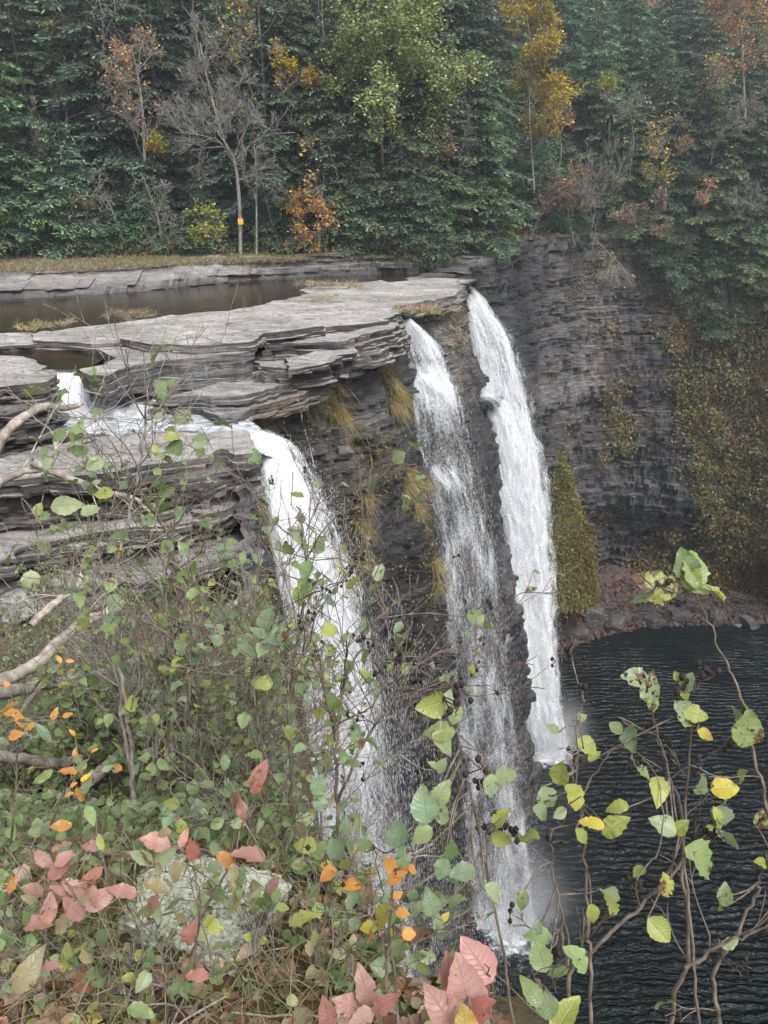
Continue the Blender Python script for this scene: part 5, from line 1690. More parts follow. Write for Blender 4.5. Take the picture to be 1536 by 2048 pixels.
for k, (u, v, y, L_, lv) in enumerate([(60, 300, 54.5, 3.0, 0), (130, 200, 55, 3.2, 1), (350, 430, 53, 2.6, 0), (560, 400, 53.6, 2.4, 0), (690, 330, 54, 2.6, 2), (905, 330, 56, 2.8, 0), (1000, 230, 58, 3.2, 1), (1120, 250, 68, 3.4, 1), (1260, 250, 71, 3.2, 0), (1350, 200, 72, 3.4, 2), (1490, 400, 70, 3.0, 0), (20, 120, 56, 3.2, 1), (650, 60, 56, 3.4, 2), (400, 30, 56, 3.4, 1)]):
    nm = min((math.hypot(u - a, v - b), c) for (a, b), c in MARKS)[1]
    kind_ = ['bare grey', 'bare, faintly orange', 'bare, yellow flecked'][lv]
    broad_tree('bare_tree', f'{kind_} understory tree {["just above", "beyond", "close beside", "near"][k % 4]} {nm}, {["thin", "crooked", "spreading", "slim", "twiggy"][k % 5]}', 'tree', py(u, v + 90, y), (R.uniform(-.3, .3), -.2, 1), L_ * 1.5, .06, 4, 560 + k, kids=(3, 5), spread=.8, ratio=.6, up=.2, minr=.010, wander=.18,
               leaves=None if lv == 0 else dict(per=2.0, size=.2, cols=ORG if lv == 1 else YEL + YGR, frac=.35, jitter=.15))

for k, (u, v, y, c_, lab) in enumerate([(155, 400, 52.4, ORG, 'orange spray above the leaning snag'), (300, 300, 53, YEL, 'yellow spray on the half bare tree'), (430, 470, 52, YGR[:2], 'bright yellow spray left of the signed trunk'), (600, 410, 52.4, ORG, 'wide orange spray in front of the dark hemlocks'), (650, 430, 52.4, ORG, 'orange spray at the right end of the wide one'),
                                    (560, 130, 54.6, YEL, 'yellow spray left of the maple, upper'), (600, 170, 54.6, YEL, 'yellow spray left of the maple, lower'), (230, 130, 54.5, ORG, 'orange spray at the upper left'), (1390, 270, 68, YEL, 'yellow spray on the right slope'), (1410, 380, 68, YEL + ORG, 'dull orange spray on the right slope'), (1180, 160, 67, YGR[:2], 'small yellow-green spray beside the yellow tree')]):
    broad_tree('leafy_spray', lab, 'shrub', py(u, v + 30, y), (R.uniform(-.5, .5), -.3, .5), 1.5, .025, 3, 620 + k, kids=(4, 6), spread=1.1, ratio=.6, up=.0, minr=.008, leaves=dict(per=6, size=.15, cols=c_, frac=.6, jitter=.14, flat=.2))


# ------------------------------------------------------------------ brush, moss and grass as masses
def brush(name, pts, nrm, R, size, cols, spread=.35, per=1, wratio=.3, droop=.3):
    n = len(pts) * per
    P = np.repeat(pts, per, 0) + R.normal(0, spread, (n, 3))
    N0 = np.repeat(nrm, per, 0)
    D = unit(N0 + R.normal(0, .8, (n, 3)) + np.array([0, 0, -droop]))
    N = unit(R.normal(0, 1, (n, 3)) + np.array([0, -.5, .8]))
    cl = np.array(cols)
    sel = (fbm(P[:, 0] * .35, P[:, 1] * .35, P[:, 2] * .35, 3, 301) * 1.3 + .5 + R.normal(0, .16, n)) * len(cl)
    C = cl[np.clip(sel.astype(int), 0, len(cl) - 1)] * R.uniform(.55, 1.4, (n, 1))
    V, F, Cc = diamonds(P, D, N, R.uniform(.5, 1.4, n) * size, R.uniform(.5, 1.3, n) * size * wratio, C)
    o = mkmesh(name, V, F, M['farleaf'], Cc)
    return tag(o, kind='stuff')


R = np.random.default_rng(88)


def surface_samples(V, n, R, cond):
    """random points on a cliff grid with the given acceptance probability"""
    nr, nc = V.shape[:2]
    i = R.integers(2, nr - 1, n * 3)
    j = R.integers(0, nc - 1, n * 3)
    p = V[i, j] + (V[i, j + 1] - V[i, j]) * R.random((len(i), 1))
    k = R.random(len(i)) < cond(p)
    return p[k][:n]


def far_brush_prob(p):
    x, y, z = p.T
    f = sstep(24.5, 29.5, x + 0.28 * (z + 18) + 2.6 * fbm(x * .25, y * .25, z * .25, 3, 303))
    f = np.maximum(f, 0.55 * sstep(-8, -4.6, z) * sstep(20, 25, x))
    f = np.maximum(f, 0.35 * (fbm(x * .3, y * .3, z * .3, 4, 304) > 0.27) * sstep(14, 18, x))
    return np.clip(f, 0, 1) * (x < 43) * (0.3 + 0.7 * (fbm(x * .5, y * .5, z * .5, 3, 305) > -0.05))


pp = surface_samples(V_FAR, 60000, R, far_brush_prob)
brush('hanging_brush', pp, np.tile([-.3, -.8, .2], (len(pp), 1)), R, .27, [(0.17, 0.11, 0.06), (0.28, 0.20, 0.09), (0.22, 0.20, 0.075), (0.27, 0.23, 0.09), (0.12, 0.15, 0.07), (0.25, 0.13, 0.07), (0.30, 0.21, 0.11)], .36, 9)
# dark green ivy strip on the right cliff
pp = surface_samples(V_FAR, 2600, R, lambda p: np.exp(-(((p[:, 0] - 34.5) / 1.5) ** 2)) * sstep(-24, -20, p[:, 2]) * sstep(-10, -13, p[:, 2]))
brush('ivy', pp, np.tile([-.3, -.8, .2], (len(pp), 1)), R, .26, [(0.03, 0.055, 0.03), (0.045, 0.075, 0.04)], .3, 5)
# undergrowth along the foot of the wood
n = 9000
x = R.uniform(-30, 40, n)
y = edge_y(x) + R.uniform(-.6, 5, n)
z = hill_z(x, y) + R.random(n) ** 2 * 1.1
brush('undergrowth', np.stack([x, y, z], 1), np.tile([0, -.3, .8], (n, 1)), R, .26, [(0.035, 0.055, 0.022), (0.06, 0.08, 0.03), (0.13, 0.075, 0.035), (0.05, 0.075, 0.028), (0.16, 0.09, 0.045)], .25, 3, droop=0)


def grass(name, pts, R, n, L, cols, lean=(0, 0, 1.0), spread=.12, fan=.6, droop=.9, w=.008, seg=4, kind=None, label=None, cat=None, group=None, mat='farleaf', parent=None):
    pts = np.asarray(pts, float)
    N = len(pts) * n
    P = np.repeat(pts, n, 0) + R.normal(0, spread, (N, 3)) * [1, 1, .25]
    D = unit(np.array(lean) + R.normal(0, fan, (N, 3)))
    Ls = R.uniform(.5, 1.2, N) * L
    S = unit(np.cross(D, R.normal(0, 1, (N, 3))))
    t = np.linspace(0, 1, seg + 1)
    hd = unit(D * [1, 1, 0] + 1e-4)
    dr = R.uniform(.4, 1.2, N) * droop
    A = P[:, None, :] + D[:, None, :] * (Ls[:, None] * t)[..., None] + (hd * .3 + np.array([0, 0, -1.0]))[:, None, :] * ((dr * Ls)[:, None] * t ** 2 * .8)[..., None]
    ww = (w * (1 - t ** 1.5) + w * .08)[None, :, None]
    V = np.stack([A - S[:, None, :] * ww, A + S[:, None, :] * ww], 2).reshape(-1, 3)
    b = (np.arange(N) * (seg + 1) * 2)[:, None] + (np.arange(seg) * 2)[None, :]
    F = np.stack([b, b + 1, b + 3, b + 2], -1).reshape(-1, 4)
    C = np.repeat(np.array(cols)[R.integers(0, len(cols), N)] * R.uniform(.7, 1.3, (N, 1)), (seg + 1) * 2, 0)
    o = mkmesh(name, V, F, M[mat], C, origin=pts[0])
    return tag(o, label, cat, group, kind)


STRAW = [(0.46, 0.36, 0.21), (0.38, 0.28, 0.15), (0.32, 0.27, 0.13), (0.25, 0.22, 0.10)]
GRN = [(0.10, 0.14, 0.045), (0.15, 0.18, 0.06), (0.19, 0.19, 0.07)]
# meadow strip on the far bank
n = 8500
x = R.uniform(-30, -4.5, n)
y = edge_y(x) - R.uniform(-1.0, 3.6, n) * np.interp(x, [-30, -16, -10, -5], [2.6, 1.9, 1.0, .5])
grass('meadow_grass', np.stack([x, y, np.full(n, -4.35)], 1), R, 5, .42, STRAW + [(0.22, 0.21, .09)], fan=.5, w=.016, seg=2, kind='stuff')
tufts = [('straw coloured grass tuft on the flat beside the river', (262, 632), -5.0, 26, .55), ('dry grass tuft at the left tip of the flat', (78, 655), -5.0, 14, .5), ('small dry grass tuft right of the left tip tuft', (140, 648), -5.0, 10, .3),
         ('long row of dry grass at the far end of the flat', (655, 572), -4.95, 30, .6), ('low dry tuft in front of the dry grass row', (650, 598), -4.98, 9, .35), ('dry grass on the brink beside the middle fall', (850, 625), -5.1, 30, .7),
         ('green tuft under the painted block', (440, 765), -6.2, 8, .35), ('fresh green grass tuft beside the bleached branch', (30, 935), -6.6, 46, .38)]
for k, (lab, (u, v), z, n, L) in enumerate(tufts):
    c = pz(u, v, z)
    sx = {3: 1.6, 5: 1.2, 0: .7, 7: .55}.get(k, .4)
    pts = c + R.normal(0, 1, (n, 3)) * [sx * .6, .35 if k != 7 else .25, 0]
    grass('grass_tuft', pts, R, 22, L, GRN if k in (6, 7) else STRAW, fan=.45, spread=.05, w=.010 if k != 7 else .006, label=lab, cat='grass tuft', group='grass tufts on the rocks')


# hanging grass on the falls cliff
def hang_prob(p):
    x, y, z = p.T
    g = sstep(24.2, 26, y) * (1 - sstep(36, 38.5, y)) * sstep(-16.5, -13, z) * (1 - sstep(-6.6, -6.0, z))
    near = np.minimum(seg_d(p, AX_M), seg_d(p, AX_L))
    g = g * sstep(1.5, 3.4, near)
    return np.clip(g * (fbm(x * .8, y * .55, z * .55, 3, 311) > 0.0) * (0.25 + 1.0 * (fbm(x * .3, y * .3, z * .3, 2, 312) > -.1)), 0, 1)


pp = surface_samples(V_MAIN, 1000, R, hang_prob)
grass('hanging_grass', pp, R, 85, .85, [(0.44, 0.35, 0.19), (0.38, 0.29, 0.14)] + STRAW + [(0.24, 0.21, .09), (0.28, .17, .07)], lean=(.6, -.6, .5), fan=.42, droop=1.5, w=.010, spread=.08, kind='stuff')
pp = surface_samples(V_MAIN, 15000, R, lambda p: np.clip(hang_prob(p) * .8 + .5 * sstep(24, 27, p[:, 1]) * (1 - sstep(38, 41, p[:, 1])) * (fbm(p[:, 0] * .4, p[:, 1] * .4, p[:, 2] * .4, 4, 313) > .02) * sstep(1.0, 2.4, np.minimum(seg_d(p, AX_M), seg_d(p, AX_L))), 0, 1))
brush('cliff_moss', pp, np.tile([.6, -.6, .2], (len(pp), 1)), R, .13, [(0.12, 0.08, 0.04), (0.20, 0.15, 0.065), (0.11, 0.115, 0.04), (0.23, 0.20, 0.08), (0.16, .09, .045)], .16, 5)
# right end of the flat: weedy growth between the middle and right falls
pp = surface_samples(V_MAIN, 2200, R, lambda p: sstep(38, 40, p[:, 1]) * (1 - sstep(46.5, 48.5, p[:, 1])) * sstep(-9.5, -7, p[:, 2]))
grass('brink_weeds', pp, R, 9, .45, STRAW + [(0.09, 0.09, .03), (.13, .09, .05)], lean=(.5, -.5, .6), fan=.5, droop=1.2, w=.012, kind='stuff')

# ------------------------------------------------------------------ mossy buttress and scree at the foot of the gorge wall
def scree_z(X, Y):
    ex = edge_y(X)
    base = ZP + 0.25
    shore = np.interp(X, [11, 13.5, 15.5, 17.5, 20, 24, 29, 34, 40, 50], [60, 60.6, 62.0, 63.6, 65.2, 66.6, 67.2, 67.2, 66.8, 64])
    d = Y - shore
    h = np.interp(d, [-3, 0, 0.4, 1.6, 1.9, 4, 7], [-1.2, 0, .35, .7, 1.4, 1.9, 2.6])
    return ZP + h + 0.28 * fbm(X * .9, Y * .9, 0, 4, 401) + .12 * fbm(X * 3, Y * 3, 0, 3, 402)


t = NT('red_brown_scree')
pos = t.pos()
nz1 = t.noise(pos, 1.2, 6, .7)
nz2 = t.vor(pos, 3.2, 'F1', 'Color')
c = t.ramp(nz1, [(.3, (.022, .018, .017)), (.5, (.062, .036, .030)), (.62, (.10, .055, .044)), (.75, (.13, .11, .10))])
r_, g_, b_ = t.sep(nz2)
c = t.mix(t.mapr(r_, .2, .9, 0, .6), c, (.11, .09, .082))
M['scree'] = t.out(t.bsdf(c, .9, t.bump(t.vor(pos, 3.2), 1.0, .2), .3))
o = grid_mesh('scree_slope', np.arange(10, 52, .18), np.arange(57, 74, .18), scree_z, M['scree'])
tag(o, kind='structure')
# loose fragments
n = 9000
x = R.uniform(12, 48, n)
y = np.interp(x, [11, 13.5, 15.5, 17.5, 20, 24, 29, 34, 40, 50], [60, 60.6, 62.0, 63.6, 65.2, 66.6, 67.2, 67.2, 66.8, 64]) + R.uniform(-.3, 5, n)
z = scree_z(x, y)
box = np.array([(a, b, c) for a in (-1, 1) for b in (-1, 1) for c in (-1, 1)], float)
bf = np.array([(0, 1, 3, 2), (4, 6, 7, 5), (0, 4, 5, 1), (2, 3, 7, 6), (0, 2, 6, 4), (1, 5, 7, 3)])
sz = R.uniform(.08, .42, (n, 1, 1)) ** 1.2 * R.uniform(.4, 1.2, (n, 1, 3)) * np.array([1.2, 1, .45])
Bx = box[None] * sz + R.normal(0, .03, (n, 8, 3))
q = unit(R.normal(0, 1, (n, 4)) * [1, .25, .25, 1])
a0, a1, a2, a3 = q.T
Rm = np.stack([1 - 2 * (a2 ** 2 + a3 ** 2), 2 * (a1 * a2 - a3 * a0), 2 * (a1 * a3 + a2 * a0), 2 * (a1 * a2 + a3 * a0), 1 - 2 * (a1 ** 2 + a3 ** 2), 2 * (a2 * a3 - a1 * a0), 2 * (a1 * a3 - a2 * a0), 2 * (a2 * a3 + a1 * a0), 1 - 2 * (a1 ** 2 + a2 ** 2)], -1).reshape(n, 3, 3)
Vb = np.einsum('nij,nkj->nki', Rm, Bx) + np.stack([x, y, z], 1)[:, None, :]
o = mkmesh('scree_rubble', Vb.reshape(-1, 3), (bf[None] + (np.arange(n) * 8)[:, None, None]).reshape(-1, 4), M['scree'])
tag(o, kind='stuff')
n = 230
x = R.uniform(12.5, 46, n)
y = np.interp(x, [11, 13.5, 15.5, 17.5, 20, 24, 29, 34, 40, 50], [60, 60.6, 62.0, 63.6, 65.2, 66.6, 67.2, 67.2, 66.8, 64]) + R.normal(1.55, .22, n)
z = scree_z(x, y)
sz = R.uniform(.2, .62, (n, 1, 1)) * R.uniform(.5, 1.2, (n, 1, 3)) * np.array([1.5, 1, .55])
Bx = box[None] * sz + R.normal(0, .07, (n, 8, 3))
ca_, sa_ = np.cos(R.normal(0, .5, n)), np.sin(R.normal(0, .5, n))
Vb = np.stack([Bx[..., 0] * ca_[:, None] - Bx[..., 1] * sa_[:, None], Bx[..., 0] * sa_[:, None] + Bx[..., 1] * ca_[:, None], Bx[..., 2]], -1) + np.stack([x, y, z], 1)[:, None, :]
o = mkmesh('shore_rubble', Vb.reshape(-1, 3), (bf[None] + (np.arange(n) * 8)[:, None, None]).reshape(-1, 4), M['rock'], np.tile((.8, 0, .6, .15), (n * 8, 1)))
tag(o, kind='stuff')
SH = [('dark block at the left end of the shore ledge', 1165, 1215, 64.0, (1.2, .8, .6)), ('long dark block in the shore ledge', 1240, 1190, 66.0, (1.7, 1, .65)), ('squarish dark block mid shore ledge', 1310, 1188, 66.9, (1.3, .9, .6)),
      ('flat dark block right of the squarish one in the shore ledge', 1370, 1196, 67.4, (1.6, .9, .5)), ('wide dark block of the shore ledge under the tall twig', 1440, 1206, 67.4, (1.9, .9, .6)), ('dark block of the shore ledge at the picture edge', 1505, 1200, 67.0, (1.5, .9, .65)),
      ('dark boulder in the hollow under the gorge wall', 1200, 1120, 66.5, (1.3, 1, 1.1)), ('small pale stone at the water line of the shore', 1480, 1232, 66.6, (.5, .4, .25))]
for k, (lab, u, v, y, s) in enumerate(SH):
    p = py(u, v, y)
    p[2] = scree_z(np.array(p[0]), np.array(p[1])) + s[2] * .45
    boulder('boulder', lab, p, s, 60 + k, col=(.7, .0, .4) if k < 7 else (.2, 0, .2), group='dark blocks along the pool shore', rz=k)
# buttress: mossy cone leaning on the gorge wall
th = np.linspace(math.pi * 0.95, math.pi * 2.05, 60)
hh = np.linspace(0, 1, 70)
TH, HH = np.meshgrid(th, hh)
rad = 4.2 * (1 - HH) ** 0.7 + 0.1
rad = rad * (1 + .42 * fbm(TH * 1.3, HH * 3, 0, 4, 411)) + .35 * fbm(TH * 8, HH * 14, 0, 3, 412)
bx, by = 15.1, 65.0
BV = np.stack([bx - 1.4 * HH + rad * np.cos(TH), by + 1.6 * HH + rad * np.sin(TH) * .8, ZP + 4.4 + HH * 13.2 + .2 * fbm(TH * 3, HH * 5, 1, 3, 413)], -1)
i = np.arange(69)[:, None] * 60 + np.arange(59)[None, :]
BF = np.stack([i, i + 1, i + 61, i + 60], -1).reshape(-1, 4)
o = mkmesh('mossy_buttress', BV.reshape(-1, 3), BF, M['rock'], np.tile([.2, .85, .8], (BV.size // 3, 1)))
tag(o, kind='structure')
pp = BV[R.integers(0, 68, 12000), R.integers(0, 60, 12000)] + R.normal(0, .1, (12000, 3))
brush('buttress_moss', pp, np.tile([0, -.8, .3], (len(pp), 1)), R, .22, [(0.15, 0.13, 0.05), (0.24, 0.20, 0.08), (0.20, 0.165, 0.06), (0.12, .115, .04), (.17, .12, .05)], .16, 4)
# ------------------------------------------------------------------ near shrubs
GA = (0.12, 0.18, 0.07)
GB = (0.185, 0.245, 0.10)
GC = (0.15, 0.215, 0.125)
GD = (0.26, 0.29, 0.07)
GE = (0.235, 0.285, 0.165)
GY = (0.42, 0.36, 0.05)
OR = (0.52, 0.25, 0.06)
PK = (0.33, 0.175, 0.16)
PK2 = (0.29, 0.12, 0.10)
PG = (0.25, 0.22, 0.13)
BRL = (0.16, 0.075, 0.04)
ALDER = [GA, GA, GB, GB, GC, GC, GD, GE]


def put_leaves(name, P, D, L, cols, R, parent, org, wr=.34, up=None, nst=9, damage=None, serr=.05, curl=.32, fold=.35, mat='leaf', nj=.6, wv=None):
    n = len(P)
    N = unit((up if up is not None else np.tile([0, -.25, 1.0], (n, 1))) + R.normal(0, nj, (n, 3)))
    W = L * (wr if wv is None else wv) * R.uniform(.85, 1.15, n)
    V, F, UV, idx = leaf_mesh(P, D, N, L, W, fold=fold, curl=curl, serr=serr, R=R, nst=nst)
    C = np.asarray(cols)[idx]
    dm = (R.random(n) ** 1.6 if damage is None else damage)[idx]
    return mkmesh(name, V, F, M[mat], np.concatenate([C, dm[:, None]], 1), UV, smooth=True, parent=parent, origin=org)


def sites(tips, R, per, lastonly=True, start=.25):
    Ps, Ds = [], []
    for pts, dirs in tips:
        n = R.poisson(per)
        for k in range(n):
            f = start + (1 - start) * (k + R.random()) / n
            i = min(int(f * (len(pts) - 1)), len(pts) - 2)
            p = pts[i] + (pts[i + 1] - pts[i]) * (f * (len(pts) - 1) - i)
            t = unit(pts[i + 1] - pts[i])
            s = unit(np.cross(t, R.normal(0, 1, 3)))
            Ps.append(p)
            Ds.append(unit(t * R.uniform(.2, .9) + s * R.uniform(.5, 1) + np.array([0, 0, -R.uniform(-.1, .45)])))
    return np.array(Ps).reshape(-1, 3), np.array(Ds).reshape(-1, 3)


def cones(tips, R, n, parent, org, size=.0034):
    """clusters of small dark woody cones"""
    Vs, Fs, off = [], [], 0
    th = np.linspace(0, math.pi, 6)
    ph = np.linspace(0, 2 * math.pi, 7)[:-1]
    A, B = np.meshgrid(th, ph, indexing='ij')
    sph = np.stack([np.sin(A) * np.cos(B), np.sin(A) * np.sin(B), 1.35 * np.cos(A)], -1).reshape(-1, 3)
    i = np.arange(5)[:, None] * 6 + np.arange(6)[None, :]
    j = np.arange(5)[:, None] * 6 + (np.arange(6)[None, :] + 1) % 6
    f = np.stack([i, i + 6, j + 6, j], -1).reshape(-1, 4)
    st = []
    for k in range(n):
        pts, _ = tips[R.integers(0, len(tips))]
        q = pts[R.integers(len(pts) // 2, len(pts))]
        for m in range(R.integers(2, 5)):
            c = q + R.normal(0, .007, 3) + [0, 0, -.005]
            st.append((np.array([q, c]), [.0009, .0009]))
            Vs.append(sph * size * R.uniform(.8, 1.25) + c)
            Fs.append(f + off)
            off += 36
    V, F = tubes(st, 3)
    o = mkmesh('cones', np.concatenate(Vs + [V]), np.concatenate(Fs + [F + off]), M['cone'], smooth=True, parent=parent, origin=org)
    o['kind'] = 'stuff'
    return o


def shrub(label, base, seed, H=1.4, stems=4, depth=3, leafn=1.6, pal=ALDER, lsize=.058, bark='twig', r=.007, group=None, spread=.6, cone=0, fanout=.35, name='leafy_shrub', kids=(3, 5), nst=9, lean=(0, 0), minr=.0011, wr=.36, up=.35, ratio=.55, wander=.16, cat='shrub'):
    R = np.random.default_rng(seed)
    base = np.array(base, float)
    out, tips = [], []
    for s in range(stems):
        a = R.uniform(0, 2 * math.pi)
        d = unit(np.array([math.cos(a) * fanout + lean[0], math.sin(a) * fanout + lean[1], 1.0]))
        grow(base + R.normal(0, .03, 3) * [1, 1, 0], d, H * R.uniform(.6, 1.05), r * R.uniform(.7, 1.2), depth, R, out, tips, kids, spread, ratio, up, wander, .25, minr, seg=9)
    root = thing(name, label, cat, base, group)
    big = [o for o in out if o[1][0] > .003]
    small = [o for o in out if o[1][0] <= .003]
    if big:
        V, F = tubes(big, 6)
        mkmesh('stems', V, F, M[bark], smooth=True, parent=root, origin=base)
    if small:
        V, F = tubes(small, 3)
        mkmesh('twigs', V, F, M[bark], smooth=True, parent=root, origin=base)
    if leafn:
        P, D = sites(tips, R, leafn)
        if len(P):
            n = len(P)
            C = np.array(pal)[R.integers(0, len(pal), n)] * R.uniform(.75, 1.25, (n, 1))
            put_leaves('leaves', P, D, R.uniform(.55, 1.2, n) * lsize, C, R, root, base, nst=nst, wr=wr)
    if cone:
        cones(tips, R, cone, root, base)
    return root


def bz(x, y):
    return float(bank_z(np.array(float(x)), np.array(float(y))))


RF = np.random.default_rng(99)
# thicket on the slope
spots = []
for y0, y1, n in ((2.2, 3.4, 15), (3.4, 5.2, 17), (5.2, 8.0, 17), (8.0, 12.5, 12)):
    for k in range(n):
        y = RF.uniform(y0, y1)
        xr = np.interp(y, [1.15, 2, 4, 8, 14], [0, -.35, -.75, -1.2, -2.0])
        xl = -(0.50 * (y * CP + 0.9 * y * SP) + .25)
        x = xl + (xr - xl) * (k + RF.random()) / n
        spots.append((x, y))
PAL2 = [GB, GC, GE, GE, GA]
_used = {}
for k, (x, y) in enumerate(spots):
    u, v = proj((x, y, bz(x, y) + .5))
    kind = ['leafy alder shrub', 'twiggy half bare shrub', 'leafy alder shrub', 'bare grey twig shrub', 'pale leaved shrub'][k % 5]
    dist = 'close to the viewer' if y < 3.4 else 'on the upper bank' if y < 5.2 else 'midway down the bank' if y < 8 else 'low on the bank under the ledges'
    side = ['at the left edge', 'left of the dark stems', 'among the dark stems', 'right of the dark stems', 'beside the left waterfall'][int(np.clip(u / 150, 0, 4))]
    lab = f'{kind} {dist}, {side}'
    m = _used[lab] = _used.get(lab, 0) + 1
    if m > 1:
        lab = lab.replace(' under the ledges', '') + ', ' + {2: 'the denser one', 3: 'the lower one', 4: 'the lowest one'}.get(m, 'the thinnest one')
    H = np.interp(y, [2, 4, 8, 12], [.58, .95, 1.45, 2.0]) * RF.uniform(.7, 1.12)
    lf = [.8, .25, .7, .06, .75][k % 5] * (1.0 if y < 8 else 1.1)
    shrub(lab, (x, y, bz(x, y) - .03), 700 + k, H=H, stems=4 if y < 8 else 5, depth=3, leafn=lf, pal=PAL2 if k % 5 == 4 else ALDER, lsize=.046 if y < 5 else .058,
          bark='twig' if k % 5 != 3 else 'twig_grey', r=.008 if y < 5 else .012, group='shrubs of the bank thicket', nst=9 if y < 4 else 6, minr=.0012 if y < 4 else .002 if y < 8 else .003, cone=(8 if k % 3 == 0 and y < 5 else 0), kids=(4, 6), lean=(0.12, .1))

for k in range(26):
    y = float(RF.uniform(2.6, 9))
    xr = float(np.interp(y, [1.15, 2, 4, 8, 14], [0, -.35, -.65, -1.1, -2.0]))
    x = float(RF.uniform(-(0.50 * (y * CP + 0.9 * y * SP) + .1), xr))
    shrub('fine grey bare twigs rising through the leafy thicket', (x, y, bz(x, y) - .03), 2100 + k, H=float(np.interp(y, [2, 4, 8, 12], [.8, 1.2, 1.6, 2.1])) * RF.uniform(.7, 1.1), stems=5, depth=3, leafn=0, r=.006, bark='twig_grey' if k % 3 else 'twig',
          name='bare_shrub', group='bare grey twigs in the thicket', minr=.0012 if y < 5 else .002, kids=(4, 6), wander=.22, ratio=.6, up=.25)

# traced dark upright stems of the alder clump in the middle left, and the tall thin twig
def traced(label, stems, seed, leaves=(), r=1.0, rad=.006, bark='twig', group=None, twigs=6, twl=.25, leafn=1.3, pal=ALDER, cone=0, lsize=.055, name='leafy_shrub', hero=(), depth=1, wr=.36, cat='shrub'):
    """stems: list of lists (u, v, r) bottom to top"""
    R = np.random.default_rng(seed)
    out, tips = [], []
    allp = []
    for si, st in enumerate(stems):
        rd = rad
        if isinstance(st, tuple):
            st, rd = st
        pts = smooth_path([pr(*q) for q in st], max(10, len(st) * 5))
        pts = pts + R.normal(0, .0016, pts.shape) * r
        n = len(pts)
        out.append((pts, np.linspace(rd, rd * .3, n)))
        allp.append(pts)
        for k in range(twigs):
            i = int((.2 + .78 * (k + R.random()) / twigs) * (n - 1))
            t = unit(pts[min(i + 1, n - 1)] - pts[max(i - 1, 0)])
            s = unit(np.cross(t, R.normal(0, 1, 3)))
            grow(pts[i], unit(t * .7 + s * .8), twl * R.uniform(.4, 1.1), rd * .35, depth, R, out, tips, (1, 3), .6, .6, .2, .16, .2, .0009, seg=6)
        tips.append((pts[-6:], None))
    base = out[0][0][0]
    root = thing(name, label, cat, base, group)
    V, F = tubes([o for o in out if o[1][0] > rad * .5], 7)
    mkmesh('stems', V, F, M[bark], smooth=True, parent=root, origin=base)
    sm = [o for o in out if o[1][0] <= rad * .5]
    if sm:
        V, F = tubes(sm, 4)
        mkmesh('twigs', V, F, M[bark], smooth=True, parent=root, origin=base)
    Ps, Ds, Ls, Cs, Us, Dm = [], [], [], [], [], []
    if leafn:
        P, D = sites(tips, R, leafn)
        n = len(P)
        if n:
            Ps.append(P); Ds.append(D); Ls.append(R.uniform(.5, 1.15, n) * lsize)
            Cs.append(np.array(pal)[R.integers(0, len(pal), n)] * R.uniform(.75, 1.25, (n, 1)))
            Us.append(unit(np.array([0, -.25, 1.0]) + R.normal(0, .45, (n, 3))))
            Dm.append(R.random(n) ** 2.5)
    if len(hero):
        ap = np.concatenate(allp)
        pet = []
        for (u, v, size, ang, rr, col, *rest) in hero:
            a = math.radians(ang)
            L = size / FP * rr
            dr = np.array([math.cos(a), math.sin(a) * SP, math.sin(a) * CP]) + np.array([0, CP, -SP]) * R.uniform(-.45, .25)
            dr = unit(dr)
            c = pr(u, v, rr)
            b0 = c - dr * L * .5
            dd = np.linalg.norm(ap - b0, axis=1)
            q = ap[dd.argmin()]
            if dd.min() < .25:
                mid = (q + b0) / 2 + R.normal(0, .004, 3)
                pet.append((smooth_path([q, mid, b0], 6), np.linspace(.0014, .0009, 6)))
            toc = unit(-c)
            Ps.append(b0[None]); Ds.append(dr[None]); Ls.append(np.array([L])); Cs.append(np.array([col]) * R.uniform(.9, 1.15))
            Us.append(unit(toc * (rest[0] if rest else .8) + np.array([0, 0, 1.0]) * .7 + R.normal(0, .25, 3))[None])
            Dm.append(np.array([rest[1] if len(rest) > 1 else R.random() * .5]))
        if pet:
            V, F = tubes(pet, 4)
            mkmesh('petioles', V, F, M[bark], smooth=True, parent=root, origin=base)
    if Ps:
        P = np.concatenate(Ps)
        put_leaves('leaves', P, np.concatenate(Ds), np.concatenate(Ls), np.concatenate(Cs), R, root, base, nst=13, up=np.concatenate(Us), nj=.05, damage=np.concatenate(Dm), wr=wr, serr=.045)
    if cone:
        cones(tips, R, cone, root, base)
    return root


def S(r0, r1, *uv):
    n = len(uv)
    return [(u, v, r0 + (r1 - r0) * i / (n - 1)) for i, (u, v) in enumerate(uv)]


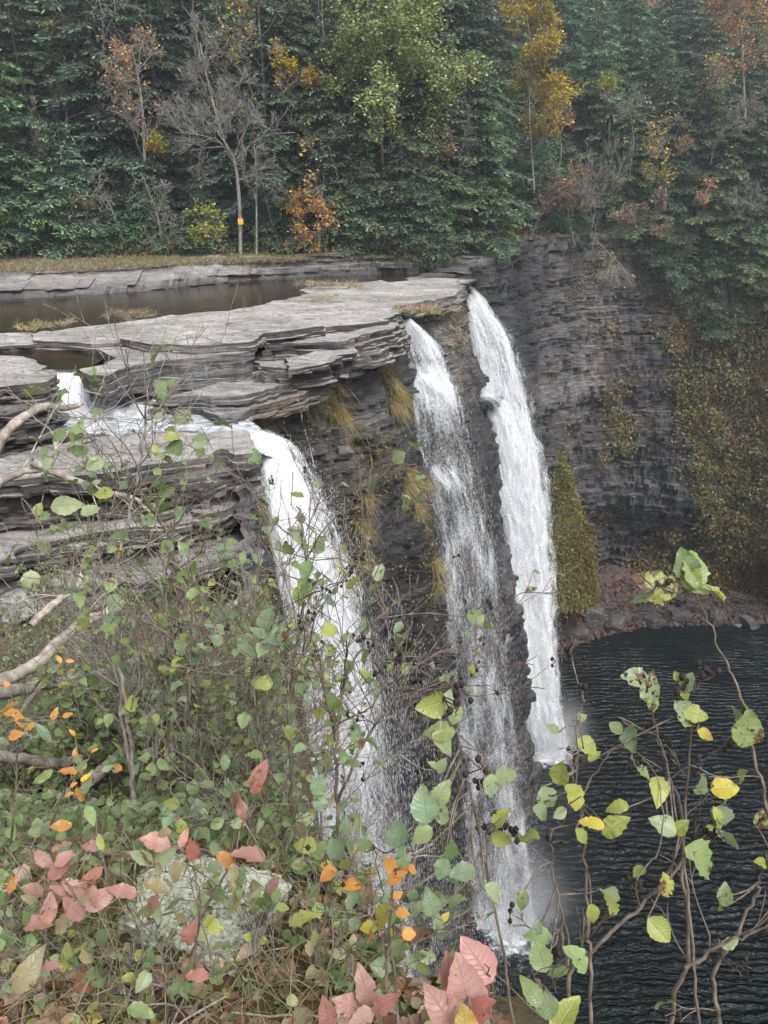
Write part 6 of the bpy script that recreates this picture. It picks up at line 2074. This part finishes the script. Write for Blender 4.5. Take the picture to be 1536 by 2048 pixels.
traced('alder clump with two dark upright stems in the thicket', [
    (S(2.6, 2.5, (335, 1680), (337, 1580), (342, 1460), (338, 1380), (342, 1280), (352, 1180), (345, 1090), (350, 1010)), .009),
    (S(2.6, 2.4, (412, 1700), (408, 1580), (402, 1490), (395, 1390), (385, 1290), (380, 1210), (372, 1120)), .008),
    (S(2.6, 2.6, (338, 1440), (358, 1360), (362, 1270), (372, 1200), (380, 1150)), .007)],
    1201, twigs=16, twl=.55, leafn=.7, r=2.5, rad=.009, cone=5, lsize=.05, depth=2, bark='twig')
traced('thicket shrub with pale stem leaning left and a long bare tip over the ledges', [
    (S(2.5, 2.2, (275, 1700), (268, 1600), (262, 1480), (245, 1370), (232, 1300), (228, 1210), (240, 1110), (262, 1020), (280, 930), (292, 850), (330, 800)), .008),
    (S(2.5, 2.3, (268, 1600), (240, 1400), (215, 1260), (188, 1180), (150, 1110)), .006),
    (S(2.4, 2.2, (275, 1040), (283, 960), (278, 880), (275, 835)), .003)], 1202, twigs=11, twl=.36, leafn=.12, r=2.3, rad=.008, bark='twig_grey', lsize=.06, depth=2,
    hero=[(343, 873, 34, 20, 2.2, GD), (310, 897, 20, 100, 2.2, GD), (318, 830, 22, 60, 2.2, GE), (400, 890, 28, 30, 2.2, GE), (190, 930, 40, 200, 2.2, GE), (205, 985, 44, 170, 2.2, GD), (130, 1010, 60, 10, 2.2, GE), (180, 1020, 40, 30, 2.2, GE)])
traced('tall leafy alder between the thicket and the left waterfall', [
    (S(2.3, 2.1, (585, 1640), (583, 1540), (580, 1440), (588, 1330), (600, 1240), (612, 1180), (612, 1120), (600, 1040)), .007),
    (S(2.3, 2.1, (530, 1600), (520, 1480), (512, 1380), (505, 1280), (510, 1180)), .006)], 1203, twigs=11, twl=.36, leafn=.4, r=2.2, rad=.007, depth=2, lsize=.045,
    hero=[(612, 1140, 44, 250, 2.1, GA), (608, 1170, 36, 250, 2.1, GD), (595, 1070, 50, 330, 2.1, GE), (640, 1090, 40, 60, 2.1, GE), (598, 1192, 40, 280, 2.1, GA), (535, 1240, 55, 80, 2.1, GC), (500, 1290, 60, 330, 2.1, GC), (545, 1270, 55, 340, 2.1, GE), (580, 1465, 34, 300, 2.1, GD)])
traced('alder with dark berries of cones hanging against the left waterfall', [
    (S(1.9, 1.7, (690, 1800), (675, 1650), (672, 1500), (680, 1400), (720, 1300), (760, 1240), (800, 1190)), .005),
    (S(1.9, 1.8, (672, 1480), (640, 1350), (600, 1290), (560, 1220)), .004),
    (S(1.9, 1.8, (675, 1600), (730, 1480), (790, 1400), (850, 1300)), .004)], 1204, twigs=13, twl=.36, leafn=.22, r=1.8, rad=.005, cone=40, depth=2, lsize=.04)

# hero stems on the right, over the pool
HP = [
    ('tall red-brown twig with a big green leaf at its tip over the pool', [
        (S(1.0, .95, (1560, 1700), (1536, 1620), (1510, 1520), (1488, 1425), (1462, 1350), (1440, 1298), (1408, 1225), (1382, 1172)), 0.0024),
        (S(.96, .95, (1382, 1180), (1350, 1185), (1320, 1170)), 0.0009)],
     [(1392, 1136, 84, 80, .95, GB), (1372, 1130, 66, 105, .95, GA), (1386, 1158, 50, 70, .95, GD), (1318, 1168, 92, 150, .95, GD, .6, 1.0), (1492, 1456, 82, 80, .95, GB, .8, .75)], 2, 2),
    ('alder stem with insect eaten leaves rising over the pool', [
        (S(1.25, 1.0, (1335, 2090), (1350, 1990), (1373, 1930), (1374, 1850), (1366, 1750), (1363, 1625), (1340, 1560), (1323, 1490), (1305, 1425)), 0.0038),
        (S(1.1, 1.05, (1373, 1935), (1440, 1890), (1500, 1868), (1560, 1840)), 0.0029)],
     [(1300, 1378, 62, 95, 1.0, GE, .8, 1.0), (1272, 1356, 60, 160, 1.0, GE, .8, .9), (1306, 1408, 34, 270, 1.0, GD), (1408, 1722, 100, 325, 1.0, GB), (1325, 1652, 60, 150, 1.0, GE), (1362, 1655, 42, 60, 1.0, GD), (1332, 1770, 52, 100, 1.0, GD, .8, .8), (1318, 1860, 58, 315, 1.0, GD)], 9, 6),
    ('upright alder twig with yellow green paired leaves over the pool', [
        (S(1.15, .98, (1400, 2080), (1385, 1900), (1368, 1700), (1378, 1560), (1383, 1465), (1375, 1395), (1368, 1350)), 0.0022)],
     [(1376, 1365, 44, 60, 1.0, GE), (1352, 1352, 22, 110, 1.0, GD), (1370, 1385, 30, 300, 1.0, GD), (1370, 1425, 66, 130, 1.0, GE, .7, .9), (1388, 1428, 56, 340, 1.0, GD), (1412, 1468, 36, 340, 1.0, GY), (1188, 1510, 34, 50, 1.0, GD)], 8, 4),
    ('alder twig with a bright hanging leaf and bare forks over the pool', [
        (S(1.15, 1.0, (1182, 2080), (1182, 1930), (1178, 1850), (1172, 1740), (1165, 1650), (1156, 1560), (1156, 1450), (1168, 1380)), 0.0028),
        (S(1.05, 1.0, (1160, 1600), (1200, 1530), (1240, 1495), (1290, 1520), (1330, 1570)), 0.0014)],
     [(1146, 1592, 68, 125, 1.0, GD), (1122, 1545, 56, 80, 1.0, GD), (1234, 1612, 46, 180, 1.0, GD), (1185, 1645, 50, 160, 1.0, GY), (1228, 1652, 62, 50, 1.0, GD), (1162, 1672, 38, 300, 1.0, GD), (1104, 1458, 32, 150, 1.0, GB), (1175, 1490, 46, 330, 1.0, GD), (1165, 1435, 20, 30, 1.0, GB), (1187, 1828, 38, 280, 1.0, GD), (1096, 1597, 52, 300, 1.0, GE, .7, .8), (1084, 1625, 42, 330, 1.0, GE)], 10, 8),
    ('thick forked alder limb crossing the lower right', [
        (S(1.2, 1.05, (1142, 2060), (1140, 1955), (1218, 1868), (1293, 1800), (1353, 1738), (1413, 1650), (1488, 1550)), 0.0036),
        (S(1.2, 1.05, (1140, 1960), (1128, 1900), (1123, 1820), (1103, 1725), (1098, 1640)), 0.0029)],
     [(1450, 1577, 56, 10, 1.05, GY), (1080, 1912, 64, 110, 1.05, GB), (1045, 1800, 40, 250, 1.05, GB), (1076, 1856, 32, 80, 1.05, GC), (1115, 1945, 44, 200, 1.05, GA), (1222, 1790, 40, 320, 1.1, GE)], 11, 9),
    ('pale crooked alder stem at the right picture edge', [
        (S(1.25, 1.1, (1445, 2100), (1438, 2040), (1428, 1950), (1468, 1875), (1508, 1800), (1518, 1760), (1540, 1700)), 0.0039)],
     [(1450, 1790, 46, 90, 1.1, GB), (1442, 1808, 36, 300, 1.1, GA), (1522, 1640, 40, 80, 1.1, GD, .8, .9)], 9, 6),
    ('dark stemmed alder with pleated leaves in front of the middle waterfall', [
        (S(1.2, .95, (1030, 2090), (1012, 1930), (985, 1800), (965, 1700), (943, 1600), (920, 1510), (913, 1445), (905, 1400)), 0.0022)],
     [(868, 1402, 54, 175, .95, GB), (897, 1400, 44, 85, .95, GE), (912, 1430, 42, 60, .95, GB), (880, 1462, 62, 170, .95, GB), (888, 1485, 60, 325, .95, GE), (848, 1612, 72, 100, .95, GC), (880, 1590, 50, 70, .95, GB), (886, 1628, 42, 85, .95, GE), (845, 1668, 46, 200, .95, GB), (1012, 1553, 48, 20, .95, GE), (982, 1572, 48, 260, .95, GE, .8, .8), (990, 1785, 52, 330, .95, GE), (902, 1700, 44, 80, .95, GA), (884, 1738, 48, 250, .95, GC), (925, 1745, 56, 190, .95, GC),
      (800, 1668, 46, 90, 1.0, GC), (806, 1714, 44, 80, 1.0, GC), (862, 1808, 52, 100, 1.0, GC), (870, 1530, 24, 130, .95, GB), (882, 1532, 34, 65, .95, GB)], 10, 10),
    ('low alder with large green leaves at the bottom of the picture', [
        (S(1.05, .9, (1130, 2120), (1125, 2060), (1110, 2010), (1085, 1970), (1060, 1940)), 0.0023)],
     [(1130, 2030, 84, 60, .9, GD), (1090, 2010, 70, 150, .9, GA), (1065, 1985, 60, 120, .9, GB), (1160, 2070, 60, 20, .9, GA)], 8, 0),
    ('slim alder twig beside the leaf crossed left fall', [
        (S(1.35, 1.2, (640, 2080), (655, 1950), (668, 1850), (655, 1760), (640, 1680), (632, 1600)), 0.0023),
        (S(1.3, 1.2, (800, 2080), (790, 1950), (770, 1850), (760, 1760), (745, 1690)), 0.0023)],
     [(638, 1570, 44, 70, 1.2, GC), (640, 1600, 50, 85, 1.2, GC), (610, 1690, 50, 160, 1.2, GD), (640, 1700, 42, 60, 1.2, GB), (672, 1700, 48, 300, 1.2, GC), (690, 1655, 36, 80, 1.2, GC), (655, 1748, 40, 200, 1.2, OR), (700, 1765, 44, 20, 1.2, OR), (605, 1835, 60, 30, 1.15, GD), (790, 1670, 52, 90, 1.1, GC), (728, 1690, 36, 40, 1.1, GB)], 10, 4),
]
for k, (lab, st, hero, tw, cn) in enumerate(HP):
    traced(lab, st, 1300 + k, hero=hero, twigs=max(2, int(tw * .45)), twl=.11, leafn=.28, r=1.0, rad=.003, cone=cn, lsize=.036, depth=1, group='alder stems leaning over the gorge', pal=[GB, GD, GE, GD, GC])

# denser growth along the bottom right and centre, rooted on the rim
ctr = [(-.62, 1.9, .75), (-.45, 1.75, .65), (-.3, 1.6, .62), (-.18, 1.45, .6), (-.05, 1.35, .5), (.08, 1.25, .55), (-.4, 2.3, .95), (-.55, 2.7, 1.0), (.22, 1.2, .55), (.36, 1.15, .5), (.5, 1.15, .6), (.64, 1.1, .55), (.78, 1.1, .5), (.9, 1.1, .6), (.3, 1.3, .7), (.6, 1.3, .75), (-.28, 1.5, .3), (.0, 1.15, .3)]
for k, (x, y, H) in enumerate(ctr):
    if x > .06:
        continue
    g = float(sd_poly(np.array(x), np.array(y), G))
    z = -1.62 - .35 * max(0, y - 1.2) - (0.25 if x > .05 else 0)
    u, v = proj((x, y, z + H * .6))
    nm = ['small leaved green shrub', 'sprawling leafy alder', 'pale green low shrub'][k % 3]
    side = ['in front of the left waterfall', 'between left and middle falls', 'before the middle waterfall', 'low over the pool', 'at the right edge'][int(np.clip((u - 520) / 190, 0, 4))]
    lab = f'{nm} {side}'
    m = _used[lab] = _used.get(lab, 0) + 1
    if m > 1:
        lab += ', ' + {2: 'the taller one', 3: 'the outermost one'}.get(m, 'the lowest one')
    shrub(lab, (x, y, z), 1400 + k, H=H, stems=4, depth=2, leafn=.75 if x < .1 else .35, lsize=.036, r=.0035, minr=.0009, group='low shrubs along the rim', cone=7, pal=[GA, GB, GC, GC, GD, GE], bark='twig' if k % 2 else 'twig_grey', lean=(.05, .05))

# red and pink leaved saplings
traced('pink and red leaved sapling at the bottom centre', [
    (S(.95, .8, (1000, 2140), (975, 2080), (955, 2030), (940, 1990)), .003),
    (S(.9, .8, (975, 2090), (985, 1990), (975, 1930)), .002)], 1501, twigs=0, leafn=0, rad=.003, wr=.30, name='red_sapling', cat='sapling',
    hero=[(928, 1975, 127, 100, .8, PK, .95, .2), (955, 1920, 100, 125, .82, (0.40, 0.20, 0.19), .9, .3), (900, 1950, 76, 100, .84, PK2, .8, .6), (890, 2025, 102, 120, .78, PK, .9, .3), (962, 2025, 93, 50, .78, (.5, .18, .15), .9, .3), (985, 1950, 68, 75, .84, (.35, .13, .05), .4, .9), (930, 2045, 76, 100, .76, (.35, .25, .06), .9, .2), (960, 1985, 76, 60, .83, PK2, .8, .5)])
traced('pink leaved sapling at the lower edge left of the centre', [
    (S(1.0, .9, (745, 2110), (735, 2050), (730, 2010)), .0025)], 1502, twigs=0, leafn=0, rad=.003, wr=.30, name='red_sapling', cat='sapling',
    hero=[(735, 1985, 81, 95, .9, PK, .9, .2), (702, 2010, 76, 140, .9, PK, .8, .3), (765, 2010, 68, 50, .88, PK2, .8, .5), (720, 2040, 68, 200, .88, (.4, .25, .2), .8, .3), (655, 2030, 59, 100, 1.0, PK2), (600, 2035, 51, 60, 1.05, PG)])
PKP = [PK, PK, PK2, PG, GE, (.36, .2, .17)]
traced('clump of pink leaved saplings standing over the lichen boulder', [
    (S(1.55, 1.3, (370, 2010), (378, 1930), (395, 1860), (402, 1800), (385, 1740), (368, 1700)), .0028),
    (S(1.55, 1.3, (385, 1960), (398, 1850), (430, 1780), (460, 1720), (480, 1660), (505, 1600)), .0028),
    (S(1.5, 1.3, (280, 2000), (285, 1900), (265, 1830), (245, 1780), (240, 1710)), .0026),
    (S(1.5, 1.3, (120, 2060), (105, 1960), (90, 1880), (80, 1830), (100, 1760)), .0024),
    (S(1.5, 1.3, (282, 1950), (210, 1900), (160, 1860), (130, 1800), (120, 1750)), .0022)], 1503, twigs=3, twl=.12, leafn=.5, pal=PKP, rad=.003, wr=.27, name='red_sapling', cat='sapling', bark='twig', lsize=.045,
    hero=[(184, 1690, 50, 165, 1.3, PK), (200, 1684, 34, 110, 1.3, GD), (310, 1686, 66, 160, 1.3, PK), (326, 1662, 34, 170, 1.3, PG), (367, 1676, 40, 70, 1.3, PK), (384, 1700, 56, 90, 1.3, PK2), (350, 1746, 54, 260, 1.3, PG), (120, 1738, 60, 40, 1.3, PK2), (130, 1716, 50, 40, 1.3, PK), (85, 1718, 46, 130, 1.3, PK),
          (186, 1754, 56, 45, 1.3, PK2), (246, 1780, 62, 150, 1.3, PK, .9), (200, 1798, 70, 35, 1.3, PK), (146, 1816, 66, 125, 1.3, PK), (98, 1818, 62, 80, 1.3, PK), (150, 1776, 56, 140, 1.3, PK), (312, 1772, 60, 150, 1.3, PG), (497, 1708, 72, 160, 1.3, PK), (455, 1720, 56, 330, 1.3, (.35, .17, .04)), (467, 1752, 50, 270, 1.3, PG),
          (380, 1866, 54, 70, 1.35, PK2), (130, 1846, 66, 40, 1.35, PG), (74, 1848, 60, 20, 1.35, PK), (52, 1950, 90, 60, 1.35, PG), (360, 1976, 52, 10, 1.4, GA), (282, 2022, 58, 350, 1.35, GB), (395, 1950, 54, 170, 1.35, PK2), (100, 1930, 40, 20, 1.4, PK), (510, 1560, 66, 85, 1.35, PK2, .5, .6), (485, 1620, 44, 100, 1.35, PK2), (545, 1770, 44, 60, 1.4, PK), (470, 1600, 34, 250, 1.35, BRL, .5, 1.)])
traced('low plant with orange leaves at the left picture edge', [
    (S(1.75, 1.6, (20, 1700), (30, 1600), (35, 1520), (25, 1440)), .003),
    (S(1.75, 1.6, (100, 1660), (130, 1580), (160, 1540)), .003)], 1504, twigs=5, twl=.15, leafn=.7, pal=[OR, GB, GC], rad=.003, wr=.24, name='orange_leaved_plant', cat='plant', lsize=.045,
    hero=[(20, 1425, 39, 170, 1.6, OR), (40, 1440, 36, 300, 1.6, OR), (60, 1455, 33, 200, 1.6, OR), (30, 1470, 39, 20, 1.6, OR), (108, 1430, 26, 60, 1.6, OR), (145, 1465, 17, 120, 1.6, OR), (150, 1505, 19, 80, 1.6, OR), (135, 1430, 22, 20, 1.6, OR), (188, 1500, 17, 40, 1.6, OR), (170, 1555, 22, 45, 1.6, (.6, .33, .03)), (145, 1570, 17, 50, 1.6, OR), (136, 1588, 19, 40, 1.6, OR), (118, 1318, 19, 120, 1.7, OR), (140, 1322, 17, 0, 1.7, OR), (12, 1368, 22, 170, 1.7, OR), (25, 1770, 39, 60, 1.5, (.4, .17, .05))])
traced('sprig with bright orange leaves low between the waterfalls', [
    (S(1.25, 1.15, (770, 2000), (775, 1900), (785, 1800), (790, 1740)), .003)], 1505, twigs=3, twl=.1, leafn=.4, pal=[OR, GY], rad=.003, wr=.4, name='orange_leaved_plant', cat='plant', lsize=.04,
    hero=[(778, 1728, 39, 130, 1.15, OR), (800, 1738, 42, 30, 1.15, OR), (788, 1755, 37, 200, 1.15, OR), (812, 1725, 30, 60, 1.15, OR), (825, 1740, 25, 330, 1.15, OR), (805, 1825, 30, 10, 1.15, OR), (795, 1790, 21, 40, 1.15, OR), (890, 1835, 19, 60, 1.15, GY), (818, 1868, 30, 0, 1.15, OR)])

# lichen boulder and smaller stones
bp_ = pz(392, 1875, -1.58)
o = boulder('lichen_boulder', 'low boulder crusted with pale lichen and moss among fallen leaves', bp_ + [0, 0, .03], (.27, .2, .18), 77, mat=M['lichen'], cat='boulder', blocky=.8, rz=-.35, n=90, fine=.16)
bp2 = pz(560, 1985, -1.60)
boulder('lichen_boulder', 'flat lichen covered stone at the lower edge right of the boulder', bp2 + [0, 0, .0], (.19, .12, .1), 78, mat=M['lichen'], cat='boulder', blocky=.8, rz=-.8, n=60, fine=.16)
bp3 = pz(250, 1850, -1.60)
boulder('mossy_stone', 'small mossy stone at the left shoulder of the lichen boulder', bp3 + [0, 0, -.03], (.15, .11, .1), 79, mat=M['lichen'], cat='stone', blocky=.8, rz=.2, n=60, fine=.16)

# fallen leaves
R = np.random.default_rng(1600)


def litter(name, n, x0, x1, y0, y1, L, cols, lift=.012, wr=.38, kindn=None, curl=.35, nst=7, nj=.5):
    x = R.uniform(x0, x1, n)
    y = R.uniform(y0, y1, n)
    k = (x < np.interp(y, [0.9, 1.15, 2, 4, 8], [.35, .1, -.25, -.55, -1.0])) & (np.hypot((x - bp_[0]) / .26, (y - bp_[1]) / .2) > .8)
    x, y = x[k], y[k]
    z = bank_z(x, y) + 0.05 * fbm(x * 3, y * 3, 0, 3, 4) + R.random(len(x)) * lift
    P = np.stack([x, y, z], 1)
    m = len(P)
    D = R.normal(0, 1, (m, 3)) * [1, 1, .25]
    C = np.array(cols)[R.integers(0, len(cols), m)] * R.uniform(.6, 1.3, (m, 1))
    o = put_leaves(name, P, unit(D), R.uniform(.5, 1.2, m) * L, C, R, None, P[0], nst=nst, wr=wr, nj=nj, curl=curl, fold=.5, serr=.07)
    return tag(o, kind='stuff')


LIT = [(.24, .15, .10), (.30, .20, .14), (.15, .085, .055), (.36, .27, .20), (.28, .13, .08), (.42, .33, .26), (.33, .22, .17)]
litter('fallen_leaves', 3600, -1.6, .3, .75, 2.3, .048, LIT, lift=.03, curl=.8, nst=9)
litter('fallen_leaves', 2200, -4, -.4, 2.0, 5.0, .055, LIT, lift=.05, curl=.8)
litter('ground_cover', 900, -1.6, .2, .95, 1.6, .026, [GA, GB, GE, GD, PG], lift=.05, wr=.42, nst=5, nj=.4)
litter('ground_cover', 2800, -1.9, .15, 1.45, 3.0, .036, [GA, GB, GC, (.12, .19, .06)], lift=.18, wr=.45, nst=5, nj=.35)
litter('ground_cover', 6000, -4.6, -.3, 2.2, 6.5, .042, [GA, GB, GC, (.09, .14, .05)], lift=.55, wr=.42, nst=5)
for k, (x, y, lab) in enumerate([(-.62, 1.12, 'low green sprig before the left end of the lichen boulder'), (-.42, 1.08, 'low green sprig before the middle of the lichen boulder'), (-.25, 1.16, 'low green sprig before the right end of the lichen boulder'), (-.8, 1.25, 'low grey-green sprig left of the lichen boulder'), (-.1, 1.2, 'low sprig between the lichen boulder and the rim')]):
    shrub(lab, (x, y, bz(x, y)), 1800 + k, H=.26, stems=5, depth=2, leafn=.9, lsize=.03, r=.002, minr=.0007, kids=(2, 4), pal=[GB, GE, GD, PG, GA], bark='twig_grey', name='green_sprig', cat='plant')
tw_ = []
for k in range(150):
    c = np.array([R.uniform(-1.4, .1), R.uniform(.95, 1.9), 0])
    c[2] = bz(c[0], c[1]) + R.uniform(.005, .05)
    d = unit(R.normal(0, 1, 3) * [1, 1, .18])
    L_ = R.uniform(.06, .3)
    P = c + d * np.linspace(-.5, .5, 6)[:, None] * L_ + R.normal(0, .004, (6, 3))
    tw_.append((P, np.full(6, R.uniform(.0012, .003))))
V, F = tubes(tw_, 4)
tag(mkmesh('fallen_twigs', V, F, M['twig_grey'], smooth=True), kind='stuff')
# thin straw and green blades
n = 800
x = R.uniform(-1.5, .05, n)
y = R.uniform(.95, 2.0, n)
k = x < np.interp(y, [0.9, 1.15, 2], [.3, .05, -.3])
pts = np.stack([x[k], y[k], bank_z(x[k], y[k])], 1)
grass('straw_grass', pts, R, 7, .22, [(.36, .30, .16), (.26, .26, .1), (.16, .22, .07)], fan=.55, droop=.9, w=.0010, spread=.03, seg=5, kind='stuff')
n = 1400
x = R.uniform(-5, -.5, n)
y = R.uniform(2.2, 9, n)
k = x < np.interp(y, [2, 4, 8], [-.3, -.6, -1.1])
pts = np.stack([x[k], y[k], bank_z(x[k], y[k])], 1)
grass('dry_stems', pts, R, 5, .75, [(.22, .18, .13), (.16, .13, .1), (.28, .25, .18), (.14, .17, .07)], fan=.55, droop=.5, w=.0016, spread=.1, seg=5, kind='stuff')


# dead limbs and logs
def limb(name, label, pts, rad, bark='driftwood', seed=0, sub=0, group='dead limbs lying in the thicket', k=10, sublen=.4, subr=.3):
    R_ = np.random.default_rng(seed)
    P = smooth_path([pr(*q) for q in pts], len(pts) * 6)
    P = P + 0.3 * np.interp(np.arange(len(P)), [0, len(P)], rad[:2])[:, None] * fbm(np.arange(len(P))[:, None] * .5, np.arange(3)[None, :] * 9.0, seed, 2, seed)
    r_ = np.interp(np.linspace(0, 1, len(P)), np.linspace(0, 1, len(rad)), rad) * (1 + .12 * fbm(np.arange(len(P)) * .7, seed, 0, 2, 3))
    root = thing(name, label, 'dead branch', P[0], group)
    V, F = tubes([(P, r_)], k)
    V = V + 0.1 * rad[0] * fbm(V[:, 0] * 9 / rad[0] * .05, V[:, 1] * 9 / rad[0] * .05, V[:, 2] * 9 / rad[0] * .05, 3, 5)[:, None]
    mkmesh('limb', V, F, M[bark], smooth=True, parent=root, origin=P[0])
    if sub:
        out, tips = [], []
        for j in range(sub):
            i = int((.25 + .7 * (j + R_.random()) / sub) * (len(P) - 2))
            t = unit(P[i + 1] - P[i])
            s = unit(np.cross(t, R_.normal(0, 1, 3)))
            grow(P[i], unit(t * .5 + s), sublen * R_.uniform(.5, 1.2), r_[i] * subr, 1, R_, out, tips, (2, 4), .7, .6, .0, .2, .2, .0012, seg=6)
        V, F = tubes(out, 4)
        mkmesh('side_twigs', V, F, M[bark], smooth=True, parent=root, origin=P[0])
    return root


limb('dead_branch', 'thick bleached bare branch reaching right towards the chute', S(5.2, 5.6, (-70, 985), (-20, 915), (18, 860), (50, 832), (95, 812), (130, 815), (166, 808)), [.036, .034, .03, .024, .015], seed=1)
limb('dead_branch', 'grey forked branch arching over the stepped ledges', S(4.2, 4.6, (-60, 1060), (-10, 975), (40, 945), (90, 935), (112, 905), (116, 870), (150, 868), (175, 900)), [.024, .02, .017, .013, .007], seed=2, sub=4, sublen=.7)
limb('dead_branch', 'long thin grey branch running right below the forked one', S(4.3, 4.8, (60, 925), (110, 945), (160, 965), (210, 985), (265, 995), (300, 1025)), [.022, .02, .015, .008], seed=3, sub=4, sublen=.6)
limb('dead_log', 'peeling pale log rising to the right through the thicket', S(3.2, 4.2, (-80, 1400), (0, 1362), (60, 1335), (110, 1290), (150, 1255), (200, 1230), (250, 1205)), [.030, .029, .027, .024, .02], seed=4, bark='driftwood', k=14, sub=2, sublen=.5, subr=.2)
limb('dead_log', 'smooth grey log lying just below the peeling one', S(3.0, 4.0, (-80, 1405), (0, 1388), (70, 1372), (130, 1362), (220, 1340), (300, 1310)), [.027, .026, .023, .02, .016], seed=5, bark='twig_grey', k=14)
limb('dead_log', 'grey brown log low at the left edge leading under the shrubs', S(2.6, 3.4, (-80, 1515), (0, 1512), (60, 1522), (130, 1525), (220, 1500), (300, 1478), (350, 1440)), [.02, .02, .018, .015, .011], seed=6, bark='twig_grey', k=12)
limb('dead_branch', 'pale crooked branch in the gap under the ledges', S(4.6, 5.2, (60, 1250), (110, 1205), (140, 1185), (160, 1165), (165, 1120)), [.024, .02, .016, .01], seed=7, sub=3, sublen=.6)
limb('dead_branch', 'pale slanting dead limb across the middle of the thicket', S(2.8, 3.4, (180, 1560), (240, 1510), (290, 1450), (330, 1400), (370, 1390)), [.022, .02, .016, .01], seed=8, bark='twig_grey', sub=5, sublen=.5)
for k in range(16):
    y = RF.uniform(3, 8)
    x = RF.uniform(-.62 * y, -.3 * y + .4)
    x = min(x, float(np.interp(y, [1, 4, 8], [-.4, -.8, -1.3])))
    a = RF.uniform(-.5, 1.0)
    c = np.array([x, y, bz(x, y) + RF.uniform(.1, .6)])
    d = np.array([math.cos(a), math.sin(a) * .5, RF.uniform(-.1, .45)])
    L_ = RF.uniform(.5, 1.3)
    ps = [c - d * L_ * .5, c + RF.normal(0, .05, 3), c + d * L_ * .5]
    R_ = np.random.default_rng(1700 + k)
    root = thing('dead_branch', 'thin grey dead branch tangled among the bank shrubs', 'dead branch', ps[0], 'thin dead branches tangled in the thicket')
    P = smooth_path(ps, 14) + R_.normal(0, .008, (14, 3))
    out, tips = [(P, np.linspace(.011, .004, 14))], []
    for j in range(7):
        i = int(R_.uniform(2, 12))
        grow(P[i], unit(d + R_.normal(0, .7, 3)), .5 * R_.uniform(.5, 1.2), .004, 2, R_, out, tips, (2, 4), .7, .6, .0, .22, .2, .0014, seg=6)
    V, F = tubes(out[:1], 7)
    mkmesh('limb', V, F, M['twig_grey'], smooth=True, parent=root, origin=ps[0])
    V, F = tubes(out[1:], 3)
    mkmesh('side_twigs', V, F, M['twig_grey'], smooth=True, parent=root, origin=ps[0])
